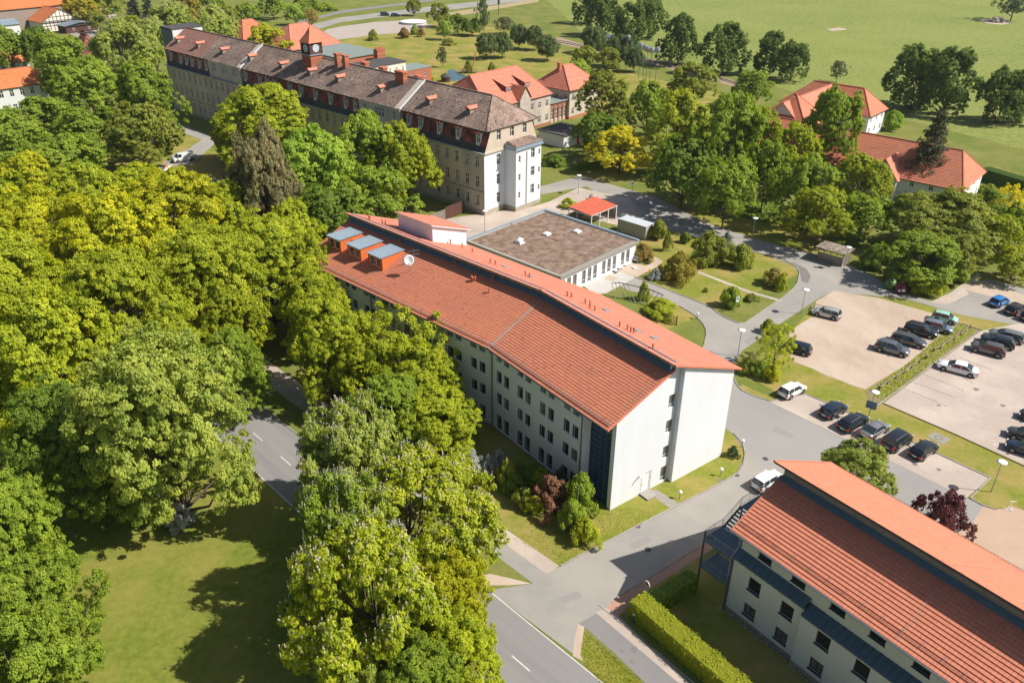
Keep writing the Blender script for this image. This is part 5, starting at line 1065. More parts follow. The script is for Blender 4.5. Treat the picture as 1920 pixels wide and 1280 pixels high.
car('brown grey off-roader with light alloy wheels behind the rail', 1850, 661, 305, 'suv', (.14, .12, .12), .5, group='three cars behind the rail')
car('white saloon parked alone on the paved car park', 1794, 696, 303, 'sedan', (.74, .74, .74), 0)
car('bright blue small car on the upper paved area', 1872, 571, 57, 'small', (.02, .22, .62), .2)
car('dark red brown hatchback beside the bright blue car', 1903, 585, 57, 'hatch', (.045, .02, .02), .3)
car('black car cut by the frame beside the red brown hatchback', 1932, 597, 57, 'hatch', blk)
car('brown saloon at the frame edge above the navy car', 1922, 824, 306, 'hatch', (.075, .06, .055), .5)
car('navy blue estate in the lowest corner of the paved car park', 1925, 850, 306, 'estate', nav, .4)
car('black car mostly outside the frame on the paved car park', 1944, 790, 306, 'hatch', blk)
car('white hatchback stopped beside the metal stair of the cream building', 1438, 908, 53, 'hatch', (.75, .75, .73), 0)
car('white delivery van with windows only in front on the hospital path', 345, 302, 232, 'van', (.75, .75, .72), 0, cat='van', name='delivery_van')
car('dark blue people carrier on the far road behind the gravel yard', 722, 30, 90, 'boxy', (.02, .035, .05))
car('dark grey estate beside the people carrier on the far road', 742, 31, 90, 'estate', (.04, .06, .07))
car('silver car parked near the dark brown shed', 198, 54, 80, 'estate', (.45, .47, .5), .5)
car('green delivery truck at the far end of the farm lane', 206, 26, 200, 'van', (.01, .22, .13), 0, cat='truck', name='delivery_truck')
car('small white car beside the green truck', 192, 22, 110, 'small', (.7, .7, .7), 0)
# ---------------------------------------------------------------- street lamps with flat disc hoods
lp = MB(); lp.tube([(0, 0, 0), (0, 0, 1.0), (0, 0, 3.8)], [.07, .055, .045], 8); LPm = lp.mesh('pole', M['metal'])
lh = MB(); lh.lathe([(.10, 3.72), (.16, 3.8), (.14, 3.98), (.12, 4.0)], n=12); LHm = lh.mesh('lantern', M['frame_white'])
ld_ = MB(); ld_.lathe([(.05, 4.0), (.52, 4.02), (.54, 4.05), (.3, 4.12), (.04, 4.15)], n=20); LDm = ld_.mesh('disc_hood', M['white'], True)
def lamp(label, px, py, s=1.0):
    e = empty('street_lamp', G(px, py), 0, label, 'street lamp', 'street lamps with round white hoods'); e.scale = (s, s, s)
    link('pole', LPm, e); link('lantern', LHm, e); link('disc_hood', LDm, e)
for l, x, y in (('disc hooded street lamp at the tip of the sandy car park grass', 1502, 588), ('disc hooded street lamp behind the corner of the long building roof', 1383, 667), ('disc hooded street lamp at the bays, a sign board on its pole', 1627, 787),
                ('disc hooded street lamp on the grass beside the empty bays', 1858, 922), ('disc hooded street lamp beside the old timber shelter', 1582, 505), ('disc hooded street lamp under the linden trees by the drive', 1410, 448),
                ('disc hooded street lamp between the hospital end and the flat roof', 909, 434), ('disc hooded street lamp on the yard behind the red bin shelter', 1084, 364), ('disc hooded street lamp on the lawn beside the white van', 305, 303), ('disc hooded street lamp at the path by the far hospital wall', 328, 238)): lamp(l, x, y)
# sign board on the lamp pole
p_ = G(1627, 787); sb = empty('sign_board', p_+Vector((0, 0, 0)), R(-35), 'tilted blue grey notice board fixed to the lamp pole at the bays', 'sign')
b = MB(); b.box(-.62, .62, -.12, -.08, 1.7, 2.75); b.build('board', M['zinc'], sb)
b = MB()
for k in range(4): b.box(-.5, .5, -.127, -.121, 1.85+k*.22, 1.95+k*.22)
b.build('printed_rows', M['bluemetal'], sb)
b = MB(); b.box(-.08, .08, -.09, .02, 1.9, 2.0); b.box(-.08, .08, -.09, .02, 2.4, 2.5); b.build('clamps', M['metal'], sb)
def sign_round(label, px, py, h=2.4):
    e = empty('round_sign', G(px, py), R(20), label, 'sign'); b = MB(); b.tube([(0, 0, 0), (0, 0, h)], .035, 6); b.build('pole', M['metal'], e)
    b = MB(); b.lathe([(.32, 0), (.32, .03), (.01, .03)], n=18); link('face', b.mesh('face', M['white']), e, (0, -.06, h-.2), (math.pi/2, 0, 0))
    b = MB(); b.lathe([(.22, .032), (.22, .04), (.01, .04)], n=16); o = link('symbol', b.mesh('symbol', M['blue_paint']), e, (0, -.06, h-.2), (math.pi/2, 0, 0))
    b = MB(); b.box(-.25, .25, -.1, -.06, h-.85, h-.58); b.build('small_plate', M['white'], e)
    return e
sign_round('round blue and white sign on a pole in the island garden', 1379, 585, 2.6)
e = empty('no_stopping_sign', G(1185, 362), 0, 'white sign with red ring symbol at the yard edge under the trees', 'sign')
b = MB(); b.tube([(0, 0, 0), (0, 0, 2.6)], .035, 6); b.build('pole', M['metal'], e); b = MB(); b.box(-.3, .3, -.09, -.05, 1.6, 2.5); b.build('board', M['white'], e)
b = MB(); b.lathe([(.24, 0), (.24, .02), (.01, .02)], n=16); link('ring', b.mesh('ring', M['tail']), e, (0, -.09, 2.2), (math.pi/2, 0, 0)); b = MB(); b.lathe([(.17, .022), (.17, .03), (.01, .03)], n=16); link('symbol', b.mesh('symbol', M['blue_paint']), e, (0, -.09, 2.2), (math.pi/2, 0, 0))
# traffic mirror
p_ = G(1212, 1131); e = empty('traffic_mirror', p_, R(-60), 'round traffic mirror on a post at the corner of the clipped hedge', 'traffic mirror')
b = MB(); b.tube([(0, 0, 0), (0, 0, 2.7)], .04, 6); b.build('post', M['metal'], e)
b = MB(); b.lathe([(.30, 0), (.36, .03), (.36, .07), (.28, .09)], n=20); b.build('rim', M['white'], e, loc=(0, -.1, 2.55), rot=(R(100), 0, 0)); b = MB(); b.lathe([(.28, .085), (.2, .10), (.02, .11)], n=20); b.build('mirror', M['carglass'], e, loc=(0, -.1, 2.55), rot=(R(100), 0, 0)); b = MB(); b.box(-.2, .2, -.08, -.05, 1.7, 2.1); b.build('plate', M['metal'], e)
# low globe garden lights
gm = MB(); gm.tube([(0, 0, 0), (0, 0, .75)], .05, 8); GP = gm.mesh('post', M['metal']); gm = MB(); gm.lathe([(.05, .72), (.16, .78), (.21, .92), (.16, 1.07), (.04, 1.12)], n=14); GB = gm.mesh('globe', M['white'], True)
for l, x, y in (('white globe light at the path to the gable door', 1274, 935), ('white globe light by the end block wall', 1351, 892), ('white globe light on the kerb curve behind the end block', 1391, 838), ('white globe light at the curved drive near the pergola', 1307, 598)):
    e = empty('globe_light', G(x, y), 0, l, 'garden light', 'low white globe lights'); link('post', GP, e); link('globe', GB, e)
e = empty('bollard', G(1187, 1165), 0, 'slim blue bollard with white top beside the clipped hedge', 'bollard')
b = MB(); b.lathe([(.09, 0), (.08, .85)], n=10); b.build('post', M['frame_blue'], e); b = MB(); b.lathe([(.09, .85), (.11, .9), (.09, 1.0), (.02, 1.03)], n=10); b.build('top', M['white'], e)
# dome shaped recycling bins
for l, x, y, c in (('green dome shaped recycling bin under the trees', 1669, 540, (.09, .17, .035)), ('dark red dome shaped recycling bin with white stickers', 1687, 548, (.16, .02, .03))):
    e = empty('recycling_bin', G(x, y), R(-10), l, 'recycling bin', 'recycling domes'); pm = mat('fibreglass', c, .45, spec=.5)
    b = MB(); b.lathe([(.75, .0), (.95, .15), (1.0, .6), (.92, 1.05), (.68, 1.42), (.35, 1.6), (.05, 1.66)], n=20); b.build('shell', pm, e, smooth=True)
    b = MB(); b.lathe([(.18, 0), (.18, .05), (.02, .05)], n=12)
    for a in (-.5, .9): b_ = link('filling_hole', b.mesh('filling_hole', M['trim']), e, (.86*math.cos(-math.pi/2+a), .86*math.sin(-math.pi/2+a), 1.12), (R(65), 0, a))
    b = MB(); b.tube([(-.15, 0, 1.62), (-.12, 0, 1.85), (.12, 0, 1.85), (.15, 0, 1.62)], .03, 6); b.build('lifting_eye', M['metal'], e)
    if c[0] > c[1]:
        b = MB(); b.box(-.05, .4, -1.03, -1.0, .6, 1.0); b.box(-.6, -.25, -.97, -.94, .55, .85); b.build('stickers', M['white'], e)
# low log rails around the planting strip
def log_rail(pts, label):
    P = [G(*t) for t in zc(1600, 530, 5.566, pts)]; c = P[0]; e = empty('timber_rail', c, 0, label, 'timber rail', 'low timber rails between the car parks')
    for a, b_ in zip(P, P[1:]):
        m_ = MB(); d = (b_-a).normalized()*.03; m_.tube([a-c+d+Vector((0, 0, .5)), b_-c-d+Vector((0, 0, .5))], .07, 6); m_.build('rail', M['grey_wood'], e)
    for a in P: m_ = MB(); m_.tube([a-c, a-c+Vector((0, 0, .58))], .09, 6); m_.build('post', M['brown_wood'], e)
log_rail([(1215, 470), (1115, 545), (1045, 595), (975, 640), (905, 690), (835, 722)], 'low timber rail along the row of cars on the sand')
log_rail([(685, 830), (605, 890), (525, 950), (440, 1000), (350, 1060), (270, 1120)], 'low timber rail below the gap, running to the lamp post')
log_rail([(765, 790), (745, 800)], 'short leftover rail stump in the gap of the timber rail')
log_rail([(1740, 440-250), (1790, 200)], 'short timber barrier at the sandy edge by the red brown car') if False else None
# fence at the grass tip of the sandy car park
P = [G(*t) for t in zc(1280, 430, 2.977, [(715, 455), (735, 432), (785, 446)])]; c = P[0]
e = empty('timber_rail', c, 0, 'low timber rail at the grass tip behind the silver hatchback', 'timber rail', 'low timber rails between the car parks')
for a, b_ in zip(P, P[1:]): m_ = MB(); m_.tube([a-c+Vector((0, 0, .5)), b_-c+Vector((0, 0, .5))], .06, 6); m_.build('rail', M['grey_wood'], e)
for a in P: m_ = MB(); m_.tube([a-c, a-c+Vector((0, 0, .58))], .07, 6); m_.build('post', M['brown_wood'], e)
# slatted screen fence by the hospital
A_, B_ = G(795, 420), G(872, 396); A2 = G(795, 412)
def slat_fence(label, a, b, h, m_, gap=.24, sh=.17, name='slat_fence'):
    L = (b-a).length; ang = math.atan2((b-a).y, (b-a).x); e = empty(name, a, ang, label, 'fence'); n = int(h/gap); np_ = max(2, int(L/2)+1)
    for i in range(np_): q = MB(); q.box(L*i/(np_-1)-.06, L*i/(np_-1)+.06, -.06, .06, 0, h+.1); q.build('post', M['brown_wood'], e)
    sm_ = MB(); sm_.box(0, L/(np_-1)-.02, -.1, -.065, 0, sh); SM = sm_.mesh('slat', m_)
    for i in range(np_-1):
        for k in range(n): link('slat', SM, e, (L*i/(np_-1)+.01, 0, .1+k*gap))
    return e
slat_fence('silvery board fence screening the yard beside the hospital', G(778, 436), G(835, 412), 2.3, M['grey_wood'])
slat_fence('dark brown board fence running up to the hospital corner wall', G(836, 411.5), G(870, 399), 2.5, M['brown_wood'], .19, .17)
# curved pergola by the patio
pc = Fr(G(1215, 570)[:2], 0); e = empty('pergola', G(1215, 575), 0, 'curved garden pergola of slanting poles and a bent top beam beside the patio', 'pergola')
base = [G(x, y) for x, y in zc(1080, 380, 5.82, [(430, 1040), (480, 1050), (540, 1065), (610, 1085), (650, 1095), (690, 1105), (725, 1110), (755, 1125), (790, 1150), (830, 1160)])]
top = [G(x, y, 2.3) for x, y in zc(1080, 380, 5.82, [(390, 880), (430, 872), (470, 872), (510, 880), (560, 892), (740, 930), (800, 945), (850, 965), (900, 985), (950, 1010)])]
o_ = e.location
for a, b_ in zip(base, top): m_ = MB(); m_.tube([a-o_, b_-o_+(b_-a)*.06], [.06, .04], 5); m_.build('pole', M['grey_wood'], e)
m_ = MB(); m_.tube([t-o_ for t in top], .07, 6); m_.build('top_beam', M['darkmetal'], e)
# slatted trellis under the clipped bush
slat_fence('low dark trellis of slats in front of the round bush', G(1214, 594), G(1268, 610), 1.5, M['brown_wood'], .2, .07, name='trellis')
# garden furniture on the patio
def bench(label, px, py, rz, col='white', s=1.0):
    e = empty('garden_bench', G(px, py, .025), rz, label, 'bench'); m_ = M[col]
    for k in range(4): q = MB(); q.box(-.8, .8, -.24+k*.12, -.14+k*.12, .42, .45); q.build('seat_slat', m_, e)
    for k in range(3): q = MB(); q.box(-.8, .8, .26, .29, .55+k*.14, .65+k*.14); q.build('back_slat', m_, e)
    for x in (-.72, .72): q = MB(); q.box(x-.04, x+.04, -.25, -.18, 0, .62); q.box(x-.04, x+.04, .22, .3, 0, .95); q.box(x-.04, x+.04, -.25, .3, .6, .65); q.build('side_frame', M['metal'], e)
    e.scale = (s, s, s); return e
bench('white slatted bench under the reddish shrub beside the annex', 1189, 491, R(-40), s=1.15)
def lounger(label, px, py, rz):
    e = empty('garden_lounger', G(px, py, .03), rz, label, 'lounger', 'white garden loungers')
    q = MB(); q.box(-.9, .3, -.3, .3, .28, .33); q.build('seat', M['white'], e); q = MB(); q.beam((.3, 0, .3), (.85, 0, .72), .6, .05); q.build('backrest', M['white'], e)
    for x in (-.8, .25): q = MB(); q.box(x-.03, x+.03, -.28, .28, 0, .28); q.build('leg', M['metal'], e)
lounger('white lounger leaning close to the annex windows', 1169, 499, R(30)); lounger('white lounger turned across the patio corner', 1162, 505, R(-60)); lounger('white lounger with dark folded cover near the inlaid square', 1155, 510, R(-50))
e = empty('stone_basin', G(1190, 503, .025), 0, 'small white stone basin alone on the sandy patio', 'basin'); b = MB(); b.lathe([(.32, 0), (.38, .22), (.30, .24), (.22, .12), (.02, .10)], n=14); b.build('bowl', M['white'], e)
e = empty('garden_figure', G(1218, 519, .01), .3, 'yellow and blue wooden garden figure beside the yew', 'garden figure')
b = MB(); b.beam((-.35, 0, 0), (0, 0, .7), .12, .08); b.beam((.35, 0, 0), (0, 0, .7), .12, .08); b.build('legs', M['blue_paint'], e); b = MB(); b.box(-.28, .28, -.08, .08, .65, 1.2); b.build('body', mat('yellow_paint', (.75, .48, .02), .6), e); b = MB(); b.lathe([(.05, 1.2), (.16, 1.28), (.16, 1.42), (.04, 1.5)], n=10); b.build('head', mat('yellow_paint', (.75, .48, .02), .6), e)
e = empty('covered_boulder', G(1111, 374), 0, 'big grey boulder beside the red bin shelter', 'boulder'); b = MB(); b.lathe([(.7, 0), (.85, .35), (.7, .8), (.4, 1.1), (.1, 1.25)], n=9); b.build('boulder', M['stone'], e)
# round white tank and barrier by the far gravel yard
e = empty('round_tank', G(775, 44), 0, 'low round white tank cover on the far gravel yard', 'tank'); b = MB(); b.lathe([(6, 0), (6, .9), (5.6, 1.0), (3, 1.35), (.1, 1.5)], n=28); b.build('cover', M['white_wall'], e); b = MB(); b.lathe([(6.15, .5), (6.15, .85), (6.02, .86)], n=28); b.build('rim', M['kerb'], e)
# tall poles with perforated heads on the grass
for i, (x, y) in enumerate(((1197, 148), (1205, 152), (1210, 156), (1217, 158), (1228, 158), (1174, 130))):
    e = empty('art_pole', G(x, y), 0, 'tall thin pole with a dark round head on the grass before the track', 'pole', 'tall poles with round heads on the grass')
    b = MB(); b.tube([(0, 0, 0), (0, 0, 9.5)], .07, 5); b.build('pole', M['darkmetal'], e); b = MB(); b.lathe([(.1, 9.3), (.6, 9.7), (.85, 10.6), (.7, 11.2), (.2, 11.4)], n=10); b.build('head', M['metal'], e)
e = empty('signal_mast', G(935, 29), 0, 'slim dark mast standing alone in the far grass', 'mast'); b = MB(); b.tube([(0, 0, 0), (0, 0, 5)], .15, 6); b.build('mast', M['darkmetal'], e); b = MB(); b.box(-.5, .5, -.3, .3, 5, 7.5); b.build('head_box', M['darkmetal'], e)
e = empty('stone_heap', G(1866, 42), 0, 'heap of boulders on bare earth in the meadow', 'stone heap')
for k in range(16):
    b = MB(); r = random.uniform(.7, 1.5); b.lathe([(.3*r, 0), (r, r*.3), (r*.9, r*.8), (r*.3, r*1.1)], n=7); b.build('stone', M['stone'], e, loc=(random.uniform(-2.6, 2.6), random.uniform(-1.8, 1.8), (k // 8)*1.0), rot=(0, 0, k))
# wooden footbridge and small pond things
e = empty('footbridge', G(876, 137), R(10), 'small wooden footbridge with leaning pole at the pond', 'footbridge')
for k in range(18): b = MB(); b.box(-3.2+k*.36, -2.88+k*.36, -.9, .9, .5, .56); b.build('deck_board', M['grey_wood'], e)
b = MB()
for y in (-.9, .9): b.tube([(-3.2, y, 1.3), (3.2, y, 1.3)], .06, 5); [b.tube([(-3.2+i*1.6, y, 0), (-3.2+i*1.6, y, 1.35)], .05, 5) for i in range(5)]
b.tube([(1.5, 0, .5), (3.0, 0, 6.5)], .18, 5); b.build('railing', M['terracotta'], e)
e = empty('garden_hut', G(836, 153), 0, 'small round dark garden hut at the pond bank', 'hut'); b = MB(); b.lathe([(1.5, 0), (1.5, 1.5)], n=12); b.build('wall', M['brown_wood'], e); b = MB(); b.lathe([(1.8, 1.5), (1.2, 2.2), (.1, 2.7)], n=12); b.build('roof', M['felt'], e)
# ---------------------------------------------------------------- people
def person(label, px, py, rz, shirt, legs, hair=(.03, .02, .015), stride=.22):
    e = empty('person', G(px, py, .02), rz, label, 'person')
    def skin(name, V, Ed, Rd, m_, sub=1):
        me = bpy.data.meshes.new(name); me.from_pydata(V, Ed, []); me.materials.append(m_); o = link(name, me, e)
        sk = o.modifiers.new('skin', 'SKIN'); 
        for v, r in zip(me.skin_vertices[0].data if me.skin_vertices else [], Rd): v.radius = (r, r)
        o.modifiers.new('sub', 'SUBSURF').levels = sub; o.modifiers['sub'].render_levels = sub; return o
    s = stride
    V = [(0, 0, .95), (0, 0, 1.2), (0, 0, 1.42), (0, 0, 1.52), (0, .02, 1.64), (0, .02, 1.74), (.17, 0, 1.42), (.25, -.04, 1.16), (.26, .08, .92), (-.17, 0, 1.42), (-.25, .04, 1.16), (-.26, .12, .92), (.09, 0, .9), (.10, s*.5, .5), (.10, s, .08), (-.09, 0, .9), (-.10, -s*.3, .5), (-.10, -s, .08), (.10, s+.16, .04), (-.10, -s+.16, .04)]
    Ed = [(0, 1), (1, 2), (2, 3), (3, 4), (4, 5), (2, 6), (6, 7), (7, 8), (2, 9), (9, 10), (10, 11), (0, 12), (12, 13), (13, 14), (0, 15), (15, 16), (16, 17), (14, 18), (17, 19)]
    Rd = [.15, .14, .15, .06, .10, .09, .06, .045, .03, .06, .045, .03, .09, .065, .045, .09, .065, .045, .04, .04]
    me = bpy.data.meshes.new('body'); me.from_pydata(V, Ed, [])
    o = link('body', me, e); me.materials.append(mat('clothes', shirt, .9)); me.materials.append(mat('trousers', legs, .9)); me.materials.append(mat('skin', (.5, .3, .2), .6))
    o.modifiers.new('skin', 'SKIN')
    for v, r in zip(me.skin_vertices[0].data, Rd): v.radius = (r, r)
    me.skin_vertices[0].data[0].use_root = True
    sb = o.modifiers.new('sub', 'SUBSURF'); sb.levels = 1; sb.render_levels = 1
    dg = bpy.context.evaluated_depsgraph_get(); ev = o.evaluated_get(dg); m2 = bpy.data.meshes.new_from_object(ev)
    o.modifiers.clear(); o.data = m2
    for p in m2.polygons: z = p.center.z; p.material_index = 2 if z > 1.5 else (0 if z > .93 else 1); p.use_smooth = True
    h = MB(); h.lathe([(.10, 1.66), (.115, 1.72), (.10, 1.80), (.04, 1.84)], (0, 0, 0), 10); h.build('hair', mat('hair', hair, .8), e, smooth=True)
person('person in dark clothes walking on the path under the brown conifer', 421, 342, R(80), (.03, .03, .035), (.02, .02, .03))
person('person in black standing at the front of the white van', 323, 306, R(200), (.02, .02, .02), (.03, .03, .04), stride=.08)
# handcart with white load beside the path, partly behind leaves
e = empty('garden_trailer', G(313, 322), R(35), 'white garden trailer with orange covered load in front of the white van', 'trailer')
b = MB(); b.box(-1.4, 1.4, -.8, .8, .5, 1.1); b.build('tray', M['white'], e); b = MB(); b.lathe([(.6, 1.1), (.55, 1.4), (.2, 1.6)], n=10); b.build('load', M['tile_bright'], e); b = MB(); b.tube([(1.4, 0, .55), (2.4, 0, .5)], .05, 5); b.build('drawbar', M['metal'], e)
for s in (-1, 1): o = link('wheel', TY, e, (0, s*.85, .325), (-s*math.pi/2, 0, 0)); link('rim', RI, o, (0, 0, .012))
# small antenna mast beside the red shrubs near the gable
e = empty('thin_mast', G(1081, 975), 0, 'thin grey mast rising out of the shrubs near the glazed corner', 'mast'); b = MB(); b.tube([(0, 0, 0), (0, 0, 4.6)], .035, 5); b.build('mast', M['metal'], e)
e = empty('utility_cabinet', G(1056, 988), R(-45), 'grey utility cabinet half hidden by shrubs', 'cabinet'); b = MB(); b.box(-.5, .5, -.3, .3, 0, 1.3); b.build('cabinet', M['metal'], e); b = MB(); b.box(-.55, .55, -.35, .35, 1.3, 1.36); b.build('lid', M['kerb'], e)
e = empty('standpipe', G(1893, 955), 0, 'white metal frame stand at the corner of the brick yard', 'stand'); b = MB(); b.tube([(0, 0, 0), (0, 0, 1.1)], .03, 5); b.tube([(-.4, 0, .05), (.4, 0, .05)], .03, 5); b.tube([(0, -.4, .05), (0, .4, .05)], .03, 5); b.tube([(-.3, 0, 1.1), (.4, 0, 1.1)], .03, 5); b.build('frame', M['white'], e)
# ---------------------------------------------------------------- vegetation
M['leaf'] = leafmat('leaves', (.19, .28, .016), (.46, .52, .03), .38)
M['leafdark'] = leafmat('dark_leaves', (.11, .16, .03), (.23, .275, .05), .34)
M['needle'] = leafmat('needles', (.035, .055, .022), (.085, .10, .03), .12)
M['redleaf'] = leafmat('red_leaves', (.10, .03, .03), (.17, .06, .045), .25)
M['blossom'] = leafmat('blossom', (.55, .50, .36), (.70, .62, .50), .3)
rng = np.random.default_rng(11)
def leaf_mesh(name, C, Nn, size, mat_, aspect=.62, rnd=None, droop=.25):
    n = len(C); Nn = Nn/np.linalg.norm(Nn, axis=1, keepdims=True)
    r = rng.normal(size=(n, 3)); t = np.cross(Nn, r); t /= np.linalg.norm(t, axis=1, keepdims=True); b = np.cross(Nn, t)
    s = size*rng.uniform(.65, 1.25, (n, 1)) if np.isscalar(size) else size[:, None]
    v = np.empty((n, 4, 3)); v[:, 0] = C-t*s; v[:, 1] = C+b*s*aspect-Nn*s*droop*.3; v[:, 2] = C+t*s-Nn*s*droop; v[:, 3] = C-b*s*aspect-Nn*s*droop*.3
    me = bpy.data.meshes.new(name); me.vertices.add(n*4); me.vertices.foreach_set('co', v.reshape(-1).astype(np.float32))
    me.loops.add(n*4); me.loops.foreach_set('vertex_index', np.arange(n*4, dtype=np.int32)); me.polygons.add(n); me.polygons.foreach_set('loop_start', np.arange(0, n*4, 4, dtype=np.int32))
    me.update(calc_edges=True)
    at = me.attributes.new('rnd', 'FLOAT', 'FACE'); at.data.foreach_set('value', (rnd if rnd is not None else rng.random(n)).astype(np.float32))
    me.materials.append(mat_); return me
def tcrown(name, nl, nt, per, leaf, m_, prof='wide', rl=(.16, .30), rt=(.035, .07), flat=.7, irregular=.12, inner=.25, flowers=None, gap=.0):
    """unit crown built in three steps: boughs, tufts on the boughs, leaves in the tufts"""
    a = rng.uniform(0, 2*np.pi, nl); h = rng.uniform(.05, 1, nl)**.8
    p = np.sqrt(np.clip(1-((h-.36)/.66)**2, .04, 1)) if prof == 'wide' else np.sqrt(np.clip(1-((h-.45)/.56)**2, .04, 1))
    rad = p*np.where(rng.random(nl) < inner, rng.uniform(.15, .6, nl), rng.uniform(.66, .84, nl))*(1+rng.normal(0, irregular, nl))
    c = np.stack([rad*np.cos(a), rad*np.sin(a), h*.86+.03], 1); r = rng.uniform(rl[0], rl[1], nl)*(1.1-.4*h)
    k = np.repeat(np.arange(nl), nt); d = unit(len(k)); o = np.stack([c[k, 0], c[k, 1], (c[k, 2]-.3)*.9], 1); o /= np.linalg.norm(o, axis=1, keepdims=True)+1e-6
    d = d+o*.45+np.array([0, 0, .2]); d /= np.linalg.norm(d, axis=1, keepdims=True)
    tc = c[k]+d*(r[k]*rng.uniform(.55, 1.12, len(k)))[:, None]*np.array([1, 1, flat]); keep = rng.random(len(k)) > gap; tc, d, o = tc[keep], d[keep], o[keep]
    tr_ = rng.uniform(rt[0], rt[1], len(tc)); tone_t = rng.random(len(tc)); j = np.repeat(np.arange(len(tc)), per); e = unit(len(j)); e[:, 2] = np.abs(e[:, 2])*.6+e[:, 2]*.4
    P = tc[j]+e*(tr_[j]*rng.uniform(.3, 1, len(j))**.5)[:, None]*np.array([1, 1, .6]); N_ = d[j]*.5+e*.35+o[j]*.2+np.array([0, 0, .45])+rng.normal(0, .38, (len(j), 3))
    me = leaf_mesh(name, P, N_, leaf, m_, rnd=np.clip(.55*tone_t[j]+.45*rng.random(len(j)), 0, 1)); fl = None
    if flowers:
        ok = np.where((d[:, 2] > 0) & ((d*o).sum(1) > .2))[0]; idx = rng.choice(ok, min(flowers, len(ok)), replace=False); base = tc[idx]+d[idx]*tr_[idx][:, None]*.6; q = 5
        bb = np.repeat(base, q, 0); st = np.tile(np.linspace(.01, .032, q), len(idx))[:, None]; fl = leaf_mesh('blossoms', bb+(np.repeat(d[idx], q, 0)*.3+np.array([0, 0, .9]))*st+rng.normal(0, .003, bb.shape), unit(len(bb))*.6+np.array([0, 0, .6]), .008, M['blossom'], .8)
    return me, fl, c
def unit(n): d = rng.normal(size=(n, 3)); return d/np.linalg.norm(d, axis=1, keepdims=True)
def crown(name, ncl, per, leaf, m_, prof='round', rc=(.13, .22), lobes=.2, flowers=None, inner=.35, flat=.75, irregular=.12):
    """unit crown: radius 1 across, z from 0 to 1"""
    a = rng.uniform(0, 2*np.pi, ncl); h = rng.uniform(.04, 1, ncl)**.85
    if prof == 'round': p = np.sqrt(np.clip(1-((h-.45)/.58)**2, .03, 1))
    elif prof == 'oval': p = np.sqrt(np.clip(1-((h-.5)/.54)**2, .03, 1))*(1-.15*h)
    elif prof == 'cone': p = (1-h)**.8*.95+.05
    elif prof == 'wide': p = np.sqrt(np.clip(1-((h-.35)/.68)**2, .03, 1))
    else: p = np.clip(1.05-h**2.2, .1, 1)
    ph = rng.uniform(0, 6.28, 6)
    dv = np.stack([np.cos(a)*p, np.sin(a)*p, h*1.6], 1); lob = 1+rng.normal(0, irregular, ncl)
    for q_ in range(5): w_ = unit(1)[0]*rng.uniform(2.5, 6); lob = lob+lobes*.42*np.sin(dv@w_+ph[q_])
    rad = p*lob*np.where(rng.random(ncl) < inner, rng.uniform(.2, .7, ncl), rng.uniform(.75, .95, ncl))
    c = np.stack([rad*np.cos(a), rad*np.sin(a), h*.9+.03], 1); r = rng.uniform(rc[0], rc[1], ncl)*(1.05-.35*h)
    k = np.repeat(np.arange(ncl), per); d = unit(len(k)); out = np.stack([c[k, 0], c[k, 1], (c[k, 2]-.4)*.8], 1); out /= np.linalg.norm(out, axis=1, keepdims=True)+1e-6
    d = d+out*.35+np.array([0, 0, .25]); d /= np.linalg.norm(d, axis=1, keepdims=True)
    wob = 1+.28*np.sin(d[:, 0]*9+k)*np.sin(d[:, 1]*8+k*1.7)
    P = c[k]+d*(r[k]*wob*(rng.uniform(.35, 1, len(k))**.45))[:, None]*np.array([1, 1, flat])
    N_ = d*.55+out*.25+np.array([0, 0, .55])+rng.normal(0, .42, (len(k), 3))
    tone = np.clip(.25+.5*rng.random(len(k))+.25*(rng.random(ncl)[k]-.3), 0, 1)
    me = leaf_mesh(name, P, N_, leaf, m_, rnd=tone); fl = None
    if flowers:
        up = (d[:, 2] > .15) & ((out*d).sum(1) > .1); idx = rng.choice(np.where(up)[0], flowers, replace=False); base = P[idx]+d[idx]*.02
        q = 5; bb = np.repeat(base, q, 0); st = np.tile(np.linspace(0, .024, q), flowers)[:, None]; dr_ = np.repeat(d[idx]*.4+np.array([0, 0, .9]), q, 0)
        fl = leaf_mesh('blossoms', bb+dr_*st+rng.normal(0, .003, bb.shape), unit(len(bb))*.6+np.array([0, 0, .6]), .0075, M['blossom'], .8)
    return me, fl, c
def limbs(c, n=16, tr=.035, lean=0.):
    """trunk and branches in crown units; z from -0.45 to .9"""
    mb = MB(); pts = [(0, 0, -.42), (.01, 0, -.1), (.03*lean, .02, .2), (.02, -.01, .5), (0, .02, .8)]; mb.tube(pts, [tr*1.25, tr, tr*.8, tr*.5, tr*.15], 8)
    idx = rng.choice(len(c), min(n, len(c)), replace=False)
    for i in idx:
        e = c[i]; s = max(-.08, e[2]-.35-.2*rng.random()); m_ = ((e[0]*.5+rng.normal(0, .04)), (e[1]*.5+rng.normal(0, .04)), s+(e[2]-s)*.35)
        mb.tube([(0, 0, s), m_, (e[0]*.85, e[1]*.85, e[2]-.05), (e[0], e[1], e[2])], [tr*.5, tr*.32, tr*.18, tr*.05], 5, cap=False)
    return mb.mesh('trunk', M['bark'], True)
PR = {}
def proto(k, seeds, **kw):
    PR[k] = []
    for s in range(seeds):
        me, fl, c = crown('crown', **kw); PR[k].append((me, fl, limbs(c, tr=.028 if k != 'shrub' else .02)))
proto('broad', 1, ncl=210, per=230, leaf=.021, m_=M['leaf'], prof='wide', rc=(.09, .22), lobes=.24, flat=.5)
def tproto(k, seeds, **kw): PR[k] = [(lambda t: (t[0], t[1], limbs(t[2], 26, tr=.026)))(tcrown('crown', **kw)) for s in range(seeds)]
tproto('near', 3, nl=66, nt=34, per=58, leaf=.0135, m_=M['leaf'])
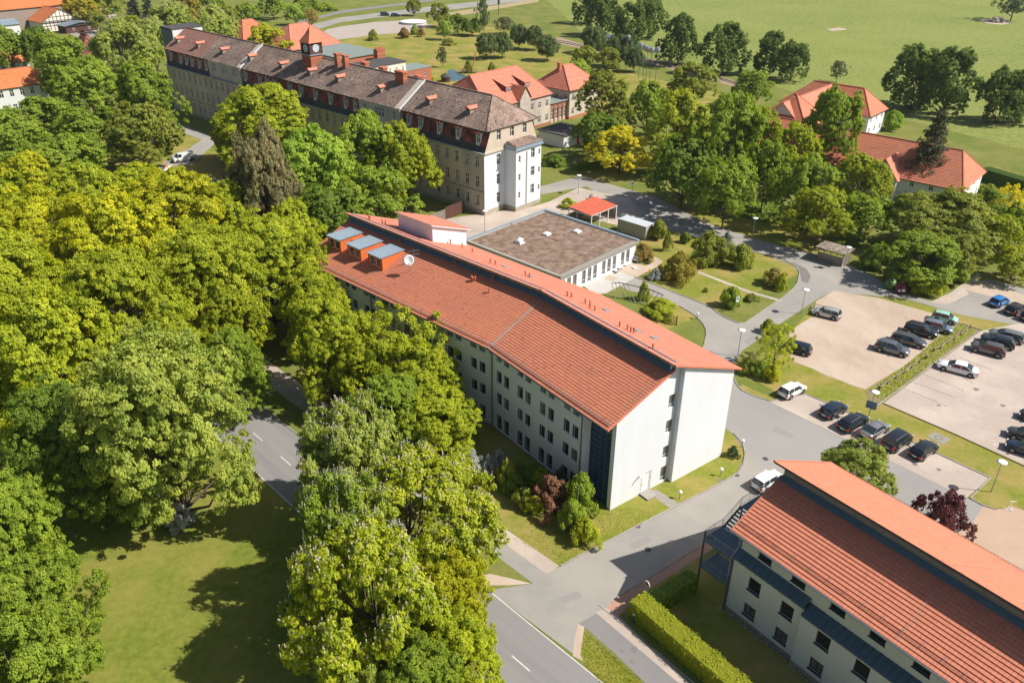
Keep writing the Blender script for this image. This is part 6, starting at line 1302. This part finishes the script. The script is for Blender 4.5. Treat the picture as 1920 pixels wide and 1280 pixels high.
tproto('mid', 4, nl=48, nt=28, per=38, leaf=.0205, m_=M['leaf'], rl=(.18, .32), rt=(.045, .08))
tproto('chestnut', 2, nl=60, nt=30, per=44, leaf=.0185, m_=M['leaf'], prof='oval', rt=(.04, .075), flowers=1100)
proto('oval', 2, ncl=190, per=200, leaf=.022, m_=M['leafdark'], prof='oval', rc=(.12, .2), lobes=.15)
proto('airy', 3, ncl=150, per=130, leaf=.02, m_=M['leafdark'], prof='oval', rc=(.09, .17), lobes=.3, inner=.5, flat=.6, irregular=.18)
proto('alder', 3, ncl=240, per=190, leaf=.022, m_=M['leafdark'], prof='shrub', rc=(.08, .16), lobes=.3, inner=.35, flat=.55, irregular=.16)
proto('loose', 2, ncl=110, per=170, leaf=.02, m_=M['leaf'], prof='wide', rc=(.08, .17), lobes=.35, inner=.35, flat=.6, irregular=.25)
proto('shrub', 4, ncl=60, per=150, leaf=.05, m_=M['leaf'], prof='shrub', rc=(.2, .32), lobes=.2)
proto('redshrub', 1, ncl=70, per=110, leaf=.05, m_=M['redleaf'], prof='shrub', rc=(.13, .26), lobes=.3, irregular=.2)
proto('yew', 1, ncl=70, per=170, leaf=.04, m_=M['leafdark'], prof='shrub', rc=(.16, .26), lobes=.2)
# conifers: drooping tiers
def conifer(name, tiers, per, leaf, m_, droop=.25, bushy=1.0):
    P = []; N_ = []; mb = MB(); mb.tube([(0, 0, -.2), (0, 0, .5), (0, 0, 1.0)], [.035, .022, .004], 7)
    for i in range(tiers):
        h = i/tiers; L = (1-h)**.85*.98+.05; nb = int(7+5*(1-h))
        for b in range(nb):
            a = rng.uniform(0, 6.28); l = L*rng.uniform(.65, 1.08); t = rng.uniform(.12, 1, per)**.7; w = .10*bushy*(1-.4*t)*rng.normal(0, 1, per)
            z = h+.04-droop*l*t*.32+.05*l*t*t; x = l*t
            P.append(np.stack([x*np.cos(a)-w*np.sin(a), x*np.sin(a)+w*np.cos(a), z-np.abs(w)*.25+rng.normal(0, .008, per)], 1)); N_.append(np.stack([np.cos(a)*.3+rng.normal(0, .4, per), np.sin(a)*.3+rng.normal(0, .4, per), .9+rng.normal(0, .3, per)], 1))
            mb.tube([(0, 0, h+.04), (l*.9*math.cos(a), l*.9*math.sin(a), h+.04-droop*l*.3)], [.008, .002], 4, cap=False)
    return leaf_mesh(name, np.concatenate(P), np.concatenate(N_), leaf, m_, .35), None, mb.mesh('trunk', M['bark'])
PR['spruce'] = [conifer('crown', 24, 75, .026, M['needle'], .3, .8)]
proto('pale', 1, ncl=60, per=150, leaf=.05, m_=leafmat('pale_blossom_leaves', (.22, .26, .16), (.50, .50, .48), .25), prof='shrub', rc=(.2, .32), lobes=.2)
PR['browncon'] = [conifer('crown', 26, 170, .026, M['needle'], .1, 1.5)]
T_G, T_Y, T_YY, T_D, T_P, T_O = (.84, .88, 1.4), (1.12, 1.02, .8), (1.34, 1.1, .5), (.56, .66, 1.1), (1.1, 1.04, 2.8), (.86, .78, 1.6)
NT = 0
def tree(label, kind, px, py, rx, h, tint=(1, 1, 1), cb=.22, name='tree', cat='tree', group=None, zc_=None, rot=None, sq=1.0):
    """crown centre seen at (px, py), crown half width rx in survey pixels, h metres high; cb = share of bare stem"""
    global NT; NT += 1
    z = h*(cb+(1-cb)*.5) if zc_ is None else zc_
    p = G(px, py, z); depth = (p-Vector((0, 0, CAM_H))).dot(AF); R_ = rx*depth/FPX
    if kind in ('near', 'mid', 'chestnut'): R_ *= 1.1
    e = empty(name, (p.x, p.y, 0), 0, label, cat, group); v = PR[kind][NT % len(PR[kind])]
    a = rng.uniform(0, 6.28) if rot is None else rot; H_ = h*(1-cb); sc = (R_, R_*sq, H_)
    j = random.uniform(.92, 1.08); c = (tint[0]*j, tint[1]*j, tint[2]*j, 1)
    o = link('crown', v[0], e, (0, 0, h*cb), (0, 0, a), sc); o.color = c
    st = link('trunk', v[2], e, (0, 0, h*cb), (0, 0, a), (R_, R_*sq, H_ if cb >= .3 else max(H_, h*cb/.42)))
    if v[1]: link('blossoms', v[1], e, (0, 0, h*cb), (0, 0, a), sc)
    return e
def shrub(label, px, py, rx, h, tint=(1, 1, 1), kind='shrub', group=None, name='shrub', cat='shrub'): return tree(label, kind, px, py, rx, h, tint, .03, name, cat, group)
T_A = (.42, .50, 1.3)
TREES = [
 ('leafy maple hiding the facade under the dormer end', 'near', 590, 580, 62, 13, T_Y), ('small street tree over the shaded far stretch of road', 'near', 438, 692, 58, 12, T_G), ('low maple filling the facade between its two forked neighbours', 'near', 690, 700, 58, 11, T_Y),
 ('broad leafy maple at the bottom left corner, higher crown', 'near', 12, 1005, 98, 14, T_G), ('round leafy maple at the bottom left beside the sunlit lawn', 'near', 85, 1150, 104, 12.5, T_G), ('maple crown at the very bottom left edge', 'near', 30, 1275, 135, 12, T_G),
 ('huge pale green tree beside the shaded road', 'near', 305, 795, 172, 21, T_P), ('dark lower tree under the huge pale crown, left', 'near', 120, 840, 105, 16, T_D), ('tall yellow green tree left of the huge pale one', 'near', 80, 690, 135, 20, T_Y),
 ('yellow green tree at the left frame edge above the dark lawn', 'near', 20, 560, 110, 20, T_Y), ('yellow green street tree behind the huge pale crown', 'near', 230, 610, 120, 21, T_Y), ('bright yellow green street tree in the middle of the park row', 'near', 200, 480, 120, 20, T_YY),
 ('yellow green street tree right of the park row with bare limbs showing', 'near', 390, 540, 115, 19, T_Y), ('spreading yellow green tree in front of the bent building end', 'near', 500, 500, 105, 17, T_Y), ('yellow green tree above the hidden footpath', 'near', 430, 605, 58, 14, T_Y),
 ('yellow green crown touching the dormer end of the red roof', 'near', 575, 520, 62, 15, T_Y), ('broad yellow crown behind the park row', 'near', 330, 420, 110, 19, T_YY), ('golden green crown in the left park', 'near', 90, 460, 115, 19, T_YY),
 ('open maple with a dark forked trunk in front of the white facade', 'near', 612, 645, 84, 15, T_Y), ('maple growing over the eaves in front of the red roof', 'loose', 745, 650, 105, 13, T_Y), ('maple branches reaching right across the facade windows', 'near', 775, 715, 75, 11.5, T_Y),
 ('dense low maple beside the facade lawn', 'near', 815, 790, 85, 8.5, T_Y), ('green maple at the footpath below the facade', 'near', 735, 770, 75, 10, T_G),
 ('flowering chestnut at the upper end of the roadside row', 'chestnut', 656, 862, 104, 14.5, T_P), ('flowering chestnut in the middle of the roadside row', 'chestnut', 765, 975, 150, 13.5, T_Y), ('flowering chestnut at the left of the roadside row', 'chestnut', 655, 1010, 92, 15, T_G), ('flowering chestnut nearest the junction', 'chestnut', 700, 1130, 150, 15.5, T_Y),
 ('yellow green tree at the junction end of the chestnut row', 'near', 845, 1140, 90, 11, T_YY), ('dark leafed tree below the chestnut row', 'near', 860, 1235, 85, 9.5, T_Y), ('pale feathery tree at the bottom edge below the chestnuts', 'near', 680, 1275, 85, 9, T_P), ('dense tree at the bottom edge between lawn and road', 'near', 790, 1290, 90, 10, T_G),
 ('brown tinted conifer standing by the park path', 'mid', 495, 352, 58, 23, (.80, .58, 4.4)), ('second brownish conifer top behind the first', 'mid', 528, 412, 46, 14, (.74, .53, 4.0)),
 ('large yellow green tree in front of the hospital facade', 'near', 497, 235, 88, 19, T_Y), ('lime tree with dark low branches at the path bend', 'mid', 442, 245, 44, 12, T_Y), ('pale green tree between the conifer and the hospital', 'mid', 590, 320, 76, 19, (.95, 1.05, 1.9)), ('broad green tree hiding the hospital middle', 'mid', 690, 290, 72, 19, T_G), ('tall green tree near the hospital end wall', 'mid', 755, 300, 62, 18, T_Y), ('green tree behind the raised stair head', 'mid', 705, 370, 75, 13, T_G), ('dark green tree behind the dormer roofs', 'mid', 610, 400, 60, 13, T_D),
 ('tall grey green tree by the far hospital corner', 'mid', 270, 190, 55, 21, T_G), ('green tree at the lawn with the white van', 'mid', 262, 245, 62, 16, T_O), ('flowering chestnut with pale crown near the orange roof', 'chestnut', 228, 95, 55, 20, T_P), ('flowering chestnut behind the hospital lift block', 'chestnut', 320, 42, 42, 17, T_P), ('flowering chestnut over the far hospital roof', 'chestnut', 402, 52, 38, 17, T_P), ('pale flowering chestnut beside the lift block', 'chestnut', 285, 80, 32, 17, T_P),
 ('leafy park tree beside the orange roofed house', 'mid', 130, 125, 52, 19, T_G), ('leafy park tree right of the grey house', 'mid', 165, 165, 62, 18, T_G), ('park tree in front of the grey house windows', 'mid', 90, 235, 72, 15, T_G), ('green park tree left of the van lawn', 'mid', 170, 245, 62, 14, T_G), ('park tree at the left edge below the grey house', 'mid', 15, 265, 70, 16, T_G), ('wide park tree below the van lawn', 'mid', 110, 310, 80, 15, T_G), ('yellow tinted acer in the left park', 'mid', 60, 345, 60, 14, T_YY), ('park tree behind the golden row', 'mid', 165, 370, 75, 15, T_Y), ('park tree under the van path', 'mid', 265, 365, 70, 13, T_Y), ('low tree right of the van path', 'mid', 385, 392, 58, 12, T_Y), ('park tree left of the brown conifer', 'mid', 430, 420, 60, 14, T_Y), ('park tree at the left frame edge', 'mid', 10, 400, 80, 17, T_Y), ('park tree below the brown conifer', 'mid', 550, 445, 55, 13, T_Y),
 ('dark tree before the brown shed', 'mid', 68, 85, 30, 15, T_D), ('dark tree left of the chestnut crowns', 'mid', 95, 100, 32, 15, T_G), ('tree at the upper left frame edge', 'mid', 8, 85, 32, 16, T_G), ('small pale round tree by the farm lane', 'mid', 180, 40, 17, 8, T_O), ('brown tinted tree at the farm yard', 'mid', 150, 14, 32, 13, (1.2, .85, 1.2)), ('broad tree above the farm lane', 'mid', 195, 2, 30, 13, T_O), ('green bushy tree beside the farm lane end', 'mid', 245, 52, 30, 11, T_Y),
 ('dark conifer at the top edge, left one', 'spruce', 250, 18, 26, 19, T_D), ('dark conifer at the top edge, right one', 'spruce', 278, 22, 24, 18, T_D), ('brown tinted tree behind the chestnuts', 'mid', 350, 15, 30, 15, (1.2, .8, 1.3)), ('green tree at the top edge beside the brown tinted one', 'mid', 398, 10, 26, 13, T_G), ('small green tree before the garden plots', 'mid', 428, 28, 18, 9, T_O), ('leafy tree in the garden plots', 'mid', 462, 22, 22, 9, T_G), ('tree at the top edge above the pyramid roof', 'mid', 510, 8, 26, 11, T_G), ('tree at the top edge by the far road', 'mid', 575, 6, 24, 10, T_G), ('silvery round willow by the pyramid roof', 'mid', 553, 24, 18, 9, (1.1, 1.15, 3)), ('bare twiggy brown tree by the far road', 'airy', 583, 30, 16, 8, (2.4, 1.5, 1.8)), ('yellow green tree in front of the pyramid roof', 'mid', 498, 76, 42, 13, T_YY),
 ('tree by the far traffic lights', 'mid', 775, 10, 14, 8, T_O), ('tree behind the round tank', 'mid', 822, 25, 20, 10, T_O), ('silver willow beside the round tank', 'mid', 833, 52, 14, 8, (1.1, 1.15, 3)), ('dark bush row tree behind the meadow, first', 'mid', 858, 42, 22, 8, T_D), ('dark bush row tree behind the meadow, second', 'mid', 885, 48, 17, 7, T_D), ('slim tall poplar in the bush row', 'airy', 907, 25, 13, 15, T_G), ('low brushy tree behind the round crowned group', 'airy', 945, 45, 22, 7, T_O),
 ('round dark tree of the meadow group, far left', 'oval', 912, 82, 22, 9, T_G), ('round dark tree of the meadow group beside it', 'oval', 942, 80, 21, 9, T_G), ('round dark tree of the meadow group, rear middle', 'oval', 973, 64, 18, 9, T_G), ('round dark tree of the meadow group, rear right', 'oval', 1003, 67, 20, 9, T_G), ('round dark tree of the meadow group, front right', 'oval', 1027, 85, 23, 9, T_G), ('young thin tree alone on the pond lawn', 'airy', 829, 103, 11, 7, T_O),
 ('round chestnut beside the railway', 'oval', 1112, 70, 26, 10, T_G), ('bushy tree left of the railway crossing', 'mid', 1098, 105, 26, 8, T_O), ('round tree right of the railway', 'oval', 1160, 90, 28, 11, T_G), ('dark broad bush tree by the tall poles', 'oval', 1190, 108, 20, 8, T_D), ('green tree before the railway', 'mid', 1140, 108, 22, 8, T_O), ('silvery bush tree behind the hipped house', 'mid', 1085, 128, 20, 7, (1.1, 1.1, 2.4)),
 ('tall alder at the stream, top left of the row', 'mid', 1100, 8, 24, 16, T_A), ('tall alder at the stream beside the first', 'mid', 1130, 26, 32, 17, T_A), ('tall alder in the middle of the stream row', 'mid', 1185, 48, 33, 17, T_A), ('tall alder behind the middle of the row', 'mid', 1218, 30, 32, 17, T_A), ('tall alder front right of the stream row', 'mid', 1275, 72, 36, 17, T_A), ('separate alder group before the meadow', 'mid', 1360, 88, 42, 17, T_A), ('alder left of the red roofs', 'mid', 1448, 98, 30, 14, T_A), ('paler alder right of the red roof pair', 'mid', 1488, 112, 30, 13, T_A),
 ('small grey tree behind the hipped red roof', 'airy', 1572, 130, 17, 7, T_O), ('big multi stemmed alder beyond the long red roof, left', 'mid', 1722, 140, 50, 18, T_A), ('big multi stemmed alder beyond the long red roof, right', 'mid', 1785, 150, 50, 18, T_A), ('alder at the right frame edge', 'mid', 1885, 175, 42, 15, T_A), ('alder cut by the right frame edge', 'mid', 1930, 170, 36, 16, T_A), ('dark tree in the top right corner', 'airy', 1905, 2, 36, 15, T_D),
 ('olive green tree behind the hospital villa', 'mid', 1130, 190, 50, 17, T_O), ('lower crown under the olive green tree', 'mid', 1120, 245, 42, 11, T_D), ('bright yellow green maple over the garden lawn', 'mid', 1163, 275, 58, 10, (1.7, 1.25, .5)), ('green tree behind the yellow maple', 'mid', 1215, 195, 42, 14, T_G), ('round tree beside the tall poles lawn', 'mid', 1302, 155, 44, 13, T_O), ('green tree at the meadow edge near the red roofs', 'mid', 1412, 160, 34, 11, T_G), ('yellow green linden left of the drive trees', 'mid', 1270, 235, 55, 18, T_Y), ('dark linden beside the yellow maple', 'mid', 1285, 310, 62, 15, T_D), ('tall linden in the middle of the drive trees', 'mid', 1368, 265, 62, 22, T_G), ('linden with low hanging branches by the drive', 'mid', 1365, 350, 52, 14, T_G), ('linden behind the tall drive linden', 'mid', 1425, 250, 44, 14, T_Y), ('linden over the dark entrance of the red roofed house', 'mid', 1440, 315, 45, 15, T_G), ('linden left of the tall pointed maple', 'mid', 1490, 288, 46, 15, T_Y),
 ('tall pointed maple in front of the red roofs', 'mid', 1562, 235, 52, 21, T_G), ('lower dark part tree under the pointed maple', 'mid', 1520, 350, 55, 14, T_G), ('leafy maple before the long red roof', 'mid', 1618, 335, 52, 12, T_Y), ('dense tree behind the timber shelter', 'mid', 1540, 400, 58, 11, T_Y), ('tree between shelter and long red roof', 'mid', 1622, 400, 50, 9, T_G), ('dark spruce before the long red roof', 'spruce', 1745, 292, 66, 18, (1.7, 1.3, 1.5)),
 ('olive brown willow behind the recycling domes', 'mid', 1765, 405, 92, 11, T_O), ('green tree beside the recycling domes', 'mid', 1725, 478, 68, 8.5, T_G), ('low green tree above the car park path', 'mid', 1790, 470, 55, 8, T_O), ('small tree by the white gable of the long house', 'mid', 1850, 375, 30, 7, T_G), ('yellow flowering tree at the right frame edge', 'loose', 1895, 372, 34, 7, (2.0, 1.5, .7)), ('green tree below the yellow flowering one', 'mid', 1880, 440, 42, 8, T_Y), ('low tree by the sandy edge at the right', 'mid', 1905, 490, 40, 6, T_Y), ('tree below the hedge at the right frame edge', 'mid', 1915, 420, 28, 7, T_G),
 ('small pale leafed tree over the drive next to the cream building', 'mid', 1612, 870, 64, 6.0, (.95, .9, 2.4)), ('willow bush tree at the sandy car park corner', 'loose', 1458, 640, 34, 6.5, (1.25, 1.1, 1.5)),
]
for t in TREES: tree(*t, cb=.06 if t[6] == T_A else .05 if 'brown' in t[0] and 'conifer' in t[0] or 'brownish' in t[0] else .12 if t[1] in ('near', 'chestnut') else .03 if t[1] in ('alder', 'spruce', 'browncon') else .2)
T_B = (1.3, .95, 1.1)
for s in (('leafy low shrub at the facade foot behind the red brown one', 1012, 898, 24, 2.6, T_G), ('yellow tipped shrub at the facade foot near the lilac', 935, 862, 20, 2.6, T_Y), ('dark broad shrub at the facade foot', 962, 905, 24, 2.2, T_D), ('round small tree beside the container', 1235, 430, 18, 3.6, T_O), ('slim young shrub on the annex lawn', 1252, 453, 9, 3.4, T_O), ('broad olive shrub in the island garden', 1332, 462, 36, 5.5, T_O), ('lilac bush with pale flower heads in the island garden', 1362, 458, 16, 4.5, (1.2, 1.0, 3)), ('rounded green shrub at the drive side of the island garden', 1392, 480, 30, 4, T_O),
          ('reddish barberry by the annex corner', 1207, 472, 21, 3, (1.15, .72, 3)), ('brown thorny shrub near the cobbled curve', 1452, 517, 23, 3, (1.1, .78, 3)), ('small leafy shoot shrub before the brown thorny one', 1466, 528, 11, 2.8, T_Y), ('green shrub beside the round blue sign', 1374, 556, 24, 3.2, T_G), ('low cushion shrub beside the garden path', 1410, 557, 13, 1.2, T_O), ('round clipped bush above the dark trellis', 1240, 576, 30, 2.6, T_Y), ('young climbing shrub on the pergola', 1207, 545, 11, 3, T_Y),
          ('white flowering shrub beside the yew', 1230, 513, 13, 1.8, (3, 2.2, 9)), ('tiny shrub alone on the island lawn', 1324, 543, 5, .8, T_G), ('shrub under the willow bush, left', 1405, 683, 17, 2.4, T_O), ('shrub under the willow bush, middle', 1428, 690, 16, 2.2, T_G), ('yellow green shrub under the willow bush, right', 1451, 698, 17, 2.4, T_YY),
          ('grey blue lilac against the shaded facade', 886, 866, 27, 3, (1.5, 1.3, 6)), ('narrow olive shrub in the sun before the facade', 950, 885, 19, 3.6, (1.05, .92, 2)), ('dark shrub behind the narrow olive one', 990, 885, 26, 2.4, T_D), ('low broad shrub left of the red brown one', 985, 932, 24, 2.4, T_O), ('yellow green shrub below the red brown one', 1003, 945, 16, 2.2, T_Y), ('yellow green shrub between lilac and olive shrub', 916, 872, 14, 2.6, T_Y),
          ('tall green shrub before the glazed corner', 1090, 925, 34, 4.6, T_G), ('green shrub below the glazed corner', 1072, 965, 30, 3.6, T_G), ('yellow green shrub at the lawn corner', 1098, 995, 30, 2.8, T_Y), ('shrub at the foot of the sandy car park willow', 1440, 610, 14, 2.2, T_O),
          ('greyish bush under the huge pale tree', 335, 968, 26, 3, (1.5, 1.3, 5)), ('bush at the brick block beside the pond garden', 806, 145, 10, 3, T_YY), ('round bush at the pond', 878, 125, 8, 4, T_O), ('round bush right of the pond bridge', 922, 128, 8, 4, T_O), ('low bush by the far gravel yard', 700, 66, 10, 4, T_O), ('dark red bush by the far gravel yard', 757, 62, 12, 4, (.9, .5, 2)), ('copper bush beside the dark red one', 790, 60, 7, 4, (1.1, .5, 3)), ('pale bush behind the copper one', 778, 55, 8, 4, T_P), ('low bush on the pond lawn', 842, 78, 14, 2.4, T_O),
          ('round garden shrub beyond the hipped red roof', 1675, 226, 22, 5, (.9, 1, 1.6)), ('bushy shrub row end behind the long house', 1905, 400, 25, 4, T_G), ('shrub next to the red bin shelter', 1066, 380, 15, 2, T_Y), ('dark shrub beside the utility block', 1040, 300, 22, 2.5, T_D), ('shrub left of the flat annex corner', 1285, 445, 12, 2, T_D), ('bush at the timber shelter corner', 1640, 480, 26, 4, T_D), ('undergrowth bush behind the recycling domes', 1700, 510, 30, 4, T_G), ('leafy bush right of the recycling domes', 1740, 525, 32, 3.5, T_Y), ('leafy bush at the path corner above the bins', 1790, 505, 36, 4, T_G), ('low shrub at the far garden plots', 440, 45, 16, 3, T_O), ('second low shrub at the far garden plots', 610, 12, 20, 4, T_G)):
    if 'lilac' in s[0] or s[5][2] > 3.5: s = s[:5]+((1, 1, 1),)+('pale',)
    shrub(*s, **{})
tree('dark red shrub maple beside the brick yard', 'redshrub', 1775, 958, 48, 5.2, (.9, .7, .9), .1, 'shrub', 'shrub')
shrub('red brown shrub before the shaded facade', 1033, 922, 38, 4.2, (2.0, 3.0, 2.0), 'redshrub')
shrub('golden tipped yew in the island garden', 1276, 497, 35, 4.6, (1.9, 1.25, .8), 'yew'); shrub('small dark conifer bush beside the end block wall', 1375, 846, 12, 1.5, T_D, 'yew')
shrub('dark holly shaped bush before the glazed corner', 1050, 900, 18, 3.2, T_D, 'yew')
# clipped hedges
def hedge(label, a, b, w, h, tint, dens=260):
    d = b-a; L = d.length; e = empty('hedge', (a.x, a.y, 0), math.atan2(d.y, d.x), label, 'hedge'); n = int(L*dens*(w+2*h)/5)
    u_ = rng.uniform(0, L, n); s = rng.uniform(0, w+2*h, n); y = np.where(s < h, -w/2, np.where(s < h+w, s-h-w/2, w/2)); z = np.where(s < h, s, np.where(s < h+w, h, w+2*h-s))
    nx = np.zeros(n); ny = np.where(s < h, -1., np.where(s < h+w, 0., 1.)); nz = np.where((s >= h) & (s < h+w), 1., .25)
    bump = .08*np.sin(u_*2.3+y)+.06*np.sin(u_*6.1+z*4)+rng.normal(0, .05, n)
    ends = rng.random(n) < w/(L+w)*.8
    P = np.stack([np.where(ends, rng.choice([0, L], n), u_), np.where(ends, rng.uniform(-w/2, w/2, n), y+ny*bump), np.where(ends, rng.uniform(0, h, n), z+np.where(nz > .5, bump, 0))], 1)
    N_ = np.stack([nx, ny, nz+.3], 1)+rng.normal(0, .55, (n, 3))
    o = link('foliage', leaf_mesh('foliage', P, N_, .07, M['leaf']), e); o.color = (*tint, 1)
    mb = MB(); mb.box(.06, L-.06, -w/2+.07, w/2-.07, 0, h-.07); mb.build('twigs', M['leaf'], e).color = (*[t_*.6 for t_ in tint], 1)
    return e
hedge('clipped sunlit hedge running beside the footpath below the cream building', FC.w(-6.55, 4.7), FC.w(-6.55, -16), 1.9, 1.9, (1.15, 1.02, .8), 420)
hedge('clipped hedge stub turning from the corner towards the metal stair', FC.w(-5.8, 3.75), FC.w(-.3, 3.65), 1.5, 1.8, (.85, .95, .8), 330)
hedge('dark hedge behind the long red roofed house', G(1846, 318, 2), G(1935, 345, 2), 3, 2.6, (.4, .55, .6), 60)
hedge('low hedge along the garden behind the utility block', G(1075, 312, 1), G(1165, 300, 1), 1.2, 1.4, (.5, .7, .7), 60)
# tufts of taller grass: one mass
def tufts(name, poly, n, size, tint, m_='leaf', kind='stuff'):
    P = []; xs = [p[0] for p in poly]; ys = [p[1] for p in poly]
    def ins(x, y):
        c = False
        for i in range(len(poly)):
            (x1, y1), (x2, y2) = poly[i], poly[i-1]
            if (y1 > y) != (y2 > y) and x < (x2-x1)*(y-y1)/(y2-y1)+x1: c = not c
        return c
    while len(P) < n:
        x, y = random.uniform(min(xs), max(xs)), random.uniform(min(ys), max(ys))
        if ins(x, y): g_ = G(x, y); P.append((g_.x, g_.y, size*.5))
    P = np.array(P); o = link(name, leaf_mesh(name, P, rng.normal(0, .6, P.shape)+np.array([0, 0, .5]), size, M[m_]))
    o.color = (*tint, 1); return tag(o, kind=kind)
tufts('weeds', zc(1280, 430, 2.977, [(1040, 900), (1230, 770), (1420, 610), (1540, 525), (1640, 565), (1400, 740), (1120, 960)]), 2600, .13, (1.2, 1.1, 1))
tufts('meadow_grass', [(1060, 1060), (1240, 960), (1120, 940), (960, 1010)], 2500, .06, (.9, .75, 1))
tufts('verge_grass', zc(1060, 1040, 5.334, [(190, 740), (240, 790), (800, 1280), (350, 1280), (200, 1100), (160, 920)]), 1500, .07, (.95, .75, 1.0))
tufts('undergrowth', [(1240, 270), (1470, 390), (1540, 440), (1400, 410), (1260, 350)], 4000, .28, (.5, .6, .8))
tufts('undergrowth', [(0, 420), (420, 380), (430, 650), (200, 1000), (0, 900)], 6000, .2, (.5, .6, .8))
# ---------------------------------------------------------------- light haze in the air
hb = MB(); hb.box(-900, 900, -250, 1500, -1, 60); HM_ = bpy.data.materials.new('haze'); HM_.use_nodes = True; t_ = HM_.node_tree; t_.nodes.remove(t_.nodes['Principled BSDF'])
pv = t_.nodes.new('ShaderNodeVolumePrincipled'); pv.inputs['Color'].default_value = (.86, .93, 1, 1); pv.inputs['Density'].default_value = .00008; pv.inputs['Anisotropy'].default_value = .3
t_.links.new(pv.outputs[0], t_.nodes['Material Output'].inputs['Volume']); tag(hb.build('haze', HM_), kind='stuff')
